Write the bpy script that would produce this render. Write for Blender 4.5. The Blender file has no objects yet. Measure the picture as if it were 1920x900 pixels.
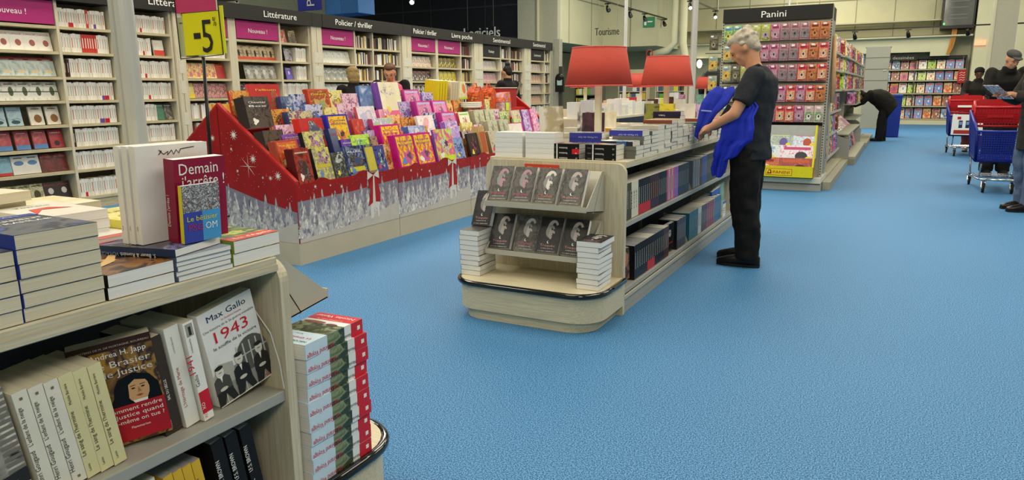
import bpy, math, random
from mathutils import Matrix, Vector
R_ = random.Random(7)
sc = bpy.context.scene
COL = sc.collection
# ------------------------------------------------------------------ camera, light, exposure
cam = bpy.data.objects.new('camera', bpy.data.cameras.new('camera')); COL.objects.link(cam); sc.camera = cam
cam.data.sensor_width = 36; cam.data.lens = 36*1350/1920; cam.data.clip_end = 200; cam.data.clip_start = .02
_c = ((0.88312932, 0.46904779, -0.00876215), (-0.08782719, 0.18365173, 0.97905997), (0.4608351, -0.86386701, 0.20338337))
cam.matrix_world = Matrix.Translation((0, 0, 1.30)) @ Matrix(_c).transposed().to_4x4()
sc.view_settings.view_transform = 'Standard'; sc.view_settings.look = 'None'
sc.view_settings.gamma = 1; sc.view_settings.use_curve_mapping = False; sc.view_settings.exposure = -0.05
world = bpy.data.worlds.new('world'); sc.world = world; world.use_nodes = True
world.node_tree.nodes['Background'].inputs[0].default_value = (1, .97, .88, 1)
world.node_tree.nodes['Background'].inputs[1].default_value = .3

def area(name, loc, sx, sy, power, col=(1, .91, .755), rot=(0, 0, 0)):
    l = bpy.data.lights.new(name, 'AREA'); l.shape = 'RECTANGLE'; l.size = sx; l.size_y = sy; l.energy = power; l.color = col
    o = bpy.data.objects.new(name, l); COL.objects.link(o); o.location = loc; o.rotation_euler = rot
    return o
for i, (x, y, p) in enumerate([(-7, 4, 300), (-2.2, 1.5, 150), (2.5, 4, 215), (-7, 12, 390), (-2.2, 10, 330), (3, 12, 260),
                               (-7, 20, 400), (-1.5, 19, 360), (-3, 26, 320), (2.5, 24, 260), (-14, 12, 90)]):
    area('ceiling_fluorescent', (x, y, 5.6), 2.4, 5.5, p)

for x, y, z, p, rz, tilt in ((1.6, -1.6, 3.6, 75, 30, 52), (-4.6, .2, 4.2, 60, -10, 45), (.4, 5.2, 4.6, 60, 25, 45), (1.8, 13, 4.4, 60, 10, 45), (.6, 23, 4.6, 70, 5, 50)):
    area('fill_flood', (x, y, z), 1.2, .7, p, (1, .9, .74), (math.radians(tilt), 0, math.radians(rz)))  # added fills without fixtures, brightening upright faces turned to the camera

# ------------------------------------------------------------------ materials
def lin(h):
    h = h.lstrip('#'); r = []; h = h if len(h) == 6 else ''.join(c+c for c in h)
    for i in (0, 2, 4):
        c = int(h[i:i+2], 16)/255
        r.append(c/12.92 if c <= .04045 else ((c+.055)/1.055)**2.4)
    return tuple(r)
_M = {}
def mat(h, rough=.5, metal=0., var=.05, ns=18., bump=0., emit=0., trans=0., sheen=0., coat=0.):
    key = (h, rough, metal, var, ns, bump, emit, trans, sheen, coat)
    if key in _M: return _M[key]
    m = bpy.data.materials.new('m_'+h.strip('#')); m.use_nodes = True; nt = m.node_tree; b = nt.nodes['Principled BSDF']
    c = lin(h)
    b.inputs['Roughness'].default_value = rough; b.inputs['Metallic'].default_value = metal
    b.inputs['Specular IOR Level'].default_value = .5 if (coat or metal or rough < .25) else .28
    if coat: b.inputs['Coat Weight'].default_value = coat
    if trans: b.inputs['Transmission Weight'].default_value = trans; b.inputs['IOR'].default_value = 1.1
    if sheen: b.inputs['Sheen Weight'].default_value = sheen
    if emit:
        b.inputs['Emission Color'].default_value = (*c, 1); b.inputs['Emission Strength'].default_value = emit
    tc = nt.nodes.new('ShaderNodeTexCoord'); n = nt.nodes.new('ShaderNodeTexNoise'); n.inputs['Scale'].default_value = ns; n.inputs['Detail'].default_value = 3
    nt.links.new(tc.outputs['Object'], n.inputs['Vector'])
    r = nt.nodes.new('ShaderNodeValToRGB'); e = r.color_ramp.elements
    e[0].position = .3; e[1].position = .7
    e[0].color = (*[x*(1-var) for x in c], 1); e[1].color = (*[min(1, x*(1+var)) for x in c], 1)
    nt.links.new(n.outputs['Fac'], r.inputs['Fac']); nt.links.new(r.outputs['Color'], b.inputs['Base Color'])
    if bump:
        bp = nt.nodes.new('ShaderNodeBump'); bp.inputs['Strength'].default_value = bump; bp.inputs['Distance'].default_value = .01
        nt.links.new(n.outputs['Fac'], bp.inputs['Height']); nt.links.new(bp.outputs['Normal'], b.inputs['Normal'])
    _M[key] = m
    return m
def streak(h1, h2, sx, sy, sz, rough=.5, scale=6., bump=0.):
    key = ('s', h1, h2, sx, sy, sz, rough, scale)
    if key in _M: return _M[key]
    m = bpy.data.materials.new('m_streak'); m.use_nodes = True; nt = m.node_tree; b = nt.nodes['Principled BSDF']
    b.inputs['Roughness'].default_value = rough
    tc = nt.nodes.new('ShaderNodeTexCoord'); mp = nt.nodes.new('ShaderNodeMapping'); mp.inputs['Scale'].default_value = (sx, sy, sz)
    n = nt.nodes.new('ShaderNodeTexNoise'); n.inputs['Scale'].default_value = scale; n.inputs['Detail'].default_value = 5
    nt.links.new(tc.outputs['Object'], mp.inputs['Vector']); nt.links.new(mp.outputs['Vector'], n.inputs['Vector'])
    r = nt.nodes.new('ShaderNodeValToRGB'); e = r.color_ramp.elements; e[0].position = .35; e[1].position = .65
    e[0].color = (*lin(h1), 1); e[1].color = (*lin(h2), 1)
    nt.links.new(n.outputs['Fac'], r.inputs['Fac']); nt.links.new(r.outputs['Color'], b.inputs['Base Color'])
    if bump:
        bp = nt.nodes.new('ShaderNodeBump'); bp.inputs['Strength'].default_value = bump; bp.inputs['Distance'].default_value = .002
        nt.links.new(n.outputs['Fac'], bp.inputs['Height']); nt.links.new(bp.outputs['Normal'], b.inputs['Normal'])
    _M[key] = m
    return m
def art(cols, scale=14., seed=0., rough=.32, kind='noise', stretch=(1, 1, 1)):
    key = ('a', tuple(cols), scale, seed, rough, kind, stretch)
    if key in _M: return _M[key]
    m = bpy.data.materials.new('m_art'); m.use_nodes = True; nt = m.node_tree; b = nt.nodes['Principled BSDF']
    b.inputs['Roughness'].default_value = rough
    tc = nt.nodes.new('ShaderNodeTexCoord'); mp = nt.nodes.new('ShaderNodeMapping')
    mp.inputs['Location'].default_value = (seed*1.7, seed*.9, seed*2.3); mp.inputs['Scale'].default_value = stretch
    nt.links.new(tc.outputs['Object'], mp.inputs['Vector'])
    if kind == 'vor':
        n = nt.nodes.new('ShaderNodeTexVoronoi'); n.inputs['Scale'].default_value = scale
        sep = nt.nodes.new('ShaderNodeSeparateColor'); nt.links.new(n.outputs['Color'], sep.inputs['Color']); out = sep.outputs['Red']
        lo, hi = .0, 1.
    else:
        n = nt.nodes.new('ShaderNodeTexNoise'); n.inputs['Scale'].default_value = scale; n.inputs['Detail'].default_value = 2.5; n.inputs['Distortion'].default_value = 1.2
        out = n.outputs['Fac']; lo, hi = .3, .7
    nt.links.new(mp.outputs['Vector'], n.inputs['Vector'])
    r = nt.nodes.new('ShaderNodeValToRGB'); r.color_ramp.interpolation = 'CONSTANT' if kind == 'vor' else 'EASE'
    e = r.color_ramp.elements; k = len(cols)
    while len(e) < k: e.new(.5)
    for i, h in enumerate(cols):
        e[i].position = lo+(hi-lo)*(i/(k if kind == 'vor' else max(1, k-1))); e[i].color = (*lin(h), 1)
    nt.links.new(out, r.inputs['Fac']); nt.links.new(r.outputs['Color'], b.inputs['Base Color'])
    _M[key] = m
    return m
WOOD = streak('#bcb298', '#d1c8ae', 30, 30, 1.2, .45)          # grain along z
WOODY = streak('#b8ae94', '#cfc7ad', 30, 1.2, 30, .45)         # grain along y
WOODX = streak('#c3b899', '#d8cdae', 1.2, 30, 30, .4)
SHELFW = streak('#ada07c', '#c2b692', 20, 1.5, 20, .5)
METAL = mat('#bab5a4', .45, .1, .02)
GREYM = mat('#a5a49c', .45, .1, .03)
BLUEGREY = mat('#5d6178', .5, .1, .03)
BLACK = mat('#111010', .3, 0, .1)
BLACKP = mat('#0b0b0b', .12, 0, .0, coat=.5)
PAGE = streak('#cfcabc', '#e4e0d4', 1.5, 1.5, 260, .8, 4.)
PAGEW = streak('#e0dfdb', '#f0efec', 1.5, 1.5, 260, .8, 4.)
def pages_axis(c1='#cbc6b6', c2='#e2ded2'):                     # books stand or lie: page lines run across the thickness (local y)
    return streak(c1, c2, 1.2, 300, 1.2, .8, 3.)
PG = pages_axis(); PGW = pages_axis('#d9d8d4', '#efeeea'); PGY = pages_axis('#c4baa0', '#dcd4bd'); PGG = pages_axis('#8f9090', '#a8a8a6')
WHITE = mat('#eceae4', .45, 0, .02); RED = mat('#c5202a', .4, 0, .05)
CHROME = mat('#c9c9c9', .18, 1, .02)
DARKM = mat('#17181a', .6, 0, .1)

# ------------------------------------------------------------------ mesh builder
_T = {}
def text_data(s):
    if s in _T: return _T[s]
    cu = bpy.data.curves.new('t', 'FONT'); cu.body = s; cu.resolution_u = 2; cu.size = 1
    o = bpy.data.objects.new('t', cu); COL.objects.link(o)
    me = bpy.data.meshes.new_from_object(o, depsgraph=bpy.context.evaluated_depsgraph_get())
    v = [(p.co.x, p.co.y) for p in me.vertices]; f = [tuple(p.vertices) for p in me.polygons]
    bpy.data.objects.remove(o); bpy.data.meshes.remove(me); bpy.data.curves.remove(cu)
    xs = [a[0] for a in v] or [0]; ys = [a[1] for a in v] or [0]
    _T[s] = (v, f, min(xs), max(xs), min(ys), max(ys))
    return _T[s]
class MB:
    def __init__(s): s.v = []; s.f = []; s.mi = []; s.ms = []; s.X = Matrix(); s.sm = []
    def k(s, m):
        if m not in s.ms: s.ms.append(m)
        return s.ms.index(m)
    def add(s, vs, fs, m, smooth=False):
        n = len(s.v); k = s.k(m)
        s.v += [tuple(s.X @ Vector(p)) for p in vs]
        for f in fs: s.f.append(tuple(i+n for i in f)); s.mi.append(k); s.sm.append(smooth)
        return s
    def box(s, x0, y0, z0, x1, y1, z1, m, faces=None):
        v = [(x0, y0, z0), (x1, y0, z0), (x1, y1, z0), (x0, y1, z0), (x0, y0, z1), (x1, y0, z1), (x1, y1, z1), (x0, y1, z1)]
        F = dict(b=(0, 3, 2, 1), t=(4, 5, 6, 7), f=(0, 1, 5, 4), k=(2, 3, 7, 6), l=(3, 0, 4, 7), r=(1, 2, 6, 5))
        if isinstance(m, dict):
            for kf, f in F.items(): s.add([v[i] for i in f], [(0, 1, 2, 3)], m.get(kf, m['*']))
        else: s.add(v, list(F.values()) if not faces else [F[c] for c in faces], m)
        return s
    def quad(s, a, b, c, d, m): return s.add([a, b, c, d], [(0, 1, 2, 3)], m)
    def prism(s, pts, ax, a0, a1, m, m2=None):
        def P(p, a): return (a, p[0], p[1]) if ax == 'x' else ((p[0], a, p[1]) if ax == 'y' else (p[0], p[1], a))
        n = len(pts)
        s.add([P(p, a0) for p in pts]+[P(p, a1) for p in pts], [tuple(range(n))[::-1], tuple(range(n, 2*n))]+[], m)
        s.add([P(p, a0) for p in pts]+[P(p, a1) for p in pts], [(i, (i+1) % n, (i+1) % n+n, i+n) for i in range(n)], m2 or m)
        return s
    def tube(s, pts, r, m, n=8, caps=True):
        pts = [Vector(p) for p in pts]; rs = r if isinstance(r, (list, tuple)) else [r]*len(pts); vs = []; fs = []
        for i, p in enumerate(pts):
            d = (pts[min(i+1, len(pts)-1)]-pts[max(i-1, 0)]).normalized()
            u = d.orthogonal().normalized() if i == 0 else (u-d*u.dot(d)).normalized(); w = d.cross(u)
            for j in range(n):
                a = 2*math.pi*j/n; vs.append(p+(u*math.cos(a)+w*math.sin(a))*rs[i])
        for i in range(len(pts)-1):
            for j in range(n): fs.append((i*n+j, i*n+(j+1) % n, (i+1)*n+(j+1) % n, (i+1)*n+j))
        if caps: fs += [tuple(range(n))[::-1], tuple(range((len(pts)-1)*n, len(pts)*n))]
        return s.add(vs, fs, m, n > 6)
    def lathe(s, pr, m, n=24, c=(0, 0), caps=True):
        return s.tube([(c[0], c[1], z+i*1e-6) for i, (r, z) in enumerate(pr)], [r for r, z in pr], m, n, caps)
    def ell(s, c, r, m, n=12, rot=None):
        vs = []; fs = []; rot = rot or Matrix.Identity(3); c = Vector(c); h = n//2+1
        for i in range(h+1):
            t = math.pi*i/h
            for j in range(n):
                a = 2*math.pi*j/n; vs.append(c+rot @ Vector((r[0]*math.sin(t)*math.cos(a), r[1]*math.sin(t)*math.sin(a), r[2]*math.cos(t))))
        for i in range(h):
            for j in range(n): fs.append((i*n+j, (i+1)*n+j, (i+1)*n+(j+1) % n, i*n+(j+1) % n))
        return s.add(vs, fs, m, True)
    def loft(s, rings, m, n=20, caps=True):           # ring = centre, half axis u, half axis v
        vs = []; fs = []
        for c, u, w in rings:
            c, u, w = Vector(c), Vector(u), Vector(w)
            for j in range(n): a = 2*math.pi*j/n; vs.append(c+u*math.cos(a)+w*math.sin(a))
        for i in range(len(rings)-1):
            for j in range(n): fs.append((i*n+j, i*n+(j+1) % n, (i+1)*n+(j+1) % n, (i+1)*n+j))
        if caps: fs += [tuple(range(n))[::-1], tuple(range((len(rings)-1)*n, len(rings)*n))]
        return s.add(vs, fs, m, True)
    def poly(s, pts, m): return s.add(pts, [tuple(range(len(pts)))], m)
    def disc(s, c, ru, rv, m, n=14):                  # ellipse from centre and two half-axis vectors
        c, ru, rv = Vector(c), Vector(ru), Vector(rv)
        return s.poly([c+ru*math.cos(2*math.pi*j/n)+rv*math.sin(2*math.pi*j/n) for j in range(n)], m)
    def text(s, t, O, r, u, size, m, al='c', w=None, hs=None):
        v, f, x0, x1, y0, y1 = text_data(t)
        O, r, u = Vector(O), Vector(r), Vector(u); k = size; kx = size if not w else w/(x1-x0)
        off = {'c': (x0+x1)/2, 'l': x0, 'r': x1}[al]
        return s.add([O+r*((a-off)*kx)+u*(b*k) for a, b in v], f, m)
    def build(s, name, parent=None, bevel=0, loc=None):
        me = bpy.data.meshes.new(name); me.from_pydata(s.v, [], s.f)
        for m in s.ms: me.materials.append(m)
        me.polygons.foreach_set('material_index', s.mi); me.polygons.foreach_set('use_smooth', s.sm); me.update()
        o = bpy.data.objects.new(name, me); COL.objects.link(o)
        if parent: o.parent = parent
        if loc: o.location = loc
        if bevel:
            b = o.modifiers.new('b', 'BEVEL'); b.width = bevel; b.segments = 2; b.limit_method = 'ANGLE'; b.angle_limit = .8
        return o
def tag(o, label=None, cat=None, group=None, kind=None):
    if label: o['label'] = label
    if cat: o['category'] = cat
    if group: o['group'] = group
    if kind: o['kind'] = kind
    return o
def empty(name, loc=(0, 0, 0), rz=0, label=None, cat=None, group=None):
    o = bpy.data.objects.new(name, None); COL.objects.link(o); o.location = loc; o.rotation_euler = (0, 0, rz); o.empty_display_size = .1
    return tag(o, label, cat, group)
def structure(o): o['kind'] = 'structure'; return o
def dup(o, parent=None):
    c = o.copy(); COL.objects.link(c); c.parent = parent
    for ch in o.children: dup(ch, c)
    return c
_used = set()
def put(proto, M, label, cat, group=None):
    """first use moves the prototype itself, later uses copy it with its parts"""
    if proto.name in _used: o = dup(proto)
    else: _used.add(proto.name); o = proto
    o.matrix_basis = M
    for k in ('group',):
        if k in o and not group: del o[k]
    return tag(o, label, cat, group)
T = Matrix.Translation
def RZ(a): return Matrix.Rotation(math.radians(a), 4, 'Z')
def RX(a): return Matrix.Rotation(math.radians(a), 4, 'X')
def RY(a): return Matrix.Rotation(math.radians(a), 4, 'Y')
def stand(x, y, z, yaw=0, lean=0, roll=0): return T((x, y, z)) @ RZ(yaw) @ RX(-lean) @ RY(roll)
def flat(x, y, z, yaw, W, H, Tk): return T((x, y, z+Tk/2)) @ RZ(yaw) @ T((0, -H/2, 0)) @ RX(-90)

# ------------------------------------------------------------------ books: upright at the origin, front cover to -y, spine to -x
def book(name, W, H, Tk, front, spine=None, back=None, pg=None, deco=None, parts=True, hard=False):
    spine = spine or front; back = back or front; pg = pg or PG
    w, t = W/2, Tk/2; cb = .0018 if hard else .0007; ov = .003 if hard else .0004
    b = MB()
    b.box(-w, -t, 0, w, -t+cb, H, {'f': front, '*': back if hard else front})
    b.box(-w, t-cb, 0, w, t, H, back)
    b.box(-w, -t+cb, 0, -w+cb*1.5, t-cb, H, spine)
    b.quad((-w-.0002, t, 0), (-w-.0002, -t, 0), (-w-.0002, -t, H), (-w-.0002, t, H), spine)
    if deco: deco(b, w, t, H)
    if parts:
        o = b.build(name)
        p = MB().box(-w+cb*1.5, -t+cb, ov, w-ov, t-cb, H-ov, pg).build('page_block', o)
    else:
        b.box(-w+cb*1.5, -t+cb, ov, w-ov, t-cb, H-ov, pg, 'btr'); o = b.build(name)
    return o
E_ = .0006
def ft(b, t, s, u, v, size, m, al='c', wd=None):      # text on the front cover; u across, v up
    b.text(s, (u, -t-E_*1.6, v), (1, 0, 0), (0, 0, 1), size, m, al, wd)
def fr(b, t, u0, v0, u1, v1, m, e=E_):                # rectangle on the front cover
    b.quad((u0, -t-e, v0), (u1, -t-e, v0), (u1, -t-e, v1), (u0, -t-e, v1), m)
def fd(b, t, u, v, a, c, m, e=E_*1.2, n=16): b.disc((u, -t-e, v), (a, 0, 0), (0, 0, c), m, n)
def fp(b, t, pts, m, e=E_*1.3): b.poly([(p[0], -t-e, p[1]) for p in pts], m)
def st(b, w, s, v, size, m, al='l', wd=None, dy=0):   # spine text reading upwards
    b.text(s, (-w-E_*1.6, dy+size*.36, v), (0, 0, 1), (0, 1, 0), size, m, al, wd)
def sr(b, w, t, v0, v1, m, e=E_): b.quad((-w-e, t, v0), (-w-e, -t, v0), (-w-e, -t, v1), (-w-e, t, v1), m)
INK = mat('#2a2725', .6, 0, 0); WINK = mat('#f0efe8', .5, 0, 0); GOLD = mat('#d8c25a', .4, 0, .05)
YEL = mat('#e8d62a', .4, 0, .03); PINK = mat('#c8287e', .4, 0, .04)

# ------------------------------------------------------------------ the setting
def carpet():
    m = bpy.data.materials.new('m_carpet'); m.use_nodes = True; nt = m.node_tree; b = nt.nodes['Principled BSDF']
    b.inputs['Roughness'].default_value = .62; b.inputs['Specular IOR Level'].default_value = .35
    tc = nt.nodes.new('ShaderNodeTexCoord')
    n = nt.nodes.new('ShaderNodeTexNoise'); n.inputs['Scale'].default_value = 190; n.inputs['Detail'].default_value = 1
    n2 = nt.nodes.new('ShaderNodeTexNoise'); n2.inputs['Scale'].default_value = 1.1; n2.inputs['Detail'].default_value = 3
    nt.links.new(tc.outputs['Object'], n.inputs['Vector']); nt.links.new(tc.outputs['Object'], n2.inputs['Vector'])
    r = nt.nodes.new('ShaderNodeValToRGB'); e = r.color_ramp.elements; e[0].position = .43; e[1].position = .59
    e[0].color = (*lin('#1a5080'), 1); e[1].color = (*lin('#5c9ccc'), 1)
    r2 = nt.nodes.new('ShaderNodeValToRGB'); r2.color_ramp.elements[0].color = (.9, .92, .94, 1); r2.color_ramp.elements[1].color = (1, 1, 1, 1)
    mx = nt.nodes.new('ShaderNodeMix'); mx.data_type = 'RGBA'; mx.blend_type = 'MULTIPLY'; mx.inputs[0].default_value = 1
    nt.links.new(n.outputs['Fac'], r.inputs['Fac']); nt.links.new(n2.outputs['Fac'], r2.inputs['Fac'])
    nt.links.new(r.outputs['Color'], mx.inputs[6]); nt.links.new(r2.outputs['Color'], mx.inputs[7]); nt.links.new(mx.outputs[2], b.inputs['Base Color'])
    bp = nt.nodes.new('ShaderNodeBump'); bp.inputs['Strength'].default_value = .25; bp.inputs['Distance'].default_value = .003
    nt.links.new(n.outputs['Fac'], bp.inputs['Height']); nt.links.new(bp.outputs['Normal'], b.inputs['Normal'])
    return m
CREAM = mat('#c9c6a4', .6, 0, .03, 3); CREAM2 = mat('#b7b494', .6, 0, .03, 3); SEAM = mat('#8f8d74', .7, 0, .02); WALLB = mat('#1c1c24', .5, 0, .15, 4)
structure(MB().box(-19, -4, -.1, 8, 30, 0, carpet()).build('floor'))
structure(MB().box(-19, -4, 6.2, 8, 30, 6.3, mat('#cfccb4', .7)).build('ceiling'))
structure(MB().box(-19.1, -4, 0, -19, 30, 6.2, CREAM).build('wall_left'))
structure(MB().box(8, -4, 0, 8.1, 30, 6.2, CREAM).build('wall_right'))
structure(MB().box(-19, -4.1, 0, 8, -4, 6.2, CREAM).build('wall_front'))
wb = MB().box(-19, 30, 0, 8, 30.1, 6.2, CREAM)
for x in [i*1.25-18 for i in range(21)]: wb.box(x, 29.985, 2.9, x+.02, 30, 6.2, SEAM)
for z in (3.05, 3.55, 4.4): wb.box(-19, 29.97, z, 8, 30, z+.03, SEAM)
structure(wb.build('wall_back'))
# cream bulkhead above the comics recess and its side pier
structure(MB().box(-9.0, 29.2, 2.47, .72, 29.95, 2.95, CREAM).box(.72, 29.2, 2.33, 1.3, 29.95, 2.95, CREAM).build('trim_bulkhead'))
structure(MB().box(1.95, 28.9, 0, 3.6, 29.95, 6.1, CREAM).build('wall_pier'))
structure(MB().box(-9.0, 29.0, 2.95, 1.9, 29.95, 3.0, CREAM2).box(-9, 29.15, 3.5, 1.9, 29.95, 3.54, CREAM2).build('trim_ledge'))
structure(MB().box(1.55, 18.6, 0, 1.98, 19.1, 6.15, mat('#aeac99', .6, 0, .03)).box(1.54, 18.59, 0, 1.58, 18.63, 6.15, CREAM).build('wall_column'))
# black partition with hanging lettering behind the long bookcase
bw = MB().box(-18.9, 22, 0, -11.42, 22.2, 6.1, WALLB)
for z in (3.0, 4.05): bw.box(-18.9, 21.985, z, -11.42, 22, z+.05, mat('#34343c', .5))
for x in (-18.3, -16.1, -14.9, -12.7): bw.box(x, 21.98, 0, x+.03, 22, 6.1, mat('#34343c', .5))
structure(bw.build('wall_black'))
wc = MB().box(-11.4, 21.9, 0, -10.7, 22.3, 6.1, mat('#b5b49e', .6)).box(-10.7, 22.1, 0, -10.05, 22.3, 6.1, mat('#adac96', .6))
wc.box(-10.75, 21.89, 0, -10.69, 21.93, 6.1, SEAM)
structure(wc.build('wall_cream_pier'))
# cream overhang carrying the hanging lettering
oh = MB().box(-12.5, 22.31, 2.84, -10.05, 26.2, 6.1, CREAM).box(-12.5, 26.2, 2.84, -8.0, 29.95, 6.1, CREAM)
for y in (23.0, 25.0): oh.box(-10.06, y, 2.84, -10.035, y+.03, 6.1, SEAM)
oh.box(-10.06, 22.31, 4.3, -10.03, 26.2, 4.33, SEAM).box(-9.0, 26.17, 2.84, -8.97, 26.2, 6.1, SEAM)
structure(oh.build('wall_overhang'))
structure(MB().box(-12.6, 22.35, 0, -12.5, 29.95, 2.8, CREAM2).build('wall_recess'))
# opening with a door in the back wall
structure(MB().box(-7.9, 29.93, 0, -6.2, 29.99, 2.5, mat('#a3a68a', .5)).box(-6.0, 29.9, 0, -5.0, 29.99, 2.5, mat('#d5d2ae', .5)).build('door_1'))
dl = MB().ell((0, 0, 0), (.1, .08, .16), mat('#fff4d8', .4, 0, 0, 18, 0, 9.)).build('wall_lamp', None, 0, (-7.1, 29.0, 2.25))
MB().box(-.02, 0, -.03, .02, .86, .03, CREAM).build('bracket', dl)
tag(dl, 'small glowing white wall lamp beside the far doorway', 'lamp')

def hanging_text(s, name, O, r, u, size, w, m, lab, wires):
    b = MB(); n = Vector(r).cross(Vector(u))
    for k in (0, .03): b.text(s, Vector(O)+n*k, r, u, size, m, 'l', w)
    for q in wires: b.tube([q, (q[0], q[1], 6.15)], .006, mat('#8a8878', .5), 4)
    return tag(b.build(name), lab, 'sign')
hanging_text('Logiciels', 'hanging_sign', (-13.35, 21.7, 3.05), (1, 0, 0), (0, 0, 1), .48, 1.4, WINK, 'white software aisle lettering in front of the black wall', [(-13.2, 21.7, 3.3), (-12.2, 21.7, 3.4)])
hanging_text('Tourisme', 'hanging_sign', (-7.2, 18.2, 2.68), (1, 0, 0), (0, 0, 1), .27, .66, mat('#4a4a3c', .4), 'dark letters reading Tourisme hanging from thin wires', [(-7.1, 18.2, 2.86), (-6.6, 18.2, 2.86)])
# blue banner and blue box above the bookcase
b = MB().box(-12.95, 13.5, 3.2, -12.25, 13.56, 4.6, mat('#3a3f9c', .5)); b.text('Promo', (-12.42, 13.49, 3.3), (0, 0, 1), (-1, 0, 0), .34, WINK, 'l')
tag(b.build('hanging_banner'), 'indigo banner with pale vertical lettering above the bookcase', 'banner')
b = MB().box(-12.2, 13.6, 3.08, -11.72, 14.2, 4.6, mat('#3f76b4', .5)).box(-11.72, 13.6, 3.08, -11.2, 14.2, 4.6, mat('#3a6eaa', .5)).box(-12.1, 13.58, 3.45, -11.95, 13.6, 3.6, WINK)
tag(b.build('hanging_box_sign', None, .01), 'plain blue box sign with small white note above bookcase', 'sign')
b = MB()
for i in range(3): b.box(-15.9+i*1.05, 11.5, 3.2, -14.9+i*1.05, 11.56, 4.4, mat('#3d3f3c', .25)).box(-15.9+i*1.05, 11.48, 3.18, -14.9+i*1.05, 11.58, 3.23, METAL)
tag(b.build('glazed_screen'), 'dark glazed screen panels above the first bookcase header', 'screen')
# white hanging boards in the dark zone
for x0, lab in ((-11.6, 'white hanging board left of the dark zone above bookcase'), (-10.1, 'smaller white hanging board nearer the spotlight above bookcase')):
    b = MB().box(x0, 12.6, 3.62, x0+.7, 12.65, 4.4, mat('#b5b5a4', .5)).tube([(x0+.1, 12.62, 4.4), (x0+.1, 12.62, 6.1)], .005, METAL, 4).tube([(x0+.6, 12.62, 4.4), (x0+.6, 12.62, 6.1)], .005, METAL, 4)
    tag(b.build('hanging_board'), lab, 'board')
# wall box for network gear, pipes, exit sign
b = MB().box(.95, 28.95, 3.2, 1.9, 29.94, 4.35, mat('#23241e', .4)).box(1.0, 28.93, 3.27, 1.85, 28.95, 4.3, mat('#2f332c', .15))
for z in (3.5, 3.62, 3.85, 4.05): b.box(1.1, 28.92, z, 1.7, 28.93, z+.03, mat('#6b7268', .3))
b.box(1.0, 28.915, 3.33, 1.05, 28.93, 3.38, mat('#30e050', .4, 0, 0, 18, 0, 4.))
o = b.build('network_cabinet', None, .01); tag(o, 'black glass-fronted network cabinet high on back wall', 'cabinet')
b = MB()
for i in range(5): b.tube([(1.3+i*.03, 29.1, 3.2), (1.3+i*.03, 29.08, 2.95), (1.25+i*.03, 29.12, 2.6), (1.2+i*.02, 29.14, 2.38)], .012, mat('#c98a3a', .5), 6)
tag(b.build('cable_bundle'), 'orange and pale cables running down from network cabinet', 'cable')
b = MB().tube([(-7.25, 25.9, 6.1), (-7.25, 25.9, 2.9), (-7.5, 25.9, 2.65), (-8.1, 26.0, 2.5)], .13, CREAM, 12)
tag(b.build('ventilation_duct'), 'pale round duct bending left under the overhang', 'duct')
b = MB().tube([(-6.95, 25.9, 6.1), (-6.95, 25.9, 2.9), (-6.85, 25.95, 2.3), (-6.8, 26.0, 1.9)], .13, CREAM, 12)
tag(b.build('ventilation_duct'), 'pale round duct dropping straight beside bending one', 'duct')
b = MB().box(-8.5, 26.14, 3.5, -8.08, 26.195, 3.84, mat('#3c8a5e', .4)); b.box(-8.45, 26.13, 3.56, -8.37, 26.14, 3.78, WINK).box(-8.33, 26.13, 3.66, -8.15, 26.14, 3.7, WINK)
tag(b.build('exit_sign'), 'green emergency exit sign high on cream wall', 'sign')

# ceiling tracks with spotlights
def track(p0, p1, lab):
    tag(MB().tube([p0, p1], .03, BLACK, 4).tube([p0, (p0[0], p0[1], 6.15)], .012, METAL, 4).tube([p1, (p1[0], p1[1], 6.15)], .012, METAL, 4).build('light_track'), lab, 'track')
LENS = mat('#fff6e0', .3, 0, 0, 18, 0, 12.)
def spotlight(p, d, lab, on=True):
    d = Vector(d).normalized(); p = Vector(p)
    o = MB().box(-.09, -.03, -.03, .09, .03, 0, BLACK).tube([(0, 0, -.02), (0, 0, -.09)], .012, BLACK, 6).build('spotlight', None, 0, p)
    tag(o, lab, 'spotlight', 'spotlights on ceiling tracks')
    c = Vector((0, 0, -.15))
    MB().tube([c-d*.1, c-d*.02, c, c+d*.1], [.035, .055, .06, .065], BLACK, 12).build('housing', o)
    MB().tube([c+d*.101, c+d*.106], .05, LENS if on else mat('#55554c', .3), 12).build('lens', o)
    return o
track((-7.88, 18, 3.82), (-7.88, 27, 3.82), 'thin black track above the hanging Tourisme letters')
for i, y in enumerate((20.9, 22.9, 24.4, 26.7)): spotlight((-7.88, y, 3.79), (.5, -.5, -.8), 'unlit black spotlight on the track, '+('first', 'second', 'third', 'last')[i]+' from the near end', False)
track((-5.63, 17, 3.82), (-5.63, 25.2, 3.82), 'short black track left of the Panini header')
for i, (y, nm) in enumerate(((18.0, 'nearest'), (21.6, 'middle'), (24.8, 'farthest'))): spotlight((-5.63, y, 3.79), (.3, -.7, -.6), 'lit black spotlight on short track, '+nm+' of three', True)
track((-3.4, 27, 3.14), (4.5, 27, 3.14), 'long black track crossing the back wall above the comics')
for x, lab in ((-1.55, 'black spotlight on long track over the grey end panel'), (.0, 'black spotlight on long track above comics header'), (1.62, 'black spotlight on long track beside the pale column')):
    spotlight((x, 27, 3.1), (.2, .5, -.8), lab, False)
track((-11.1, 14.3, 3.52), (-3.6, 14.3, 3.52), 'black track crossing in front of the black wall')
for x, lab in ((-10.18, 'lit spotlight hanging in front of the black wall, left one'), (-8.25, 'lit spotlight hanging in front of black wall, middle one'), (-6.0, 'lit spotlight hanging by the cream pier')):
    spotlight((x, 14.3, 3.5), (.4, -.8, -.5), lab)

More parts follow.
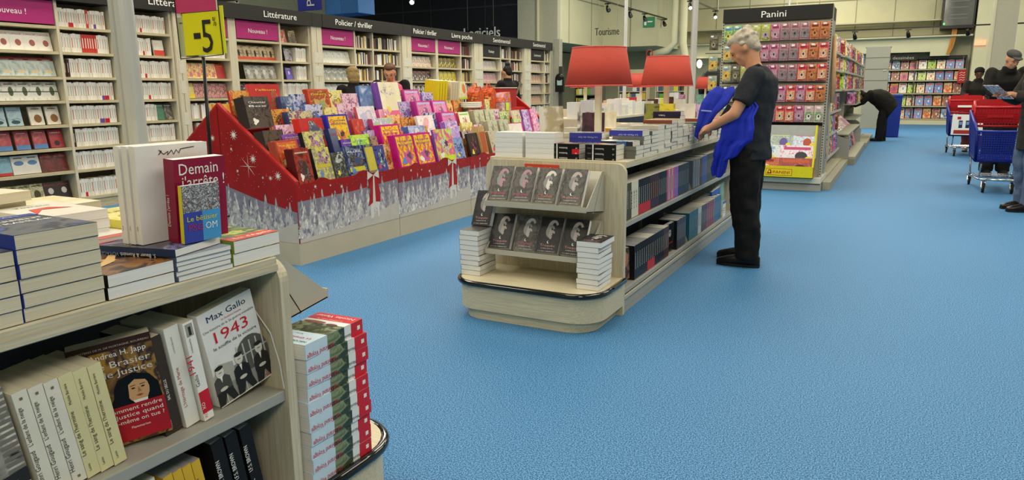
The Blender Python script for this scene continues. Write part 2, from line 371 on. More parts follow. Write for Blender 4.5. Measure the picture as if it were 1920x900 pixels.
# ------------------------------------------------------------------ long bookcase along the left
BX = -8.2; HEAD = mat('#22211f', .45, 0, .05); MAG = mat('#a8286e', .45, 0, .03)
ZS = [2.03, 1.76, 1.49, 1.232, .97, .715, .455, .14]          # shelf tops (lower rows); first is under the sign row
def unit(y0, y1, divs, signs, words, lab):
    root = empty('bookcase', (BX, (y0+y1)/2, 0), 0, lab, 'bookcase', 'wood-grain bookcase units along the left')
    q = (BX, (y0+y1)/2)
    def bd(name, b, bev=0):
        o = b.build(name, root, bev); o.location = (-q[0], -q[1], 0); return o
    for ya, yb in ((y0, y0+.03), (y1-.03, y1)): bd('side_panel', MB().box(BX-.32, ya, 0, BX, yb, 2.32, WOOD))
    bd('back_panel', MB().box(BX-.34, y0, 0, BX-.32, y1, 2.32, mat('#8f8b78', .6)))
    for ya, yb in divs: bd('upright', MB().box(BX-.3, ya, 0, BX+.004, yb, 2.3, WOOD))
    for z in ZS: bd('shelf', MB().box(BX-.32, y0+.03, z-.03, BX, y1-.03, z, SHELFW))
    bd('plinth', MB().box(BX-.3, y0+.03, 0, BX-.02, y1-.03, .11, SHELFW))
    hb = MB().box(BX-.3, y0, 2.3, BX+.06, y1, 2.5, HEAD)
    for s, ya, yb in words: hb.text(s, (BX+.063, ya, 2.36), (0, 1, 0), (0, 0, 1), .125, WINK, 'l', yb-ya)
    bd('header', hb)
    for ya, yb, tx in signs:
        c = MAG if tx == 'Nouveau !' else HEAD
        sb = MB().box(BX-.03, ya, 2.045, BX-.005, yb, 2.29, c); sb.text(tx, (BX-.003, (ya+yb)/2, 2.13), (0, 1, 0), (0, 0, 1), .085, WINK)
        bd('sign_panel', sb)
def postp(y0, y1):
    b = MB().box(BX-.3, y0+.002, 0, BX+.03, y1-.002, 2.3, WOOD).box(BX-.3, y0+.002, 2.3, BX+.058, y1-.002, 2.5, HEAD)
    for z in (.9, 1.3, 1.55, 1.75): b.box(BX+.031, y0+.03, z, BX+.033, y1-.03, z+.16, mat('#c9c5b2', .5))
    b.box(BX+.02, (y0+y1)/2-.004, 0, BX+.032, (y0+y1)/2+.004, 2.3, SEAM)
    return b
unit(3.3, 6.31, [(4.87, 4.9), (5.5, 5.53)], [(3.95, 4.86, 'Nouveau !')], [('Romans', 4.25, 5.35), ('Littérature', 5.98, 6.62)], 'bookcase unit with pink sign nearest the aluminium pole')
unit(6.45, 8.76, [(7.19, 7.32), (8.12, 8.15)], [(6.5, 7.18, 'Nouveau !'), (7.34, 8.11, 'Nouveau !')], [('Littérature', 7.8, 8.44)], 'bookcase unit under the Littérature header')
unit(9.0, 11.1, [(9.8, 9.83), (10.28, 10.31)], [(9.04, 9.79, 'Nouveau !')], [('Policier / thriller', 9.3, 10.23)], 'bookcase unit under the first Policier thriller header')
unit(11.4, 13.67, [(12.24, 12.32), (13.16, 13.19)], [(11.44, 12.23, 'Nouveau !'), (12.33, 13.15, 'Nouveau !')], [('Policier / thriller', 10.98+.45, 12.2), ('Livre poche', 12.75, 13.55)], 'bookcase unit under the Livre poche header')
unit(14.05, 16.03, [(14.88, 14.91), (15.34, 15.37)], [(14.09, 14.87, 'Fantasy')], [('Sentimental', 14.45, 15.25)], 'bookcase unit holding the black Fantasy sign')
unit(16.4, 17.6, [(17.22, 17.25)], [(16.44, 17.21, 'Sentimental')], [('Sentimental', 16.45, 17.15)], 'last bookcase unit with black Sentimental sign')
for (a, c), lb in zip([(6.315, 6.445), (8.765, 8.995), (11.105, 11.395), (13.675, 14.045), (16.035, 16.395)], ('behind the yellow discount sign', 'left of first Policier header', 'behind the woman in glasses', 'right of the Livre poche header', 'behind the dark coated shopper')):
    tag(postp(a, c).build('wall_post'), 'wood-grain post with paper price labels '+lb, 'post')['kind'] = 'thing'
b = MB().box(-8.2, 17.75, 0, -8.02, 17.95, 2.6, mat('#9b9a8a', .5)); tag(b.build('steel_post'), 'grey steel post closing the end of the bookcases', 'post')

# ------------------------------------------------------------------ double-sided gondolas
GX0, GX1 = -2.24, -1.335
def arc(cx, cy, r, a0, a1, n=7): return [(cx+r*math.cos(math.radians(a0+(a1-a0)*i/n)), cy+r*math.sin(math.radians(a0+(a1-a0)*i/n))) for i in range(n+1)]
def gondola(y0, y1, lab, x0=GX0, x1=GX1, mods=1, facing=True, up=.545, lo=.145):
    xc, yc = (x0+x1)/2, (y0+y1)/2
    root = empty('shelving_gondola', (xc, yc, 0), 0, lab, 'shelf unit')
    def bd(n, b, bev=0):
        o = b.build(n, root, bev); o.location = (-xc, -yc, 0); return o
    w = x1-x0
    prof = [(x0, 0), (x1, 0)]+arc(x1-.055, .833, .055, 0, 90)+arc(x0+.055, .833, .055, 90, 180)
    for ya in (y0, y1-.03): bd('end_panel', MB().prism(prof, 'y', ya, ya+.03, WOOD), .003)
    bd('deck', MB().box(x0+.01, y0+.03, .862, x1-.004, y1-.03, .9, WOODY), .003)
    bd('deck_edge', MB().box(x0+.004, y0+.03, .866, x0+.01, y1-.03, .88, SEAM).box(x1-.004, y0+.03, .865, x1-.002, y1-.03, .881, WOODY))
    bd('spine_panel', MB().box(xc-.01, y0+.03, .1, xc+.01, y1-.03, .862, BLUEGREY))
    for i in range(mods+1):
        y = y0+.03+(y1-y0-.06)*i/mods
        if 0 < i < mods: bd('bracket', MB().prism([(xc+.02, up-.03), (x1-.06, up-.03), (x1-.06, up-.01), (xc+.02, up+.2)], 'y', y-.002, y+.002, METAL))
        bd('shelf_upright', MB().box(xc-.03, y-.02, .05, xc+.03, y+.02, .862, METAL))
    for s in (1, -1):
        xe = x1-.01 if s > 0 else x0+.01
        bd('shelf', MB().box(min(xc+s*.012, xe), y0+.03, up-.03, max(xc+s*.012, xe), y1-.03, up, GREYM), .003)
        bd('shelf', MB().box(min(xc+s*.012, xe), y0+.03, lo-.03, max(xc+s*.012, xe), y1-.03, lo, GREYM).box(min(xe, xe-s*.03), y0+.03, .03, max(xe, xe-s*.03), y1-.03, .1, GREYM), .003)
        bd('kick_rail', MB().box(min(xe, xe+s*.012), y0+.03, .09, max(xe, xe+s*.012), y1-.03, .11, METAL).box(min(xe, xe-s*.06), y0+.03, 0, max(xe, xe-s*.06), y1-.03, .03, GREYM))
    return root
def outline(yb, yf, x0, x1, r, ov=0):
    """platform outline from the panel at yb out to yf"""
    s = 1 if yf > yb else -1; x0 -= ov; x1 += ov; yf += s*ov
    a = arc(x1-r, yf-s*r, r, 0, 90) if s > 0 else [(x, 2*(yf+r)-y) for x, y in arc(x1-r, yf+r, r, 0, 90)]
    c = arc(x0+r, yf-s*r, r, 90, 180) if s > 0 else [(x, 2*(yf+r)-y) for x, y in arc(x0+r, yf+r, r, 90, 180)]
    return [(x1, yb)]+a+c+[(x0, yb)]
def platform(yb, yf, lab, x0=GX0, x1=GX1):
    o = empty('end_platform', ((x0+x1)/2, (yb+yf)/2, 0), 0, lab, 'platform'); q = (-(x0+x1)/2, -(yb+yf)/2, 0)
    def bd(n, b): p = b.build(n, o); p.location = q; return p
    bd('base', MB().prism(outline(yb, yf, x0+.02, x1-.02, .15, -.02), 'z', 0, .065, WOODX))
    bd('body', MB().prism(outline(yb, yf, x0, x1, .17), 'z', .06, .205, WOODX))
    bd('top', MB().prism(outline(yb, yf, x0, x1, .17, .004), 'z', .2, .228, WOODX))
    bd('edge_trim', MB().tube([(x, y, .214) for x, y in outline(yb, yf, x0, x1, .17, .006)], .017, BLACKP, 10))
    return o
def tray(yb, s, z, lab, x0=-2.1, x1=-1.46):
    """sloped tray hooked on an end panel; s=-1 faces the camera"""
    o = empty('book_tray', ((x0+x1)/2, yb, z), 0, lab, 'display tray'); q = (-(x0+x1)/2, -yb, -z)
    def bd(n, b): p = b.build(n, o); p.location = q; return p
    f = yb+s*.27
    bd('tray_floor', MB().prism([(yb+s*.01, z-.035), (f, z), (f, z+.004), (yb+s*.01, z-.031)], 'x', x0, x1, METAL))
    bd('lip', MB().box(x0, min(f, f+s*.004), z-.002, x1, max(f, f+s*.004), z+.028, METAL))
    bd('backrest', MB().prism([(yb+s*.165, z-.02), (yb+s*.03, z+.2), (yb+s*.026, z+.2), (yb+s*.161, z-.02)], 'x', x0, x1, METAL))
    for x in (x0, x1-.004): bd('side_plate', MB().prism([(yb+s*.01, z-.035), (f, z), (f, z+.02), (yb+s*.05, z+.2), (yb+s*.01, z+.2)], 'x', x, x+.004, METAL))
    return o
gondola(-1.7, 1.295, 'wood-grain book gondola cropped at the lower left corner', lo=.248)
gondola(3.87, 7.13, 'long wood-grain book gondola in the middle of the blue floor', mods=2)
platform(1.295, 1.74, 'rounded end platform holding the stack of red and green novels')
platform(3.87, 3.43, 'pale rounded end platform with black edge under the grey novels')
tray(1.295, 1, .70, 'sloped tray sticking out behind the nearest gondola end')
tray(3.87, -1, .645, 'upper sloped metal tray on the middle gondola end')
tray(3.87, -1, .36, 'lower sloped metal tray on the middle gondola end')
b = MB().box(-1.97, 3.862, .83, -1.745, 3.868, .868, mat('#d84a34', .4)); b.text('-5%* sur tous les livres', (-1.857, 3.861, .842), (1, 0, 0), (0, 0, 1), .017, WINK, 'c', .2)
tag(b.build('price_strip'), 'small red discount strip on the middle gondola end panel', 'label')
def bookend(y, z, lab, x=-1.36):
    b = MB().prism([(x-.2, z), (x+.0, z), (x-.03, z+.07), (x-.12, z+.18), (x-.2, z+.22)], 'y', y, y+.002, METAL)
    tag(b.build('bookend'), lab, 'bookend')
bookend(5.475, .547, 'grey metal divider between book rows, upper middle shelf'); bookend(5.43, .147, 'grey metal divider between book rows, lower middle shelf')
# tall posts and lamps
def pole(x, y, z0, lab, r=.03):
    b = MB()
    n = 16; pts = []
    for i in range(n): a = 2*math.pi*i/n; rr = r*(1 if i % 4 else .86); pts.append((x+rr*math.cos(a), y+rr*math.sin(a)))
    b.prism(pts, 'z', z0, 6.19, mat('#d2d2d0', .3, .35, .02))
    return tag(b.build('aluminium_pole'), lab, 'pole')
pole(-1.79, 1.235, .902, 'tall silver aluminium pole rising behind the white sketch books')
pole(-1.79, 7.06, .902, 'tall silver pole at far end of the middle gondola')
pole(-4.2, 12.0, .902, 'thin grey pole behind the nearer red lampshade', .03)
pole(-2.7, 20.0, 0, 'thin pole standing behind the comic racks', .03)
SHADE = mat('#cb6558', .8, 0, .04, 90, .1)
_nt = SHADE.node_tree; _p = _nt.nodes['Principled BSDF']; _t = _nt.nodes.new('ShaderNodeBsdfTranslucent'); _t.inputs['Color'].default_value = (*lin('#d87566'), 1)
_x = _nt.nodes.new('ShaderNodeMixShader'); _x.inputs[0].default_value = .45; _nt.links.new(_p.outputs[0], _x.inputs[1]); _nt.links.new(_t.outputs[0], _x.inputs[2]); _nt.links.new(_x.outputs[0], _nt.nodes['Material Output'].inputs[0])
def lamp(x, y, z0, zb, d, h, lab, ring=False):
    o = empty('table_lamp', (x, y, z0), 0, lab, 'lamp', 'red shaded lamps'); zb -= z0
    MB().box(-.09, -.09, 0, .09, .09, .015, WHITE).build('base', o, .003)
    MB().box(-.02, -.02, .015, .02, .02, zb+.03, mat('#e2dfc8', .4)).build('stem', o, .004)
    b = MB(); n = 40; prof = [(d/2, zb), (d/2*.8, zb+h), (d/2*.8-.004, zb+h), (d/2-.004, zb)]
    vs = []; fs = []
    for r, z in prof: vs += [(r*math.cos(2*math.pi*j/n), r*math.sin(2*math.pi*j/n), z) for j in range(n)]
    for i in range(4):
        for j in range(n): k = (i+1) % 4; fs.append((i*n+j, i*n+(j+1) % n, k*n+(j+1) % n, k*n+j))
    b.add(vs, fs, SHADE, True)
    b.tube([(d/2*1.0*math.cos(2*math.pi*j/24), d/2*math.sin(2*math.pi*j/24), zb+.002) for j in range(25)], .004, mat('#d8645a', .6), 5)
    b.tube([(d/2*.8*math.cos(2*math.pi*j/24), d/2*.8*math.sin(2*math.pi*j/24), zb+h) for j in range(25)], .004, mat('#d8645a', .6), 5)
    for a in (.5, 2.6, 4.7): b.tube([(0, 0, zb+.03), (d/2*.97*math.cos(a), d/2*.97*math.sin(a), zb+.01)], .002, METAL, 4)
    b.build('lamp_shade', o)
    MB().ell((0, 0, zb+.09), (.03, .03, .045), mat('#fff1d0', .4, 0, 0, 18, 0, 3.)).build('bulb', o)
    pl = bpy.data.lights.new('bulb_light', 'POINT'); pl.energy = 2.2; pl.color = (1, .8, .6); pl.shadow_soft_size = .05; po = bpy.data.objects.new('bulb_light', pl); COL.objects.link(po); po.parent = o; po.location = (0, 0, zb+.1)
    if ring: MB().tube([(-d/2*.72+.028*math.cos(t*.524), 0, zb+h+.03+.03*math.sin(t*.524)) for t in range(13)], .005, mat('#8a2a26', .5), 6).build('hook_ring', o)
    return o
lamp(-1.79, 4.6, .9, 1.325, .445, .245, 'nearest and largest red lampshade on the middle gondola')
lamp(-1.79, 6.2, .9, 1.325, .445, .245, 'second red lampshade, small ring hook on its rim', True)
lamp(-4.2, 10.25, .9, 1.335, .46, .24, 'red lampshade peeking out left behind the nearest one')
lamp(-4.2, 12.9, .9, 1.335, .46, .24, 'red lampshade seen in the gap between the two large ones')
lamp(-4.0, 17.0, .9, 1.30, .46, .26, 'small far red lampshade left of the grey haired man')

# ------------------------------------------------------------------ discount sign on a thin stand
o = empty('discount_sign', (-1.545, 1.262, .985), 0, 'yellow and pink minus five percent card on thin black stand', 'sign')
SB = mat('#141313', .35, .3, 0)
Yc = mat('#e6df1e', .4, 0, .03)
MB().box(-.03, -.022, 0, .03, .022, .004, SB).tube([(0, 0, .004), (.012, 0, .402)], .0042, SB, 8).build('stand_rod', o)
fb = MB()
for a, c in (((-.066, .4), (.088, .406)), ((.088, .406), (.083, .56)), ((.083, .56), (-.069, .56)), ((-.069, .56), (-.066, .4))): fb.tube([(a[0], -.004, a[1]), (c[0], -.004, c[1])], .0013, SB, 5)
fb.build('wire_frame', o)
cb = MB().box(-.048, -.002, .407, .08, 0, .508, Yc)
cb.box(-.068, -.0015, .405, -.048, 0, .5, mat('#b9bb8e', .35)).box(.0795, 0, .409, .094, .002, .52, mat('#f0f03a', .4))
cb.box(-.012, -.003, .446, .012, -.002, .46, INK)
cb.text('5', (.036, -.0032, .413), (1, 0, 0), (0, 0, 1), .112, INK, 'c', .038); cb.text('%', (.0655, -.0032, .474), (1, 0, 0), (0, 0, 1), .03, INK, 'c', .0125)
cb.build('yellow_card', o)['label'] = 'yellow card with black minus five percent'
MB().box(-.07, -.003, .51, .074, 0, .57, mat('#c8406e', .4)).box(.074, -.001, .51, .08, .001, .57, WHITE).box(-.06, -.0028, .485, -.05, -.0026, .487, INK).build('pink_card', o)['label'] = 'pink top card'

# ------------------------------------------------------------------ books on the nearest gondola, deck
XR = -1.345
def leanx(x, y, z, yaw, th): return T((x, y, z)) @ Matrix.Rotation(math.radians(th), 4, 'X') @ RZ(yaw)
def stack(mk, x, y, z, yaw, W, H, Tk, n, lab, cat='book', group=None, jit=.003, top=None, toplab=None):
    """n books lying flat; mk() gives the prototype"""
    for i in range(n):
        pr, lb = (top, toplab) if (top is not None and i == n-1) else (mk, lab)
        put(pr, flat(x+R_.uniform(-jit, jit), y+R_.uniform(-jit, jit)*.6, z+i*(Tk+.0004), yaw+R_.uniform(-.6, .6), W, H, Tk), lb, cat, group if lb == lab else None)
    return z+n*(Tk+.0004)
ORD = ['first', 'second', 'third', 'fourth', 'fifth', 'sixth', 'seventh', 'eighth', 'ninth', 'tenth', 'eleventh', 'twelfth']
def d_blue(b, w, t, H):
    for s, v, k in (('LE SERMENT', .15, .024), ('DE RAHLAB', .12, .024)): ft(b, t, s, 0, v, k, WINK, 'c', .12)
    fr(b, t, -w, H-.03, w, H, mat('#3a4ba0', .3)); ft(b, t, 'MYRIAM', 0, H-.024, .017, mat('#a8b4e8'), 'c', .08)
bigblue = book('thick_paperback', .15, .225, .0262, art(['#4a5fb0', '#23283a', '#5d6468', '#3344a0'], 12, 1), mat('#2c3f9a'), None, PGY, d_blue)
def nolabel(n): return n
DK = -.001
for k, (y, n, nm) in enumerate(((.599, 5, 'leftmost pile on the nearest deck'), (.752, 6, 'tall front pile beside leftmost one'))):
    z = .901
    for i in range(n):
        top = i == n-1
        put(bigblue, flat(XR-.1125+R_.uniform(-.003, .002), y, z, 90+R_.uniform(-.5, .5), .15, .225, .0262),
            ('thick blue and dark paperback topping the ' if top else 'thick cream-paged paperback in the ')+nm, 'book', None if top else 'cream-paged paperbacks in '+nm); z += .0266
def d_cara(b, w, t, H):
    fd(b, t, -.01, .12, .035, .022, mat('#d49a4a', .35)); fp(b, t, [(-.05, .07), (.01, .1), (.055, .16), (.04, .165), (-.005, .115), (-.055, .085)], mat('#e2b873', .35)); ft(b, t, 'CARAVAGE', 0, .19, .016, GOLD, 'c', .09)
cara = book('thick_paperback', .15, .215, .0252, art(['#171311', '#2c2019', '#8a5a28', '#171311'], 16, 3), mat('#1c1714'), None, PGW, d_cara)
for i in range(2): put(cara, flat(XR-.108, .906, .901+i*.0256, 90+i, .15, .215, .0252), 'dark paperback with golden figure cover, '+('under its twin' if i == 0 else 'on top of its twin'), 'book')
thin = book('slim_paperback', .145, .21, .0105, mat('#8f9aa8', .35), mat('#5a6a84'), None, PGW)
for i in range(5): put(thin, flat(XR-.105+R_.uniform(-.004, .003), 1.062, .901+i*.0109, 90+R_.uniform(-1, 1), .145, .21, .0105), 'slim grey-edged paperback stacked under the blue-spined novel', 'book', 'slim paperbacks in one pile on the nearest deck')
def d_night(b, w, t, H):
    ft(b, t, 'La Voyageuse', 0, .13, .024, GOLD, 'c', .12); ft(b, t, 'des Légendes', 0, .105, .02, GOLD, 'c', .1); fd(b, t, .02, .17, .035, .02, mat('#9a9cc8', .3))
    fr(b, t, -w, H-.022, w, H, mat('#d0302c', .35)); st(b, w, 'S. Bauer & Romans', .05, .012, WINK); sr(b, w, t, H-.022, H, mat('#d0302c', .35)); st(b, w, 'LA VOYAGEUSE', .13, .012, mat('#8a9ac8'))
night = book('thick_paperback', .15, .225, .0165, art(['#23263e', '#4a3f4c', '#7d7fb0', '#2a2c30'], 9, 5, .22), mat('#24385c', .25), None, PGW, d_night)
put(night, flat(XR-.125, 1.035, .9565, 103, .15, .225, .0165), 'glossy dark novel with blue spine and yellow title lying askew', 'book')
def d_green(b, w, t, H):
    fr(b, t, -w, 0, w, .045, mat('#cc3a26', .3)); ft(b, t, "L'Été d'Agathe", 0, .014, .022, WINK, 'c', .13)
green = book('thick_paperback', .145, .225, .0295, art(['#6f8f2e', '#b4bf4a', '#2e3f1c', '#4d6a2a', '#8fa23a'], 10, 8, .3), mat('#7e9a3c'), None, PGW, d_green)
for i in range(2): put(green, flat(XR-.115, 1.213, .901+i*.03, 90+(1.5 if i else 0), .145, .225, .0295), 'thick paperback with green and red cover at deck end, '+('lower one' if i == 0 else 'upper one'), 'book')
# back piles
def d_red(b, w, t, H):
    fp(b, t, [(-.05, .06), (-.01, .12), (.05, .1), (.02, .15), (-.03, .14)], mat('#c8402a')); ft(b, t, 'Toscane', 0, .18, .02, INK, 'c', .08); fd(b, 0, 0, 0, 0.0001, .0001, RED); sr(b, w, t, .02, .035, RED)
redart = book('paperback_novel', .15, .225, .022, mat('#e6e0d2', .35), WHITE, None, PGW, d_red)
for i in range(6): put(redart, flat(-1.75, .965+R_.uniform(-.003, .003), .901+i*.0225, 88, .15, .225, .022), 'white paperback with red drawing, '+('topmost behind the blue-topped pile' if i == 5 else 'lower in pile behind the blue-topped one'), 'book', None if i == 5 else 'white paperbacks behind the blue-topped pile')
def d_yel(b, w, t, H): ft(b, t, 'JAUNE', 0, .15, .03, mat('#8a7a2a'), 'c', .1); fd(b, t, 0, .08, .04, .03, mat('#b8a83c'))
yelb = book('paperback_novel', .15, .23, .02, art(['#d8cc4e', '#e8e08a', '#cfc24a'], 8, 2), mat('#d8cf5a'), None, PGY, d_yel)
for i in range(5): put(yelb, flat(-1.72, 1.135, .901+i*.0205, 90, .15, .23, .02), 'yellow covered paperback, '+('top of the pile by the white sketch books' if i == 4 else 'lower in the yellow pile'), 'book', None if i == 4 else 'yellow paperbacks in one pile')
def d_sk(b, w, t, H): fp(b, t, [(-.03, .1), (.0, .13), (.04, .12), (.01, .1)], INK); fr(b, t, -w, .0, w, .03, mat('#c05a4a'))
skb = book('paperback_novel', .14, .21, .02, WHITE, mat('#d8d0c0'), None, PGW, d_sk)
for i in range(2): put(skb, flat(-1.66, .985-.01*i, .901+.0605+i*.0, 92, .14, .21, .02), 'white paperback with ink sketch lying behind the golden figure book', 'book') if i == 0 else None
for i in range(3): put(thin, flat(-1.66, .985, .901+i*.0202, 92, .14, .21, .0105), 'slim grey paperback hidden low behind the golden figure book', 'book', 'slim paperbacks low behind the golden figure book')
cream = book('paperback_novel', .15, .225, .024, mat('#ddd3b4', .5), mat('#ddd3b4'), None, PGY)
for i in range(7): put(cream, flat(-1.98+(.02 if i == 6 else 0), .9, .901+i*.0245, 90+(8 if i == 6 else 0)+(4 if i == 5 else 0), .15, .225, .024), 'cream paperback with curled pages, pile at left picture edge', 'book', 'cream paperbacks piled at the picture edge')
pale = book('paperback_novel', .15, .225, .022, art(['#e6d9a8', '#f0ead2', '#d8b86a'], 7, 12), mat('#e6dcb4'), None, PGY)
for i in range(5): put(pale, flat(-2.04, 1.10+.03, .901+i*.0225, 90, .15, .225, .022), 'pale yellow paperback lying far back on the nearest deck', 'book', 'pale paperbacks far back on the nearest deck')
# standing books on the deck end
def d_serre(b, w, t, H):
    pts = [(-.035, .172), (-.028, .18), (-.034, .182), (-.024, .172), (-.014, .178), (-.016, .17), (-.006, .18), (-.002, .17), (.004, .18), (.01, .172), (.014, .181), (.022, .182), (.045, .184)]
    b.tube([(p[0]*1.15+.004, -t-.001, p[1]+.022) for p in pts], .0009, INK, 4)
    st(b, w, 'SERRE', .03, .004, INK)
serre = book('sketch_album', .185, .215, .018, mat('#eae6e2', .3), WHITE, None, PGW, d_serre)
for i in range(3): put(serre, stand(-1.452-i*.0205, 1.076-(i*.003), .9745, 90, -2+i*.5), ('front white album with handwritten signature on its cover' if i == 0 else 'white album standing behind the signed front one'), 'book', None if i == 0 else 'white albums behind the front one')
MAR = mat('#8e1838', .28)
def d_dem(b, w, t, H):
    ft(b, t, 'Demain', -.004, .15, .036, WINK, 'c', .1); ft(b, t, "j'arrête !", .006, .121, .036, WINK, 'c', .112)
    ft(b, t, 'Gilles', -.045, .055, .012, WINK); ft(b, t, 'Legardinier', -.03, .04, .012, WINK)
    st(b, w, "Demain j'arrête !", .035, .013, WINK, 'l', .07)
dem = book('paperback_novel', .132, .185, .034, MAR, MAR, None, PGW, d_dem)
put(dem, stand(-1.405, 1.1, .975, 88, -3), 'crimson novel titled Demain j\'arrête standing on deck end', 'book')
def d_bet(b, w, t, H):
    A = art(['#20242c', '#cfd4d8', '#4a5058', '#8a6a5a', '#e8e8e8'], 150, 4)
    fr(b, t, -w, .068, w, H, A); fr(b, t, -w, 0, 0, .068, mat('#3a49a8')); fr(b, t, 0, 0, w, .068, mat('#4a9ad0'))
    b.X = b.X; ft(b, t+E_, 'Le bêtisier', 0, .048, .016, YEL, 'c', .078); ft(b, t+E_, 'PSG', -.018, .026, .022, mat('#b82a4a'), 'c', .036); ft(b, t+E_, 'OM', .022, .026, .022, WINK, 'c', .03)
bet = book('pocket_novel', .095, .128, .012, mat('#3a49a8', .3), YEL, None, PGW, d_bet)
put(bet, stand(-1.366, 1.075, .976, 88, -3), 'small blue football blooper book with yellow spine, crowd photo', 'book')

# ------------------------------------------------------------------ books on the nearest gondola, upper shelf
SZ = .546
def d_nei(b, w, t, H):
    st(b, w, 'Henri Gougaud', .028, .013, INK, 'l', .075); st(b, w, "L'enfant de la neige", .115, .0115, INK, 'l', .08)
    for v in (.012, .208): b.box(-w-.0012, -.0025, v, -w, .0025, v+.005, mat('#7a6a4a'))
nei = book('literary_paperback', .145, .225, .0262, mat('#d6d3c4', .5), mat('#dedbcd', .5), None, PGY, d_nei)
for i, y in enumerate((.688, .716, .744)): put(nei, leanx(-1.37-.0725, y, SZ+.003, 180, 7.5), 'white spined novel L\'enfant de la neige, '+('leftmost', 'middle', 'rightmost')[i]+' copy of three', 'book')
def d_her(b, w, t, H):
    st(b, w, 'Le sang de l\'hermine', .05, .012, INK, 'l', .1); st(b, w, 'Michèle Barrière', .165, .008, INK, 'l', .045); st(b, w, 'Lattès', .014, .007, INK)
her = book('literary_paperback', .145, .228, .0272, mat('#cfc894', .5), mat('#d8d1a0', .5), None, PGY, d_her)
for i, y in enumerate((.772, .8, .829)): put(her, leanx(-1.37-.0725, y, SZ+.003, 180, 7.5), 'pale yellow spined novel Le sang de l\'hermine, '+('leftmost', 'middle', 'rightmost')[i]+' copy of three', 'book')
GY = ['#1d1d1d', '#8d8b84', '#d8d6cc', '#4a4946']
def d_bw(b, w, t, H):
    fp(b, t, [(-w, .02), (w, .03), (w, .06), (-w, .05)], mat('#2a2a2a')); ft(b, t+.001, 'en', .045, .03, .03, WINK)
    for k in range(14): fr(b, t+.0006, w-.03, .06+k*.012, w, .067+k*.012, mat('#77746c'))
bwb = book('photo_paperback', .155, .24, .03, art(GY, 14, 2, .5), mat('#3a3834'), None, PGY, d_bw)
put(bwb, leanx(-1.388, .585, SZ+.0125, 90, 7.5), 'black and white photo cover cropped by lower left picture edge', 'book')
def d_bra(b, w, t, H):
    fr(b, t, -w, H-.02, w, H, mat('#3a1f18')); ft(b, t+E_, 'LES MYSTÈRES DE M. DE MORTAGNE, BOURREAU', 0, H-.014, .006, mat('#c8b8a0'), 'c', .15)
    ft(b, t, 'Andrea H. Japp', .012, .207, .017, WINK, 'c', .108); ft(b, t, 'Le Brasier', .014, .183, .021, mat('#e0dcd4', .4), 'c', .112); ft(b, t, 'de Justice', .02, .162, .021, mat('#e0dcd4', .4), 'c', .1)
    b.X = Matrix.Translation((0, 0, .027)); K = mat('#0e0b0a', .35); F = mat('#d2a474', .4)
    fp(b, t, [(-.012, .105), (.0, .125), (.03, .134), (.06, .122), (.074, .098), (.077, .04), (-.03, .03), (-.03, .06), (-.015, .085)], K, E_*1.4)
    fp(b, t, [(.032+.023*math.cos(a*.3927), .094+.03*math.sin(a*.3927)*(1 if math.sin(a*.3927) > 0 else 1.05)) for a in range(16)], F, E_*2)
    fp(b, t, [(.006, .12), (.02, .128), (.05, .126), (.06, .11), (.05, .112), (.03, .118), (.016, .108), (.013, .08), (.006, .075), (.001, .1)], K, E_*2.4)
    for u in (.024, .043): fd(b, t, u, .098, .004, .0017, K, E_*3, 8); fp(b, t, [(u-.006, .103), (u+.006, .104), (u+.005, .1055), (u-.005, .1045)], mat('#5a3a20'), E_*3)
    fp(b, t, [(.034, .1), (.039, .088), (.032, .087)], mat('#a87850'), E_*3); fp(b, t, [(.026, .08), (.034, .0825), (.042, .08), (.034, .077)], mat('#a84a3a'), E_*3)
    fp(b, t, [(.018, .07), (.048, .07), (.046, .063), (.022, .063)], WINK, E_*2.6); fp(b, t, [(.02, .068), (.045, .068), (.042, .078), (.024, .078)], F, E_*1.9)
    fd(b, t, -.048, .085, .018, .036, mat('#a8822a'), E_*1.5); fd(b, t, -.048, .12, .015, .016, mat('#d0b050'), E_*1.7); fd(b, t, -.048, .12, .008, .01, mat('#8a5a2a'), E_*1.9)
    fr(b, t, -.05, -.02, w, .064, mat('#b01c28', .3), E_*3.2); fd(b, t, -.06, .045, .018, .024, mat('#1a1614'), E_*3.6); fd(b, t, -.05, .024, .014, .012, mat('#b0a090'), E_*4)
    for s, v in (('Comment rendre', .05), ('la Justice quand', .036), ('soi-même on tue ?', .022)): ft(b, t+E_*3, s, .018, v, .0135, WINK, 'c', .108)
    ft(b, t+E_*3, 'Flammarion', .022, .0065, .008, WINK); b.X = Matrix()
bra = book('thick_paperback', .158, .242, .034, art(['#5a3a1a', '#8a6424', '#3a2416', '#a87c2e', '#6a2e1a'], 18, 6, .25), mat('#2a1712'), None, PGY, d_bra)
put(bra, leanx(-1.432, .9, SZ+.009, 60, 7), 'historical novel Le Brasier de Justice, portrait in black hat', 'book')
def d_ver(b, w, t, H):
    st(b, w, 'VERSAILLES', .075, .019, WINK, 'l', .072, .003); st(b, w, 'BAL DU SIÈCLE', .08, .009, WINK, 'l', .05, -.012); st(b, w, 'Jean-Michel Riou', .175, .008, mat('#b8a890'), 'l', .05); st(b, w, 'POCKET', .012, .006, WINK)
ver = book('thick_paperback', .15, .235, .043, mat('#2e241c', .4), mat('#3b2f25', .4), None, PGY, d_ver)
put(ver, leanx(-1.39-.075, .972, SZ+.003, 180, 7.5), 'dark brown spined novel Versailles on upper near shelf', 'book')
def d_mar(b, w, t, H): st(b, w, "L'Héritage de Marie", .05, .012, mat('#b04a3a'), 'l', .1); st(b, w, 'Lorraine Bouchet', .185, .007, mat('#8a8a84'), 'l', .04); fd(b, t, 0, 0, .0001, .0001, INK)
mar = book('thick_paperback', .15, .248, .036, mat('#dddbd2', .4), mat('#e4e2da', .4), None, PGY, d_mar)
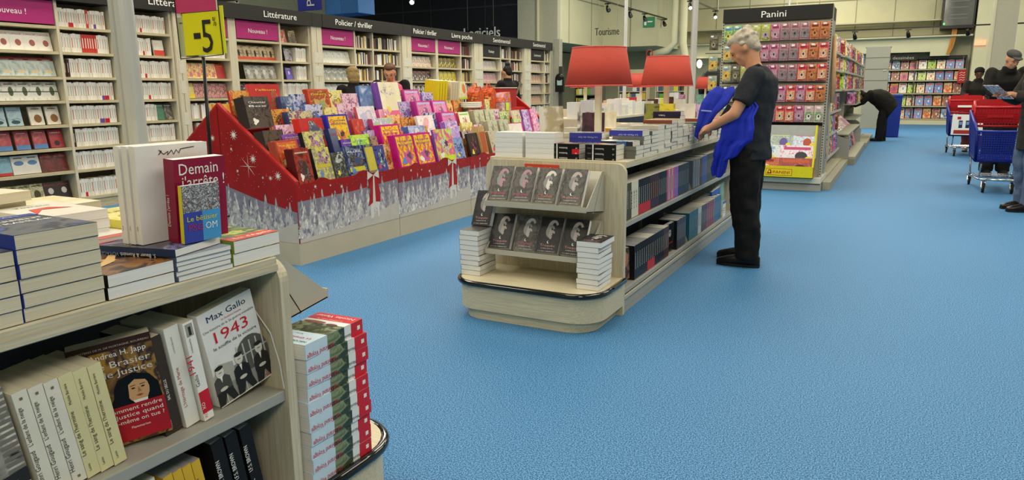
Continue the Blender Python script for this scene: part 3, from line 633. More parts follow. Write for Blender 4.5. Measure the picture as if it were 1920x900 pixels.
put(mar, leanx(-1.385-.075, 1.018, SZ+.003, 180, 7.5), 'white spined novel L\'Héritage de Marie beside the brown spine', 'book')
XOR = mat('#c81e2e', .35)
def d_1941(b, w, t, H):
    st(b, w, '1941', .125, .024, XOR, 'l', .045, 0); st(b, w, 'Gallo', .09, .014, INK, 'l', .03); st(b, w, 'le monde prend feu', .175, .007, INK, 'l', .035)
    b.box(-w-.0014, -t, .02, -w, t, .075, XOR); st(b, w+.001, 'XO', .03, .012, WINK); b.box(-w-.0012, -.009, .215, -w, .009, .245, mat('#9a9a92')); b.box(-w-.002, -.003, .218, -w-.001, .003, .238, INK); st(b, w, 'XO', .006, .01, XOR)
m41 = book('thick_paperback', .15, .25, .027, WHITE, mat('#ecebe6', .35), None, PGY, d_1941)
put(m41, leanx(-1.375-.075, 1.055, SZ+.003, 180, 7.5), 'white spine reading Gallo 1941 with red band', 'book')
def d_gallo(b, w, t, H):
    ft(b, t, 'Max Gallo', 0, .222, .022, mat('#1d2c52'), 'c', .115); ft(b, t, "de l'Académie française", .01, .211, .007, XOR, 'c', .06); ft(b, t, 'Une histoire de la 2e guerre mondiale', 0, .199, .009, mat('#555555'), 'c', .15)
    ft(b, t, '1943', 0, .163, .042, XOR, 'c', .1); ft(b, t, 'le souffle de la victoire', .005, .147, .012, INK, 'c', .13)
    A = art(['#2a2926', '#6a6862', '#b8b6ac', '#3a3834'], 45, 4, .4); L = mat('#bdbbb2', .4); D = mat('#262422', .4); S = mat('#cfc9bd', .4)
    fr(b, t, -w, 0.004, w, .085, mat('#8e8c84', .4)); fp(b, t, [(-w, .085), (-.06, .11), (-.02, .1), (-.02, .05), (-w, .05)], mat('#aeaca2', .4))
    pts = [(-.015+.055, .06)]; arcp = [(.04+.05*math.cos(a*.26), .085+.055*math.sin(a*.26)) for a in range(13)]
    fp(b, t, arcp+[(-.01, .05), (.09, .05)][::1], mat('#5a5852', .4), E_*1.6)
    for k in range(5): fr(b, t, -.004+k*.02, .06, .0+k*.02, .128, L, E_*2)
    fr(b, t, -.01, .095, .088, .098, L, E_*2.1)
    for u, v, c in ((-.062, .088, '#4a4842'), (-.002, .094, '#24221f'), (.06, .092, '#2c2a27')):
        m = mat(c, .4); fd(b, t, u, v+.002, .0115, .0145, mat('#dad4c8', .4), E_*3.4); fd(b, t, u, v+.014, .012, .0055, D, E_*3.6); fd(b, t, u, v+.001, .006, .001, D, E_*3.7, 6)
        fp(b, t, [(u-.022, .072), (u-.012, .08), (u+.012, .08), (u+.024, .07), (u+.026, .035), (u-.024, .035)], m, E_*3)
        fp(b, t, [(u-.022, .04), (u+.024, .04), (u+.034, .006), (u+.018, .004), (u+.004, .03), (u-.006, .004), (u-.024, .004)], D, E_*3.2)
        fp(b, t, [(u-.004, .08), (u+.004, .08), (u, .062)], WINK, E_*3.6); fd(b, t, u, .045, .012, .005, S, E_*3.8, 8)
    for k in range(9): fr(b, t, -w+k*.02, .004, -w+k*.02+.003, .03, L, E_*2.6)
    ft(b, t+E_*3, 'XO', w-.014, .008, .011, XOR)
gallo = book('thick_paperback', .16, .25, .034, mat('#e4e4e2', .35), WHITE, None, PGY, d_gallo)
put(gallo, leanx(-1.412, 1.19, SZ+.0165, 88, 11), 'white history book 1943 with three seated men photo', 'book')
b = MB().tube([(-1.345, 1.262, .55), (-1.35, 1.258, .62), (-1.37, 1.254, .7), (-1.42, 1.25, .76)], .0015, mat('#e8e8e8', .2), 5)
tag(b.build('wire_guard'), 'thin clear wire guard beside the white history book', 'wire')
# lower shelf
def d_jag(b, w, t, H): st(b, w, 'I.F.S. BROWN', .115, .017, WINK, 'l', .075); st(b, w, 'JAGUAR', .03, .017, WINK, 'l', .06); [fr(b, t, -w+.005, v, w-.005, v+.003, mat('#7a7068')) for v in (.02, .03)]
jag = book('thick_paperback', .15, .24, .034, mat('#131110', .5), mat('#141110', .5), None, PGG, d_jag)
for i, y in enumerate((1.015, 1.056, 1.1)): put(jag, leanx(-1.37-.075, y+.085, .252, 180, 9), 'black spined thriller on lower near shelf, '+('left', 'middle', 'right')[i]+' of three', 'book')
def d_yb(b, w, t, H): st(b, w, 'Thriller Nordique', .08, .011, INK, 'l', .09)
ybk = book('thick_paperback', .15, .215, .0225, mat('#c8a024', .4), mat('#d8b030', .4), None, PGG, d_yb)
for i in range(4): put(ybk, leanx(-1.375-.075, .965+i*.0245, .252, 180, 9), 'yellow spined paperback left of the black thrillers, lower near shelf', 'book', 'yellow spined paperbacks on the lower near shelf')
for i in range(3): put(nei, leanx(-1.375-.075, .87+i*.027, .252, 180, 9), 'white spined novel on lower near shelf, left of yellow ones', 'book', 'white novels on the lower near shelf')
# stack of red and green novels on the end platform
def d_van(b, w, t, H):
    V1 = mat('#c6dcea', .35); V2 = art(['#4c5a34', '#2e3a22', '#8a9468', '#5d6b48'], 22, 3); V3 = mat('#e8eaea', .35); V4 = mat('#cf2431', .3)
    for m, a, c in ((V4, 0, .055), (V3, .055, .085), (V2, .085, .16), (V1, .16, H)):
        fr(b, t, -w, a, w, c, m); sr(b, w, t, a, c, m)
    st(b, w+E_, 'Le Grand Voyage', .135, .021, mat('#d02a4a'), 'l', .11); st(b, w+E_, 'Nicolas', .056, .014, INK, 'l', .034); b.box(-w-.0016, -.006, .014, -w, .006, .026, WINK); st(b, w+.002, 'x', .016, .01, V4)
    ft(b, t+E_, 'Le nouveau roman de', .0, .047, .009, WINK, 'c', .09); ft(b, t+E_, 'Nicolas Vanier', 0, .016, .023, WINK, 'c', .135)
    fd(b, t+E_, .03, .078, .04, .01, mat('#8a5a4a')); fd(b, t+E_, -.035, .085, .02, .008, mat('#6a3a34'))
    ft(b, t+E_, 'NICOLAS VANIER', .0, .225, .014, INK, 'c', .13); ft(b, t+E_, 'Le Grand Voyage', 0, .2, .018, mat('#c8284a'), 'c', .12); ft(b, t+E_, 'Roman', 0, .175, .009, INK)
van = book('adventure_novel', .157, .25, .0415, mat('#c6dcea', .35), mat('#c6dcea', .35), None, PGW, d_van, hard=False)
z = .2285
for i in range(10):
    top = i == 9
    put(van, flat(-1.335-.0785+R_.uniform(-.006, .003), 1.458+R_.uniform(-.005, .005)+(.0 if not top else -.012), z, 180+R_.uniform(-1.5, 1.5)+(2 if top else 0), .157, .25, .0415), ('topmost red and green adventure novel on the end platform' if top else 'red and green adventure novel stacked on end platform'), 'book', None if top else 'adventure novels stacked on the near end platform'); z += .0419

# ------------------------------------------------------------------ middle gondola: deck piles
def lines(b, t, rows, m, e=0):                       # rows = (u0, v0, u1, v1) bars standing for unreadably small print
    for r in rows: fr(b, t, *r, m, E_*1.5)
whiteb = book('blank_edged_paperback', .135, .19, .0295, mat('#dcdcd6', .35), WHITE, None, PGW)
z0 = .9005
for k, x in enumerate((-2.105, -1.895)):
    for i in range(5): put(whiteb, flat(x, 3.98, z0+i*.0299, -90, .135, .19, .0295), ('white-edged paperback topping the '+('left' if k == 0 else 'right')+' of twin white piles') if i == 4 else 'white-edged paperback within twin white piles on middle gondola', 'book', None if i == 4 else 'white-edged paperbacks in twin piles')
def d_blk(word, band):
    def d(b, w, t, H):
        st(b, w, word, .075, .015, WINK, 'l', .052); fr(b, t, -w, 0, w, .02, INK); b.box(-w-.0012, -t, .138, -w, t, .145, WINK); st(b, w, 'roman', .152, .011, mat('#9a9a9a'), 'l', .024); st(b, w, '19', .012, .013, WINK)
        if band: b.box(-w-.0016, -t, .0, -w, t, .045, XOR); st(b, w+.001, 'N', .015, .014, WINK)
        fd(b, t, 0, .12, .04, .025, mat('#a85a30')); fd(b, t, .01, .1, .02, .03, mat('#d8a06a'), E_*1.6)
    return d
rev = book('black_spined_novel', .135, .19, .0295, art(['#161414', '#3a2a22', '#6a3a24'], 14, 2), mat('#121112', .3), None, PGG, d_blk('Révélation', False))
revb = book('black_spined_novel', .135, .19, .0295, art(['#161414', '#3a2a22', '#6a3a24'], 14, 2), mat('#121112', .3), None, PGG, d_blk('Révélation', True))
fas = book('black_spined_novel', .135, .19, .0295, art(['#161414', '#4a4a44', '#c8c4b8'], 14, 4), mat('#121112', .3), None, PG, d_blk('Fascination', False))
for i in range(3):
    put(revb if i == 1 else rev, flat(-1.735, 3.985, z0+i*.0299, 90, .135, .19, .0295), 'black spined novel Révélation, '+('bottom of its pile', 'red band at one end', 'top of its pile')[i], 'book')
    put(fas, flat(-1.525+.018, 3.985, z0+i*.0299, 90, .135, .19, .0295), 'black spined novel Fascination, '+('bottom', 'middle', 'top')[i]+' of its pile', 'book')
def d_ete(b, w, t, H): fr(b, t, -w, H-.06, w, H, WHITE); st(b, w, 'ÉTERNELLE', .05, .016, WINK, 'l', .08); sr(b, w, t, .04, .1, mat('#3a6aa8', .3)); sr(b, w, t, .0, .03, INK)
ete = book('deck_novel', .135, .2, .0265, art(['#8a9aa8', '#d8dcd8', '#4a6a9a', '#2a2a32'], 12, 7, .2), mat('#1c2a4a', .3), None, PG, d_ete)
def d_pur(b, w, t, H): fr(b, t, -w, 0, w, .09, mat('#6a6488')); st(b, w, 'Le Pacte du Gel', .03, .014, mat('#c8c8e8'), 'l', .12)
pur = book('deck_novel', .14, .21, .034, art(['#7a7c94', '#a8a6b4', '#5a5c78', '#c8c0b4'], 9, 9, .2), mat('#3a3f9c', .3), None, PG, d_pur)
crm = book('deck_novel', .14, .2, .024, art(['#5a6468', '#8a9494', '#3a4448', '#a8aaa0'], 8, 3, .15), mat('#6a6a62'), None, PG)
crt = book('deck_novel', .14, .2, .024, art(['#c8c4b4', '#e4e0d0', '#a89a84'], 8, 5, .2), mat('#c8c0a8'), None, PG)
def pile(mk, x, y, n, W, H, Tk, yaw, lab, top=None, tl=None):
    g = 'paperbacks: '+lab
    z = z0
    for i in range(n):
        t = (i == n-1)
        pr = (top if (t and top) else mk)
        put(pr, flat(x+R_.uniform(-.004, .004), y+R_.uniform(-.002, .002), z, yaw+R_.uniform(-1, 1), W, H, Tk), tl if (t and tl) else 'paperback lying in the pile '+lab, 'book', None if (t and tl) else g); z += Tk+.0004
    return z
XE = -1.345-.1
zt = pile(crm, XE, 4.135, 3, .14, .2, .024, 90, 'right behind the Fascination novels')
put(ete, flat(XE-.02, 4.135, zt, 90, .135, .2, .0265), 'blue and black spined novel Éternelle behind the black novels', 'book')
zt = pile(crm, XE, 4.285, 5, .14, .2, .024, 90, 'two rows behind Fascination at the deck edge')
put(pur, flat(XE-.015, 4.285, zt, 90, .14, .21, .034), 'indigo spined thick novel on the edge pile', 'book')
zt = pile(crm, -1.69, 4.2, 3, .14, .2, .024, 90, 'under the indigo novels left of the edge pile')
for i in range(2): put(pur, flat(-1.69, 4.2, zt+i*.0345, 90+i*2, .14, .21, .034), 'indigo spined thick novel, '+('lower' if i == 0 else 'upper')+' one in left middle pile', 'book')
hs = [(4.435, 6, 'third'), (4.585, 7, 'fourth'), (4.735, 7, 'fifth'), (4.885, 8, 'sixth'), (5.035, 8, 'seventh'), (5.19, 6, 'eighth'), (5.345, 6, 'ninth'), (5.5, 5, 'tenth'), (5.655, 6, 'eleventh'), (5.81, 7, 'twelfth'), (5.97, 6, 'thirteenth'), (6.13, 6, 'fourteenth'), (6.3, 7, 'fifteenth'), (6.47, 6, 'sixteenth'), (6.65, 7, 'seventeenth')]
PAL = [['#5a6468', '#8a9494', '#3a4448', '#a8aaa0'], ['#c8c4b4', '#e4e0d0', '#a89a84'], ['#3f6a5a', '#9ab0a0', '#d0d0c4'], ['#8a4a3a', '#c8b49a', '#e0d8c8'], ['#d8a03c', '#e8c878', '#f0e8d8'], ['#dcdad0', '#e8e6de']]
tops = [book('deck_novel', .14, .2, .024, art(p, 8, 20+i, .18), mat(p[0], .35), None, PG) for i, p in enumerate(PAL)]
for i, (y, n, nm) in enumerate(hs):
    pile(crt if i % 3 else crm, XE, y, n, .14, .2, .024, 90, nm+' along the right deck edge', tops[i % 6], 'coloured cover on '+nm+' pile along the right deck edge')
dpur = book('deck_novel', .14, .2, .03, mat('#2a2240', .3), mat('#251d3a', .3), None, PG, lambda b, w, t, H: st(b, w, 'TARA', .11, .016, WINK, 'l', .05))
for i in range(3): put(dpur, flat(-1.50+.005, 5.27, z0+.1485+i*.0304, 90, .14, .2, .03) if i < 2 else T((-1.5, 5.27, z0+.1485+.0608)) @ flat(0, 0, 0, 95, .14, .2, .03), 'dark purple Tara novel, '+('lowest', 'middle', 'topmost')[i]+' of three on the edge pile', 'book')
k = 0
for (x, ys) in ((-1.66, (4.42, 4.9, 5.1, 5.3, 5.6, 5.8, 6.0, 6.45, 6.65)), (-1.95, (4.2, 4.4, 4.65, 4.85, 5.1, 5.3, 5.55, 5.75, 6.0, 6.3)), (-2.13, (4.25, 4.5, 4.8, 5.05, 5.35, 5.6, 5.9, 6.2, 6.45))):
    for y in ys:
        k += 1; n = 3+(k*7) % 3
        row = {-1.66: 'inner', -1.95: 'middle left', -2.13: 'far left'}[x]
        pile(crt if k % 2 else crm, x, y, n, .14, .2, .024, 90+(0 if k % 3 else 180), row+' row, '+ORD[ys.index(y)]+' from near end', tops[(k*5) % 6], 'coloured cover topping the '+ORD[ys.index(y)]+' pile, '+row+' row of middle deck')
# bigger flagship books standing on the deck
def sbk(W, H, Tk, c, sc_, lab, x, y, z, yaw, name='upright_novel', words=None, lean=4):
    def d(b, w, t, HH):
        if words: st(b, w, words, .04, min(.02, Tk*.5), WINK, 'l', min(.11, .011*len(words))); ft(b, t, words, 0, HH*.72, .02, WINK, 'c', W*.75)
    p = book(name, W, H, Tk, art(c, 10, len(lab), .3), mat(sc_, .35), None, PG, d)
    put(p, stand(x, y, z, yaw, lean), lab, 'book')
sbk(.15, .2, .05, ['#e4e0d0', '#b8a888', '#8a7a5a'], '#dcd8c8', 'cream block-like novel standing left on the middle deck', -1.93, 4.17, 1.0, 60)
for i, (x, y, c, s_, lab) in enumerate(((-1.86, 6.03, ['#22284a', '#8a8a3a', '#1a1e34'], '#1d2346', 'navy and yellow boxed set standing near the second lamp'), (-1.72, 6.0, ['#1e1c2c', '#d8c83a', '#2a2430'], '#1c1a26', 'dark boxed set with yellow block beside the navy one'),
    (-1.56, 6.02, ['#e4e2dc', '#c8c4bc'], '#e8e6e0', 'white novel standing right of the dark boxed sets'), (-1.47, 6.1, ['#5a3a6a', '#c8b0d0', '#2a2030'], '#4a2a5a', 'purple illustrated novel standing at the deck edge'), (-1.4, 6.2, ['#b85a4a', '#e0b0a0'], '#a84a3a', 'brick red novel standing behind the purple one'))):
    sbk(.13, .15, .035, c, s_, lab, x, y, 1.03, 8, 'upright_novel', None)
for i, (x, y, c, s_, lab) in enumerate(((-2.02, 5.0, ['#e4e2dc', '#3a3024'], '#e0dcd0', 'white novel with dark corner standing on left of deck'), (-1.92, 4.55+.3, ['#2a1f2a', '#5a3a4a'], '#281c26', 'dark plum box standing behind the lamp stem'), (-2.0, 5.3, ['#ece8d8', '#d8d0b0'], '#e8e4c8', 'ivory block book standing left of navy set'))):
    sbk(.16, .14, .04, c, s_, lab, x, y, 1.0, 12, 'upright_novel', None)

# ------------------------------------------------------------------ grey novels on the end trays, piles on the platform
def d_nuit(ttl, kind):
    P = mat(('#b08a92', '#c9c2bc', '#d8d2c8', '#b8aca8')[kind], .55); Tc = mat(('#c84a6a', '#c84a6a', '#d87a4a', '#c88a8a')[kind], .4); G = mat('#8a8a88', .35)
    def d(b, w, t, H):
        n = 15; b.X = Matrix.Translation((0, 0, 0)) @ Matrix.Diagonal((1.25, 1, 1.12, 1))
        for q in range(3):
            c = [((.028-.006*q)*math.cos(a*.3+.5)+.01, .135+(.045-.01*q)*math.sin(a*.3+.5)) for a in range(n)]+[((.012-.003*q)*math.cos(a*.3+.5)+.014, .135+(.03-.01*q)*math.sin(a*.3+.5)) for a in range(n-1, -1, -1)]
            b.poly([(p[0]+(-.01 if q == 1 else 0), -t-E_*(1.3+q*.3), p[1]-.018*q) for p in c], (P, G, P)[q])
        fd(b, t, .0, .058, .006, .008, WINK, E_*2.4); fd(b, t, .0025, .06, .005, .007, mat('#4a4846'), E_*2.7)
        ft(b, t+E_, ttl, 0, .034, .018, Tc, 'c', .075); ft(b, t, 'La maison de la nuit', 0, .022, .007, WINK, 'c', .06); ft(b, t, 'P. C. CAST + KRISTIN CAST', 0, .006, .006, WINK, 'c', .085)
        b.X = Matrix()
        for s in (-1, 1): b.tube([(s*(w-.009)+.005*math.sin(a), -t-.0006, .01+a*.0105) for a in range(18)], .0012, mat('#3c3a37'), 4)
    return d
GB = ['#4e4a46', '#5f5b56', '#403d3a', '#6e6964']
nuit = [book('grey_teen_novel', .142, .218, .03, art(GB, 16, 40+i, .55) if i != 4 else art(['#1c1b1b', '#2c2a2a', '#141414'], 16, 44, .55), mat('#c9c9c6') if i < 4 else mat('#1a1a1a'), None, PGW, d_nuit(('Marquée', 'Trahie', 'Choisie', 'Rebelle', 'Traquée')[i], min(i, 3))) for i in range(5)]
for i, x in enumerate((-2.035, -1.885, -1.735, -1.578)):
    put(nuit[(0, 0, 2, 3)[i]], stand(x, 3.645, .667, 0, 30, -2 if i < 2 else 0), 'grey novel on the upper end tray, '+('leftmost with pink swirl', 'second with pink swirl', 'third with pale hand', 'rightmost with pale face')[i], 'book')
for i, x in enumerate((-2.03, -1.865, -1.72, -1.565)):
    put(nuit[(4, 1, 4, 4)[i]], stand(x, 3.645, .382, 0, 30, 0 if i else -2), 'dark novel on the lower end tray, '+('leftmost', 'second from left', 'third from left', 'rightmost')[i], 'book')
zz = .229
pb = book('white_edged_novel', .128, .2, .0295, mat('#4a4846', .35), mat('#3a3836'), None, PGW)
for k, (x, n, yaw, nm) in enumerate(((-2.165, 9, -90, 'left'), (-1.425, 9, 90, 'right'))):
    for i in range(n):
        y = 3.64 if k == 0 else 3.66
        if k == 0: M = flat(x-.01+R_.uniform(-.004, .004), y, zz+i*.0299, 0+R_.uniform(-2, 2), .128, .2, .0295)
        else: M = flat(x+R_.uniform(-.004, .004), y-.02, zz+i*.0299, 0+R_.uniform(-2, 2), .128, .2, .0295)
        top = i == n-1
        put(nuit[4] if top and k else pb, M, ('grey novel topping the '+nm+' platform pile') if top else 'white-edged novel inside the '+nm+' pile on the platform', 'book', None if top else 'white-edged novels in the '+nm+' platform pile')
put(nuit[4], stand(-2.175, 3.69, .502, -10, 24, -4), 'black novel leaning at left of the middle gondola end', 'book')

# ------------------------------------------------------------------ side shelves of the middle gondola
def row(protos, y, yend, x, z, lab, th=4, face=180, gap=.001, dx=.0):
    i = 0
    while y < yend:
        p, Tk, W = protos[i % len(protos)]
        y += Tk/2; put(p, leanx(x-W/2-dx, y, z+.004, face, th), lab, 'book', lab[:60]+' (row)'); y += Tk/2+gap; i += 1
    return y
def sp(name, c, W, H, Tk, words=None, band=None, pg=None, wc=None, wl=None):
    W, H, Tk = .14, H*1.2, Tk*1.75
    def d(b, w, t, HH):
        if words: st(b, w, words, HH*.25, Tk*.55, wc or WINK, 'l', wl or HH*.5)
        else:
            for q in range(11): b.quad((-w-E_*1.2, t*.3, HH*(.3+q*.045)), (-w-E_*1.2, -t*.25, HH*(.3+q*.045)), (-w-E_*1.2, -t*.25, HH*(.325+q*.045)), (-w-E_*1.2, t*.3, HH*(.325+q*.045)), wc or mat('#b8b4aa'))
        if band: b.box(-w-.0014, -t, .0, -w, t, HH*.28, mat(band, .35))
    return book(name, W, H, Tk, mat(c, .35), mat(c, .35), None, pg or PG, d, parts=True), Tk, W
PK = 'pocket_book'
GU = .5455; GL = .1455
Xs = -1.36
BLKP = sp(PK, '#1c1a1c', .115, .18, .022, None, '#c02a2c'); BLK = sp(PK, '#171617', .115, .18, .021); KHA = sp(PK, '#4a4426', .115, .18, .024); CRS = sp(PK, '#d8d4bc', .115, .18, .024, 'CYCLE', None, None, INK)
MAU = sp(PK, '#3c2430', .115, .18, .026, None, None, None, mat('#b8863a')); PNK = sp(PK, '#c8447c', .115, .18, .022); VIO = sp(PK, '#8a5ab8', .115, .18, .026); GRY = sp(PK, '#b0aaa4', .115, .175, .02, None, None, None, INK)
BLU = sp(PK, '#34509c', .12, .185, .022); STL = sp(PK, '#6a7480', .115, .18, .02); BRN = sp(PK, '#4a2a24', .115, .18, .022); OLV = sp(PK, '#39382c', .12, .19, .0235, None, None, None, mat('#b8b49a')); TEA = sp(PK, '#2a6a78', .12, .18, .022); RDS = sp(PK, '#b0283c', .115, .175, .02); WHS = sp(PK, '#d8d6cc', .115, .18, .02, None, None, None, INK)
u = 'pocket book on the upper side shelf, '; l = 'pocket book on the lower side shelf, '
y = 3.935
for protos, n, lb in (([KHA], 3, u+'khaki spined near the end'), ([CRS], 3, u+'cream spined'), ([BLKP], 5, u+'black spined with red band'), ([MAU], 4, u+'plum spined with gold lettering'), ([BLK], 4, u+'black beside the pink ones'), ([PNK, GRY], 4, u+'pink or grey spined'), ([VIO], 2, u+'violet spined'), ([BLK, BLK], 7, u+'black before the metal divider')):
    y = row(protos, y, y+n*.041, Xs, GU, lb)
y = 5.5
for protos, n, lb in (([STL, GRY], 5, u+'grey just past the divider'), ([MAU, BRN], 2, u+'brown past the divider'), ([BLU], 3, u+'blue past the divider'), ([OLV], 18, u+'dark olive in the long far run')):
    y = row(protos, y, y+n*.041, Xs, GU, lb)
ysel = 4.62
BLT = sp(PK, '#161516', .12, .18, .024, None, None, PGG)
y = row([BLT], 3.935, 3.97, Xs, GL, l+'black at the near end')
facing = book('photo_cover_novel', .14, .2, .03, art(['#1a1412', '#8a5a3a', '#2a1c18', '#c89068'], 12, 9, .3), mat('#181414'), None, PGG, lambda b, w, t, H: (ft(b, t, 'NUIT', 0, .05, .02, WINK, 'c', .06), fd(b, t, .03, .13, .03, .05, mat('#b07a54'))))
put(facing, leanx(-1.42, 4.06, GL+.012, 70, 6), 'dark novel with half-lit face on the lower side shelf', 'book')
y = 4.15
for protos, n, lb in (([BLT], 6, l+'black with white band near the lit face'), ([BLKP], 3, l+'black with red tag'), ([BLT], 5, l+'black in the middle run'), ([BRN], 2, l+'dark brown')):
    y = row(protos, y, y+n*.043, Xs, GL, lb)
skull = book('photo_cover_novel', .14, .2, .03, art(['#121112', '#1c1a1c', '#0e0d0e'], 12, 9, .25), mat('#181414'), None, PGG, lambda b, w, t, H: (ft(b, t, 'VAMPIRE', 0, .05, .018, RED, 'c', .09), fd(b, t, .0, .13, .02, .028, mat('#a8a4a0')), fd(b, t, -.008, .135, .005, .006, INK, E_*2), fd(b, t, .008, .135, .005, .006, INK, E_*2)))
put(skull, leanx(-1.40, 5.02, GL+.012, 80, 6), 'black novel with pale skull facing out on lower side shelf', 'book')
y = row([BLT, BRN], 5.11, 5.33, Xs, GL, l+'black before the lower divider')
y = 5.46
for protos, n, lb in (([TEA], 6, l+'teal spined'), ([WHS], 2, l+'white spined'), ([BRN], 4, l+'brown spined beside white'), ([RDS, BRN], 6, l+'crimson and brown spined'), ([TEA, BLU], 6, l+'blue at the far run')):
    y = row(protos, y, y+n*.041, Xs, GL, lb)
for i, (c, y, lab) in enumerate(((['#3a68c0', '#2a4a98'], 6.52, 'bright blue album facing out on the lower side shelf'), (['#7aa06a', '#8ab07a', '#5a8a5a'], 6.68, 'green album facing out on the lower side shelf'), (['#6a9a8a', '#9ab8a8'], 6.88, 'sea green album facing out behind the green one'))):
    put(book('large_album', .2, .26, .02, art(c, 6, 70+i), mat(c[0]), None, PGW), leanx(-1.40-i*.02, y, GL+.018, 82, 8), lab, 'book')
sgn = MB().box(0, -.06, 0, .004, .06, .15, mat('#e0ddd0', .5)).box(.004, -.06, .125, .005, .06, .15, mat('#3a6ab0')).box(.004, -.04, .08, .005, .04, .084, INK).box(.004, -.04, .06, .005, .03, .064, INK).box(.004, -.04, .04, .005, .04, .044, mat('#c8a02a')).box(-.03, -.06, 0, .0, .06, .003, WHITE)
o = sgn.build('price_card'); o.location = (-1.352, 6.66, GL+.001); tag(o, 'white price card with blue top leaning before the green album', 'card')

# ------------------------------------------------------------------ books in the long bookcase
def cellz(i): return ZS[i]
NAMES = ['top', 'second', 'third', 'fourth', 'fifth', 'sixth', 'seventh', 'bottom']
def mkspine(c, W, H, Tk, wc='#8a8478', acc=None, name='paperback_book'):
    m = mat(c, .45); k = mat(wc, .5)
    def d(b, w, t, HH):
        b.quad((-w-E_, t*.35, HH*.25), (-w-E_, -t*.3, HH*.25), (-w-E_, -t*.3, HH*.8), (-w-E_, t*.35, HH*.8), k)
        if acc: sr(b, w, t, 0, HH*.25, mat(acc, .4), E_*1.5)
    return book(name, W, H, Tk, m, m, None, PG, d, parts=False), Tk
SPW = [mkspine(*a) for a in (('#dedbd0', .13, .2, .026, '#a09a8c'), ('#e6e3da', .13, .205, .031, '#b8b2a4'), ('#d8d4c6', .125, .19, .024, '#b0a898'), ('#e2dfd4', .13, .2, .029, '#a8a294'), ('#e4e1d6', .13, .198, .027, '#b4552f'))]
SPR = mkspine('#c03a32', .13, .2, .028, '#e8e0d4'); SPK = mkspine('#3a2620', .13, .19, .03, '#a89a88'); SPB = mkspine('#e0ddd2', .13, .2, .028, '#a09a8c', '#b82030'); SPV = mkspine('#e0ddd2', .13, .2, .028, '#a09a8c', '#6a4a9a')
def spines(y0, y1, z, lab, specials={}):
    y = y0+.02; i = 0; g = 'spines '+lab
    while y < y1-.045:
        p, Tk = specials.get(i) or SPW[(i*7+int(z*100)) % 5]
        if i in specials: l = {id(SPR): 'red spined paperback ', id(SPK): 'dark brown spined paperback ', id(SPB): 'white paperback with red foot band ', id(SPV): 'white paperback with violet foot band '}[id(specials[i])]+lab
        else: l = 'cream spined paperback '+lab
        y += Tk/2; put(p, T((BX-.035-.065-R_.uniform(0, .01), y, z+.0008)) @ RZ(180), l, 'book', (l[:18]+lab) if True else None); y += Tk/2+.0015; i += 1
bayB = 'on the %s shelf beside the pink-signed bay'; bayC = 'on the %s shelf behind the silver pole'
SPEC = {0: {4: SPB, 5: SPB, 11: SPR, 14: SPV}, 1: {8: SPR, 9: SPR, 10: SPR, 11: SPR, 12: SPR, 13: SPR}, 2: {0: SPK, 1: SPK}, 3: {14: SPV, 15: SPB, 16: SPB}, 4: {12: SPV, 13: SPV, 14: SPB, 15: SPB}, 5: {0: SPK}, 6: {}, 7: {2: SPB}}
for i in range(8):
    spines(4.9, 5.5, ZS[i]+.0005, bayB % NAMES[i], SPEC[i])
    if i < 5 or i > 5: spines(5.53, 6.28 if i not in (1, 4) else 6.05, ZS[i]+.0005, bayC % NAMES[i], {3: SPR, 12: SPB} if i < 3 else ({1: SPB, 13: SPB} if i == 3 else {}))
FO = 'face_out_book'
def fo(c, key, sc_=12, bar=None, blob=None, W=.145, H=.2, Tk=.02, nm=FO, words=None, wc=WINK):
    def d(b, w, t, HH):
        if blob: fd(b, t, blob[1], blob[2], blob[3], blob[4], mat(blob[0], .35))
        if bar: fr(b, t, -w, HH*bar[1], w, HH*bar[2], mat(bar[0], .35), E_*1.5)
        if words: ft(b, t+E_, words, 0, HH*.8, .022, wc, 'c', W*.8)
        else: fr(b, t, -w*.6, HH*.86, w*.6, HH*.9, wc, E_*1.5)
    return book(nm, W, H, Tk, art(c, sc_, key, .35), mat(c[0], .4), None, PG, d, parts=False)
def faces(protos, y0, y1, z, lab, n, x=None, lean=12, nm=None):
    for i in range(n):
        y = y0+(y1-y0)*(i+.5)/n
        p = protos[i % len(protos)]
        put(p, stand((BX-.09) if x is None else x, y, z+.004, 90, lean), lab if isinstance(lab, str) else lab[i % len(protos)], 'book', ('copies: '+(lab if isinstance(lab, str) else lab[i % len(protos)]))[:60])
A0, A1 = 3.9, 4.85
faces([fo(['#eae6dc', '#f0ece2', '#e0d4c8'], 1, 8, None, ('#a85a48', .01, .08, .03, .035), words='L\'AMOUR', wc=mat('#b04a3a'))], 4.0, A1, ZS[1], 'white novel with red running figure, bay beneath first pink sign', 6)
faces([fo(['#9ac0c8', '#c8d4cc', '#6a8a8c'], 2, 7, ('#8a2a28', .84, 1), ('#d8c8a0', 0, .05, .04, .02), words=None)], 4.0, A1, ZS[2], 'sky blue novel with dark red title band, leftmost bay', 6)
faces([fo(['#dcdcd0', '#e8e8de', '#b0b8a0'], 3, 9, ('#262420', .45, .5), ('#4a5a3a', .01, .1, .025, .05), words=None, wc=INK)], 4.0, A1, ZS[3], 'pale novel with dark tree across cover, leftmost bay', 6)
faces([fo(['#8ab0c0', '#a8c4cc', '#5a7a8a'], 4, 8, None, ('#2a4a5a', 0, .04, .045, .02), words='BANDOU', wc=mat('#3a5a8a'))], 3.95, 4.45, ZS[4], 'pale blue novel with small boat, leftmost bay', 3)
faces([fo(['#dcd6c6', '#e8e2d4', '#c8b8a0'], 5, 8, None, ('#8a5a2a', .01, .07, .04, .045), words=None, wc=INK)], 4.5, A1, ZS[4], 'ivory novel with brown round picture, leftmost bay', 2)
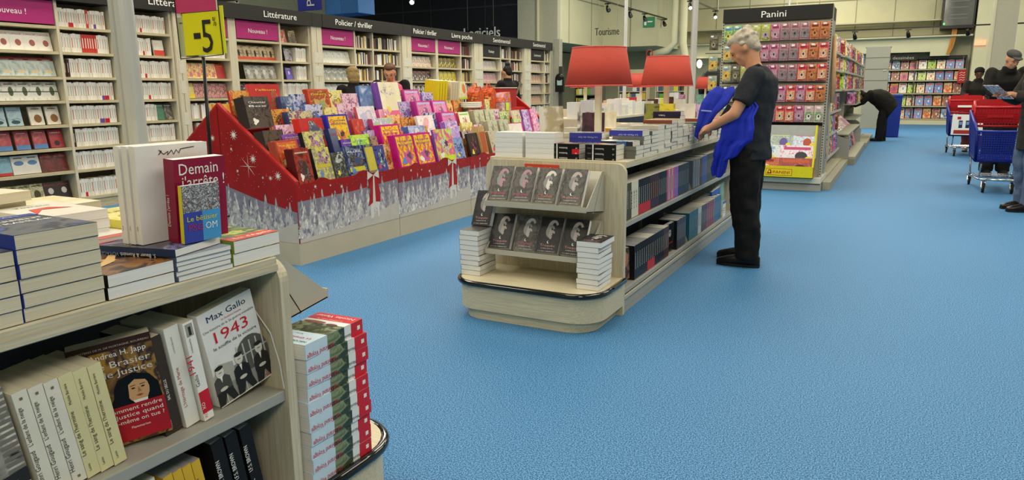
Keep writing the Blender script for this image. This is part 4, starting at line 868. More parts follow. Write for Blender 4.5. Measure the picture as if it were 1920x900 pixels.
faces([fo(['#c04a50', '#a83a44', '#d06a6a'], 6, 7, ('#5a88c0', 0, .25), None, words=None, wc=mat('#e8c8c8'))], 3.95, 4.68, ZS[5], 'red novel with blue foot, sixth shelf of leftmost bay', 4)
faces([fo(['#b02a34', '#9a2430'], 7, 7, None, ('#3a2a28', 0, .05, .03, .03), words='GERRA')], 4.68, A1, ZS[5], 'darker red comedian book titled GERRA, leftmost bay', 1)
faces([fo(['#6aa0b4', '#8ab8c8'], 8, 8, ('#c03a3a', 0, .15), None, words=None)], 4.0, 4.25, ZS[6], 'teal novel with red foot, seventh shelf of leftmost bay', 2)
faces([fo(['#dedcd4', '#e8e6de'], 9, 6, None, ('#5a80a8', .0, .12, .05, .025), words=None, wc=INK)], 4.27, 4.55, ZS[6], 'white novel with small blue seascape, leftmost bay', 2)
faces([fo(['#7a2a2a', '#5a1c1e', '#9a4a40'], 10, 9, None, None, words='BOURDIN', wc=mat('#d88a7a'))], 4.56, A1, ZS[6], 'dark red novel with two-line author name, leftmost bay', 2)
faces([fo(['#a8a47c', '#c8c49c', '#7a7850'], 11, 10, None, ('#4a4a30', 0, .08, .035, .05), words=None, wc=INK)], 4.15, 4.55, ZS[7], 'olive drawing-cover novel on the bottom shelf, leftmost bay', 3)
faces([fo(['#1e1818', '#2a2020'], 12, 9, None, ('#d0c8c0', .0, .1, .03, .035), words='Plaisir', wc=RED)], 4.56, A1, ZS[7], 'black novel with red script title, bottom shelf leftmost bay', 2)
put(fo(['#e4e0d4', '#d8d0c0'], 51, 9, ('#c8402a', 0, .35), None, .14, .19), stand(BX-.07, 6.15, ZS[1]+.004, 90, 8), 'white novel with red foot standing behind the silver pole', 'book')
faces([fo(['#3a7a5a', '#5a9a7a'], 52, 9), fo(['#c8c4b8', '#5a5450', '#8a8478'], 53, 12)], 5.98+.06, 6.28, ZS[4], ['green novel right of the silver pole', 'grey photo novel right of the silver pole'], 2)
faces([fo(['#c8b83a', '#d8d0a0', '#8a3a2a'], 54, 9)], 5.56, 5.72, ZS[5], 'yellow picture novel left of the silver pole', 1)
spines(5.75, 6.28, ZS[5]+.0005, bayC % 'sixth', {})
# bay D behind the discount sign and Littérature bays
D0, D1 = 6.5, 7.17
spines(D0+.3, D1, ZS[1], 'right behind the yellow sign, upper shelf', {})
fl = fo(['#4aa8a0', '#d84a7a', '#e8d05a', '#e8e0c8'], 21, 22); faces([fl], D0+.02, D1-.17, ZS[2], 'flower patterned novel behind the sign stand', 4)
faces([fo(['#c02a24', '#b02420'], 22, 6, None, None, words='FAN GOL', wc=mat('#e8d05a'))], D1-.17, D1, ZS[2], 'plain red novel with yellow capitals behind sign stand', 1)
faces([fo(['#c84a6a', '#e0a8a0', '#7a2a3a', '#e8d8c0'], 23, 26)], D0+.12, D1, ZS[3], 'pink patterned novel low behind the sign stand', 4)
put(fo(['#e8e4d4', '#e0d05a'], 24, 8, ('#e8d03a', 0, .3), None, .14, .2), stand(BX-.09, D0+.06, ZS[3]+.004, 90, 10), 'white novel with yellow foot left of pink patterned ones', 'book')
L0, L1 = 7.36, 8.1
faces([fo(['#7a6a48', '#c8b48a', '#4a3e2c'], 25, 12, ('#c84a2a', 0, .2), ('#2a2018', 0, .09, .02, .05))], L0, L1, ZS[1], 'brown photo novel with orange foot under Littérature', 5)
faces([fo(['#3a3a38', '#b8b8b0', '#6a6a66'], 26, 16, None, ('#e0e0d8', .0, .1, .03, .04))], L0+.15, L1, ZS[2], 'black and white portrait novel under Littérature', 4)
faces([fo(['#c0c0b8', '#2a2a2c', '#8a2a34'], 27, 14)], L0, L1, ZS[3], 'grey and dark novel on the fourth shelf under Littérature', 5)
for i in (4, 5): faces([fo(['#8a8a7a', '#5a4a3a', '#c8c0a8'], 28+i, 12)], L0, L1, ZS[i], 'muted novel on the '+NAMES[i]+' shelf under Littérature', 5)
T0, T1 = 8.16, 8.72
faces([fo(['#5a6a4a', '#c84a3a', '#d8d0b8'], 31, 14), fo(['#8a7a4a', '#3a2e20', '#a8946a'], 32, 12)], T0+.02, T0+.42, ZS[0], ['green and red novel on narrow top shelf', 'brown portrait novel on narrow top shelf'], 2)
faces([fo(['#2a2a34', '#a8a8b4', '#5a1c24'], 33, 14)], T0+.12, T0+.3, ZS[1], 'dark graphic novel cover among narrow white spines', 1)
faces([fo(['#5a4ab0', '#6a5ac8'], 34, 9, None, ('#d8c8e8', 0, .1, .02, .03), .13, .18)], T0+.12, T0+.3, ZS[2], 'violet novel among the narrow white spines', 1)
spines(T0+.3, T1, ZS[1], 'narrow bay right of Littérature, second shelf', {}); spines(T0+.3, T1, ZS[2], 'narrow bay right of Littérature, third shelf', {}); spines(T0, T1, ZS[3], 'narrow bay right of Littérature, fourth shelf', {})
# farther bays: face-out rows as things, the small spines as one mass
F = [(9.04, 9.78, ['#c8ccc8', '#e0e0d8', '#8a9088'], 'pale grey novel stacked under the first Policier sign', 35), (11.46, 12.2, ['#c83a2a', '#e0d8c8', '#2a2a20'], 'red and white novel right of the woman in glasses', 36),
     (12.35, 13.12, ['#c8a82a', '#2a2a1c', '#e0d048'], 'yellow and black novel under the Livre poche header', 37), (14.1, 14.85, ['#d0ccc4', '#b8b4ac', '#c8909a'], 'pale novel beneath the black Fantasy sign', 38), (16.46, 17.2, ['#4a78a8', '#c8b8a8', '#d8a888'], 'small blue and beige romance under the Sentimental sign', 39)]
for y0, y1, c, lab, k in F:
    for i in range(1, 5): faces([fo(c if i % 2 else [c[1], c[2], c[0]], k+i*.3, 12)], y0, y1, ZS[i], lab+', '+NAMES[i]+' shelf', 5)
def far_spines():
    b = MB(); cs = [mat(c, .5) for c in ('#dedbd0', '#e4e1d6', '#2a2422', '#3a3230', '#5a4a44', '#c8c4b8', '#6a2a2a', '#1e1c1e', '#c8b050', '#8a6a5a')]
    for y0, y1, dark in ((9.83, 10.28, .6), (10.31, 11.07, .55), (13.19, 13.64, .8), (14.91, 15.34, .6), (15.37, 16.0, .6), (17.25, 17.57, .5)):
        for i in range(8):
            y = y0+.02
            while y < y1-.05:
                tk = R_.uniform(.022, .034); h = R_.uniform(.17, .205)
                c = cs[R_.choice((2, 3, 4, 6, 7, 9))] if R_.random() < dark else cs[R_.choice((0, 1, 5, 0, 8))]
                b.box(BX-.16, y, ZS[i]+.001, BX-.04, y+tk, ZS[i]+h, c); y += tk+.001
    for y0, y1 in ((6.5, 7.16), (8.17, 8.7), (9.05, 9.78), (11.46, 12.2), (12.35, 13.12), (14.1, 14.85), (16.46, 17.2)):
        for i in (5, 6, 7) if y0 > 8.8 else (4, 5, 6, 7):
            y = y0+.02
            while y < y1-.05: tk = R_.uniform(.022, .034); h = R_.uniform(.17, .205); b.box(BX-.16, y, ZS[i]+.001, BX-.04, y+tk, ZS[i]+h, cs[R_.choice((0, 1, 5, 6, 9, 0))]); y += tk+.001
    o = b.build('distant_books'); tag(o, 'mixed dark and cream spines filling the distant bookcase bays', 'books', None, 'stuff')
far_spines()

# ------------------------------------------------------------------ left rear gondola with piles, lamps stand on it
gondola(9.55, 16.2, 'wood-grain gondola beyond the red cardboard display, crowded with piles', -4.7, -3.8, mods=3)
def lot(x, y, n, c, lab, W=.14, H=.2, Tk=.028, z=.9005, yaw=90, spine=None):
    p = book('gondola_novel', W, H, Tk, art(c, 9, n+y, .3), mat(spine or c[0], .35), None, PG, parts=False)
    for i in range(n): put(p, flat(x, y, z+i*(Tk+.0004), yaw+R_.uniform(-2, 2), W, H, Tk), lab, 'book', ('pile: '+lab)[:60])
RP = [(9.7, 9, ['#c8c8c4', '#e0e0dc', '#8a8a90'], 'grey-white novel in tall pile left of lamp stem', -3.92, '#c8c8c4'), (9.9, 4, ['#a8b0bc', '#6a7280'], 'grey novel in low pile on the rear gondola', -3.92, '#8a929c'), (10.1, 5, ['#b8bcc4', '#7a8290'], 'blue-grey novel in the rear low pile', -3.92, '#a0a8b0'),
      (10.4, 7, ['#d8d4c8', '#c84a4a', '#e0dcd0'], 'white and red-marked novel behind nearest lamp stem', -3.92, '#d8d4c8'), (10.75, 9, ['#c8287a', '#e8e0e0'], 'white novel with magenta mark, rear pile', -3.92, '#e0dcdc'), (11.05, 6, ['#e0e0d8', '#c8c8c0'], 'plain white novel right of magenta pile', -3.92, '#dcdcd4'),
      (11.4, 8, ['#d8d8d0', '#b0b8b0'], 'pale novel in the rear middle pile', -3.92, '#dcdcd4'), (11.9, 7, ['#c8ccc4', '#9aa0a0'], 'light grey novel beyond the rear middle pile', -3.92, '#c8ccc4'), (12.4, 7, ['#a8a49c', '#c84a3a'], 'warm grey novel in the farther rear pile', -3.92, '#a8a49c'),
      (12.8, 8, ['#5a3a34', '#7a4a3a'], 'brown novel in pile left of second lamp stem', -3.92, '#4a2e28'), (13.3, 8, ['#c8c83a', '#8a8a2a'], 'lime yellow novel on the rear gondola', -3.92, '#c4c438'), (13.8, 9, ['#4a2c28', '#6a3c30'], 'dark brown tall box novel near second lamp', -3.92, '#43261f'), (14.5, 7, ['#b0a89c', '#8a4a5a'], 'mauve and beige novel at the far rear end', -3.92, '#b0a89c')]
for y, n, c, lab, x, s_ in RP: lot(x, y, n, c, lab, spine=s_)
RQ = [(9.75, 8, ['#d8dcd8', '#b8c0c0']), (10.2, 4, ['#c8b8a8', '#e0d8cc']), (10.7, 7, ['#6a4a5a', '#c8a8b0']), (11.2, 8, ['#c8a87a', '#e0d0b0']), (11.75, 9, ['#d8d0c8', '#c03a4a']), (12.35, 7, ['#8a3a4a', '#d0c0b8']), (13.2, 9, ['#b0343a', '#8a2a30']), (14.0, 8, ['#d8d4c8', '#a0988c'])]
for k, (y, n, c) in enumerate(RQ): lot(-4.15 if abs(y-10.2) > .2 and abs(y-12.9) > .3 else -4.45, y, n, c, 'novel in the second row of the rear gondola, '+['first', 'second', 'third', 'fourth', 'fifth', 'sixth', 'seventh', 'eighth'][k]+' pile', spine=c[0])
# panelled gondola behind the man
gondola(17.0-.15, 20.0, 'pale gondola seen left of the grey haired man', -4.7, -3.45)
b = MB().box(-4.1, 16.83, .79, -3.8, 16.84, .84, mat('#c8503c')); tag(b.build('price_strip'), 'small red discount strip left of the grey haired man', 'label')
for i, (x, c, s_, nm) in enumerate(((-4.55, ['#6a3a5a', '#a87a9a'], '#5a3050', 'plum'), (-4.32, ['#5a5450', '#3a3634'], '#4a4440', 'charcoal'), (-4.12, ['#3a7a6a', '#6aa090'], '#35705f', 'green-grey'), (-3.9, ['#3a4a40', '#5a6a58'], '#35433a', 'dark green'), (-3.7, ['#e0dcd0', '#3a3a3c'], '#d8d4c8', 'white with bottles'))):
    put(book('upright_novel', .17, .27, .04, art(c, 9, i+60, .35), mat(s_), None, PG), stand(x, 17.05, .902, 0, 8), nm+' book standing on the gondola left of the man', 'book')
for k, y in enumerate((17.4, 17.9, 18.4, 18.9)): lot(-3.6, y, 5+k % 3, ['#dcdcd4', '#b8b4a8'], 'pale novel piled deep on the gondola left of man, '+['first', 'second', 'third', 'fourth'][k]+' pile')
# mannequin stand with dark jacket and cap
o = empty('coat_stand', (-4.62, 20.6, 0), 0, 'dark jacket hung on a stand behind the comics fixture', 'coat stand')
MB().tube([(0, 0, 0), (0, 0, 1.85)], .025, BLACK, 8).lathe([(.25, 0), (.25, .02)], BLACK, 16).build('pole', o)
MB().loft([((0, 0, 1.15), (.3, 0, 0), (0, .18, 0)), ((0, 0, 1.5), (.27, 0, 0), (0, .17, 0)), ((0, 0, 1.75), (.24, 0, 0), (0, .13, 0)), ((0, 0, 1.86), (.08, 0, 0), (0, .07, 0))], DARKM).tube([(-.22, 0, 1.7), (-.36, -.05, 1.4), (-.33, -.08, 1.15)], [.09, .08, .06], DARKM).tube([(.22, 0, 1.7), (.36, -.05, 1.4), (.33, -.08, 1.15)], [.09, .08, .06], DARKM).build('jacket', o)
MB().ell((0, 0, 1.97), (.12, .14, .1), mat('#5a1f1c', .6)).build('cap', o)
# recess bookcases under the overhang
def farcase(x0, x1, y, h, lab, n=6, dark=True):
    root = empty('recess_bookcase', ((x0+x1)/2, y, 0), 0, lab, 'bookcase'); q = (-(x0+x1)/2, -y, 0)
    c = mat('#4a4a40', .5) if dark else SHELFW
    fr_ = MB().box(x0, y, 0, x0+.04, y+.35, h, c).box(x1-.04, y, 0, x1, y+.35, h, c).box(x0, y+.33, 0, x1, y+.35, h, c).box(x0, y-.01, h-.2, x1, y+.35, h, c)
    p = fr_.build('carcass', root); p.location = q
    for i in range(n):
        z = .1+i*(h-.35)/n; p = MB().box(x0+.04, y, z, x1-.04, y+.33, z+.03, c).build('shelf', root); p.location = q
    b = MB()
    for i in range(n):
        x = x0+.06
        while x < x1-.22:
            w = R_.choice((.04, .05, .06, .16, .17)); hh = R_.uniform(.18, .24); z = .13+i*(h-.35)/n
            b.box(x, y+.03, z+.001, x+w-.004, y+.2, z+hh, mat(R_.choice(('#d8d4c8', '#c8c03a', '#6a9a3a', '#e0dcd0', '#4a5a7a', '#c8a84a', '#8a8478')), .5)); x += w
    o = b.build('shelved_guides'); tag(o, 'travel guides filling '+lab, 'books', None, 'stuff')
farcase(-10.0, -9.0, 23.4, 2.35, 'the dark bookcase right of steel post')
farcase(-9.2, -8.1, 25.6, 2.0, 'pale bookcase under the large red lampshade', 6, False); farcase(-8.0, -6.9, 25.9+.35, 2.0, 'pale bookcase beside the duct foot', 6, False)
o = empty('price_scanner', (-7.9, 17.62, 0), 0, 'black price scanner column on the grey post', 'scanner')
MB().box(-.05, -.05, 0, .05, .05, 1.9, mat('#3a3a36', .4)).build('column', o); MB().box(-.12, -.12, 1.25, .12, -.05, 1.62, BLACK).ell((0, -.1, 1.62), (.12, .06, .1), BLACK).build('housing', o)
MB().box(-.06, -.13, 1.42, .08, -.121, 1.56, mat('#9ab8b0', .2)).build('screen', o)

# ------------------------------------------------------------------ red cardboard display
DR = mat('#9c1c1a', .42, 0, .12, 5); DRI = mat('#b02a26', .5, 0, .06); TREE = art(['#5a5668', '#a09ca2', '#dcd7cc'], 26, 3, .7, 'noise', (1, 1, .6)); TREE2 = art(['#777384', '#bab6b4', '#ece7dc'], 30, 5, .7, 'noise', (1, 1, .6))
SNOW = mat('#c4bdb0', .6, 0, .06, 8); CARD = mat('#bfb59c', .6, 0, .04, 6); HILL = mat('#86828e', .6, 0, .15, 20); STAR = mat('#efe6da', .5)
def starshape(cx, cy, r, k=10):
    return [(cx+(r if i % 2 == 0 else r*.28)*math.cos(math.pi*i/k), cy+(r if i % 2 == 0 else r*.28)*math.sin(math.pi*i/k)) for i in range(2*k)]
def fir(cx, z0, h, w):
    p = [(cx+w*.12, z0), ]; n = 7
    for i in range(n):
        f = i/n; p.append((cx+w*(1-f)*.5, z0+h*(.06+.94*f))); p.append((cx+w*(1-f)*.3, z0+h*(.06+.94*(f+.1))))
    p.append((cx, z0+h))
    return p+[(2*cx-a, c) for a, c in p[-2::-1]]
def scene_art(put_poly, u0, u1, top, rnd, figure):
    """snowy forest print: put_poly(points2d, material, layer)"""
    L = u1-u0
    put_poly([(u0, .19), (u1, .19), (u1, top(1)-.07), (u0+L*.5, top(.5)-.08), (u0, top(0)-.06)], HILL, 1)
    for r_ in range(2):
        n = int(L/.075)
        for i in range(n):
            f = (i+rnd.uniform(.1, .9))/n; h = (top(f)-.2)*rnd.uniform(.72, 1.0)*(1 if r_ == 0 else .8)
            put_poly(fir(u0+.02+f*(L-.04), .2+.04*r_*0, h, rnd.uniform(.12, .19)), (TREE, TREE2)[r_], 2+r_+i*.02)
    put_poly([(u0, .172), (u1, .172), (u1, .33), (u0+L*.75, .27), (u0+L*.4, .215), (u0, .2)], SNOW, 6)
    if figure:
        u = u0+L*.72
        put_poly([(u-.05, .235), (u-.055, .38), (u-.02, .46), (u+.045, .42), (u+.07, .3), (u+.065, .24), (u+.045, .235), (u+.035, .31), (u-.005, .32), (u-.01, .24), (u-.025, .23)], mat('#d8d4cc', .6, 0, .08, 60), 7)
        put_poly([(u-.085, .5), (u-.04, .49), (u-.075, .34), (u+.0, .37), (u+.085, .36), (u+.09, .44), (u+.06, .54), (u+.015, .6), (u-.02, .56)], mat('#a82024', .5), 8)
        put_poly([(u+.0, .6), (u-.018, .36), (u+.02, .36), (u+.014, .6)], mat('#d8d2c4'), 9)
        for s in (-1, 1): put_poly([(u, .6), (u+s*.075, .64), (u+s*.08, .565)], mat('#d8d2c4'), 9)
    for i in range(int(70*L)):
        a = rnd.uniform(u0+.02, u1-.02); f = (a-u0)/L; zt = top(f)
        yield a, f, zt
XF = -3.95
def display(y0, n, L, lab):
    root = empty('cardboard_display', (-4.72, y0+n*L/2, 0), 0, lab, 'display'); q = (4.72, -(y0+n*L/2), 0); y1 = y0+n*L
    def bd(nm, b, lb=None):
        p = b.build(nm, root); p.location = q
        if lb: p['label'] = lb
        return p
    rnd = random.Random(3)
    for k in range(n):
        a, c = y0+k*L, y0+(k+1)*L
        b = MB().box(XF-.02, a+.003, .0, XF, c-.003, .17, CARD)
        pts = [(a+.002, .17), (c-.002, .17), (c-.002, .625)]
        for j in range(24, -1, -1):
            f = j/24; bump = .03*max(0, math.cos((f-.22)*22)) if .15 < f < .29 else (.035*max(0, math.cos((f-.62)*18)) if .54 < f < .7 else 0)
            pts.append((a+.002+f*(L-.004), .62+bump))
        b.prism(pts, 'x', XF-.004, XF, DR)
        def pp(p2, m, ly): b.poly([(XF+.0004*ly, u, v) for u, v in p2], m)
        for (u, f, zt) in scene_art(pp, a+.003, c-.003, lambda f: .55+.05*f, rnd, True):
            if rnd.random() < .3: pp(starshape(u, rnd.uniform(zt-.02, .615), rnd.choice((.003, .003, .004)), 3), STAR, 5)
        for u, v, r in ((.2, .585, .018), (.37, .575, .012), (.5, .55, .02)): pp(starshape(a+u, v, r), STAR, 5)
        bd('front_panel', b)
    for s, yy, nm in ((-1, y0, 'side_panel'), (1, y1, 'side_panel')):
        b = MB(); prof = [(XF, .17), (XF, .625), (-4.72, 1.205), (-5.49, .625), (-5.49, .17)]
        b.prism(prof, 'y', yy-.006, yy, DR); b.box(-5.49, yy-.01, 0, XF, yy+.004, .17, CARD)
        b.prism([(XF, .62), (XF+.0, .645), (-4.72, 1.225), (-5.49, .645), (-5.49, .62), (-4.72, 1.2)], 'y', yy-.004, yy+.03, DRI)
        b.box(-4.724, yy-.0075, .17, -4.718, yy-.006, 1.2, mat('#5a1210'))
        def pp(p2, m, ly): b.poly([(u, yy-.006-.0004*ly, v) for u, v in p2], m)
        for (u0, u1, tp) in ((-4.715, XF, lambda f: .64-.16*f), (-5.49, -4.725, lambda f: .46+.02*f)):
            for (u, f, zt) in scene_art(pp, u0, u1, tp, rnd, False):
                zm = 1.19-abs(u+4.72)*.74-.03
                if zm > zt: pp(starshape(u, rnd.uniform(zt, zm), rnd.choice((.003, .004, .005)), 3), STAR, 5)
        for u, v, r in ((-4.56, .98, .045), (-4.6, .87, .016), (-4.37, .8, .04), (-4.12, .68, .04), (-4.55, .7, .016), (-4.2, .66, .022), (-4.28, .66, .014), (-4.8, .95, .03), (-4.85, .8, .03), (-4.9, .7, .02)): pp(starshape(u, v, r), STAR, 5)
        for a_ in range(8): pp([(-4.43, .74), (-4.43+.1*math.cos(a_*.785), .74+.1*math.sin(a_*.785)), (-4.43+.004, .744)], STAR, 5)
        bd(nm, b)
    b = MB()
    for s in (1, -1):
        for k in range(5):
            xa = -4.72+s*(.762-k*.152); xb = -4.72+s*(.762-(k+1)*.152); b.box(min(xa, xb), y0+.002, .55, max(xa, xb)-.0, y1-.008, .598+k*.12, DRI)
    bd('stepped_tray', b)
    bd('core', MB().box(-5.48, y0+.01, .0, XF-.03, y1-.01, .5, CARD))
display(3.975, 4, 1.255, 'red cardboard display with stars and snowy forest print, full of gift books')
ST = [(-3.958, .6), (-4.11, .72), (-4.262, .84), (-4.414, .96), (-4.566, 1.08)]   # tread front x, tread z
def gift(key, r, y, W, H, Tk, c, lab, n=1, words=None, wc=WINK, blob=None, bar=None, spine=None, sc_=16, yaw=92, lean=20, name='gift_book', edge=None, kind='noise', dx=0, dz=0, rough=.2):
    W *= 1.15; H *= 1.06; n = min(n, 2 if Tk > .033 else 3); lean = min(lean, 15)
    def d(b, w, t, HH):
        if edge: fr(b, t, -w, 0, w, HH, mat(edge, .3), E_*.8); fr(b, t, -w*.86, HH*.05, w*.86, HH*.95, art(c, sc_, key, rough, kind), E_*1.1)
        rr = random.Random(int(key)*31+len(lab))
        def splash(cx, cz, a_, c_, m, e):
            ph = rr.uniform(0, 6); k1 = rr.choice((2, 3, 5)); pts = [(cx+a_*(1+.28*math.sin(k1*q*.314+ph)+.12*math.sin(7*q*.314))*math.cos(q*.314), cz+c_*(1+.28*math.sin(k1*q*.314+ph))*math.sin(q*.314)) for q in range(20)]
            fp(b, t, [(max(-w*.95, min(w*.95, u)), max(HH*.02, min(HH*.98, v))) for u, v in pts], m, e)
        if blob:
            splash(blob[1]*w, HH*blob[2], w*blob[3], HH*blob[4], art([blob[0], c[-1], blob[0]], 30, key, .25), E_*1.6)
            splash(blob[1]*w+w*.15, HH*blob[2]+HH*.05, w*blob[3]*.45, HH*blob[4]*.5, mat(blob[5] if len(blob) > 5 else c[0], .3), E_*2)
            splash(-w*.45, HH*.2, w*.2, HH*.1, mat(rr.choice(('#e8d84a', '#e8e4dc', '#d84a5a', '#5a8ac8')), .3), E_*1.9)
        if bar: fr(b, t, -w*.8, HH*bar[1], w*.8, HH*bar[2], mat(bar[0], .3), E_*1.8)
        if words:
            for q, s in enumerate(words.split('|')): ft(b, t+E_*1.6, s, 0, HH*(.78-.12*q), HH*.09, wc, 'c', W*.72)
    p = book(name, W, H, Tk, art(c, sc_, key, rough, kind), mat(spine or edge or c[0], .35), None, PGW, d, parts=(r < 2))
    x, z = ST[r]; x += dx; z += dz
    for i in range(n):
        put(p, stand(x-.012-Tk/2-i*(Tk+.003)*1.03, y, z+.003+W*0+math.sin(math.radians(lean))*Tk*.5+(0 if i == 0 else .0), yaw, lean), lab if i == 0 else lab+', copy behind', 'book' if 'box' not in name else 'box', None if i < 2 else (lab+' copies')[:60])
        if i == 1 and n > 2:
            pass
    return p
G = gift
K3 = ['#8a3a2c', '#3a2a2a', '#c8b8a0']
G(1, 3, 4.14, .24, .23, .1, ['#3a302c', '#5a4c44', '#2a2220'], 'dark brown boxed set with windows atop the display end', 1, 'Cheunier|Box', WINK, ('#8a7a6a', -.35, .6, .3, .22), None, '#3a302c', 12, 96, 12, 'boxed_gift_set', None, 'noise', 0, .05)
G(2, 2, 4.12, .2, .15, .09, ['#3a302c', '#5a4c44', '#2a2220'], 'second dark brown boxed set under the windowed one', 1, None, WINK, None, None, '#3a302c', 12, 96, 10, 'boxed_gift_set')
G(3, 4, 4.40, .27, .23, .03, ['#c03a3a', '#b83438'], 'large red album with green corner at top of display', 2, 'l\'album', YEL, ('#5a8a5a', .6, .3, .45, .4), None, '#d04a4a', 8, 92, 8, 'gift_book', None, 'noise', -.03, .04)
G(4, 4, 4.56, .12, .17, .05, ['#2a3450', '#5a6a90', '#c8ccd8'], 'small navy boxed toy book before the red albums', 1, None, WINK, ('#c8ccd8', 0, .3, .5, .18), None, '#3a4670', 14, 92, 8, 'boxed_gift_set', None, 'noise', .03)
G(5, 3, 4.6, .25, .17, .03, ['#8a7a6a', '#c8b88a', '#3a3a5a', '#b03a5a'], 'multicoloured cellophane-wrapped book on the fourth step', 2, None, WINK, ('#e8e8e0', -.3, .5, .3, .12), None, '#3a4a7a', 24)
G(6, 4, 5.0, .24, .23, .025, ['#c84a2a', '#8a4a2a', '#d8a05a'], 'orange dinosaur book high on the display', 2, 'DINO', YEL, ('#5a7a5a', 0, .4, .7, .25, '#8a9a6a'), None, '#b03a22', 26, 92, 12, 'gift_book', '#c8442a')
G(7, 2, 4.32, .19, .12, .02, ['#7a3aa8', '#6a2a98'], 'violet pocket book with green monster face', 1, 'Zombies|et Fables', YEL, ('#8ac83a', .1, .2, .5, .22, '#3a6a2a'), None, '#6a2a98', 8)
G(8, 2, 4.58, .26, .23, .035, ['#c82a24', '#b82420', '#3a3a4a'], 'red cardboard folder with yellow ribbon on third step', 3, None, WINK, ('#b8c0d0', .1, .55, .6, .3, '#4a4a6a'), None, '#c82a20', 9, 94, 16)
G(9, 1, 4.43, .2, .25, .045, ['#c8b83a', '#8a8a7a', '#d8d060', '#b88aa8'], 'yellow blister book with swirling circle, second step', 1, None, WINK, ('#2a2a24', .2, .72, .6, .2, '#c8c480'), ('#c8b43a', .4, .5), '#1e1c1a', 20, 92, 18, 'boxed_gift_set')
G(10, 1, 4.13, .22, .2, .035, ['#b84a2a', '#c85a34', '#d8a04a'], 'red tin with yellow Pokémon lettering on second step', 3, 'POKéMON', YEL, ('#d8b03a', 0, .25, .6, .2, '#c85a34'), None, '#a84a34', 14, 94, 18, 'boxed_gift_set', '#a83a24')
G(11, 0, 4.12, .15, .26, .04, ['#8a2a24', '#a83a30', '#5a1a18'], 'dark red figure box at front corner of display', 3, None, WINK, ('#6a6a62', 0, .4, .55, .32, '#3a3a34'), ('#c8b8a0', .86, .9), '#5a1a18', 12, 92, 12, 'boxed_gift_set')
G(12, 0, 4.34, .17, .25, .045, ['#c8b83a', '#8a8a7a', '#d8d060', '#b88aa8'], 'yellow blister book with swirling circle, front row', 1, None, WINK, ('#2a2a24', .2, .72, .6, .2, '#c8c480'), ('#c8b43a', .4, .5), '#1e1c1a', 20, 92, 14, 'boxed_gift_set')
G(13, 0, 4.53, .14, .2, .05, ['#6a6a64', '#3a3a38', '#a8a8a0'], 'grey boxed game in the front row', 1, None, WINK, ('#c8ccc8', 0, .75, .6, .15, '#4a4a4a'), None, '#5a5a56', 18, 92, 14, 'boxed_gift_set')
G(14, 0, 4.73, .22, .24, .03, ['#3a4a7a', '#1e2440', '#7a86a8', '#6a5a4a'], 'blue film album with yellow diagonal band, front row', 1, 'ALLEZ', WINK, ('#2a2a34', 0, .45, .6, .25), ('#c8c03a', .15, .3), '#2a3a78', 18, 92, 14)
G(15, 0, 4.93, .12, .24, .03, ['#4a5a9a', '#8a8a6a', '#2a3460'], 'blue and yellow album beside the film one', 1, None, WINK, None, ('#c8b84a', .1, .9), '#2a3a78', 14, 92, 14)
G(16, 0, 5.06, .13, .22, .04, ['#1c1c5a', '#4a4a9a', '#3a5a4a'], 'navy night-sky book in the front row', 1, None, WINK, ('#c8d0e8', .2, .5, .5, .3), None, '#1c1c5a', 20, 92, 14)
G(17, 1, 4.68, .1, .26, .05, ['#1e2a5a', '#2a3a70'], 'tall navy book with red letters on its spine', 1, 'LIVRE', RED, None, None, '#1e2a5a', 9, 100, 16)
G(18, 2, 4.9, .24, .25, .03, ['#e89a1a', '#f0c83a', '#c85a1a'], 'blue framed adventures story book', 2, 'Contes|d\'AVENTURES', mat('#3a2a8a'), ('#c8b8a0', .0, .3, .4, .2, '#4a3a30'), None, '#2a2aa8', 20, 92, 14, 'gift_book', '#2a20a8')
G(19, 1, 4.82, .14, .17, .03, ['#5a3a9a', '#7a5ab8'], 'violet book of magic below the adventures book', 1, 'MAGIE', WINK, ('#d8d0e8', 0, .3, .5, .15), None, '#4a2a8a', 10)
G(20, 2, 5.16, .14, .2, .04, ['#b83a34', '#c84a40'], 'red rounded case with white handle panel', 2, None, WINK, ('#d86a60', 0, .5, .6, .35, '#b83a34'), None, '#a83430', 8, 92, 16, 'boxed_gift_set')
G(21, 1, 5.0, .23, .2, .02, ['#8ac83a', '#c8e05a', '#3a9a4a'], 'bright green picture book L\'Oie', 1, "l'Oie", WINK, ('#e8e0d0', .1, .6, .5, .2), ('#e05a2a', .0, .3), '#7ab82a', 12)
G(22, 1, 5.17, .1, .17, .03, ['#6a6a6a', '#a8886a', '#3a3a4a'], 'grey photo booklet beside the green goose book', 1)
MV = ['#e8a01a', '#f0d03a', '#d86a3a', '#c85aa0']
for k, (r, y, n, lab) in enumerate(((1, 5.44, 2, 'magenta framed story book on second step'), (0, 5.46, 4, 'magenta framed story book, left of front pair'), (0, 5.74, 3, 'magenta framed story book, right of front pair'))):
    G(23, r, y, .27, .29 if r == 0 else .26, .035, MV, lab, n, 'Histoires|MERVEILLEUSES', mat('#8a2a8a'), ('#c85aa0', 0, .3, .45, .2, '#6a4a5a'), None, '#b8107a', 18, 92, 14, 'gift_book', '#c0107e')
G(26, 3, 5.46, .24, .19, .03, ['#d8c8d0', '#e8e0e4', '#b8b8d0'], 'pale lilac shiny folder on the fourth step', 1, None, WINK, ('#c8b8e0', 0, .5, .6, .3), None, '#c84a5a', 14)
G(27, 3, 5.72, .15, .15, .06, ['#e8d0a0', '#e8a8c0', '#c878b0'], 'small pink box with yellow moon picture', 1, None, WINK, ('#e8b84a', 0, .5, .5, .4, '#f0e0e8'), None, '#c85a9a', 10, 92, 12, 'boxed_gift_set')
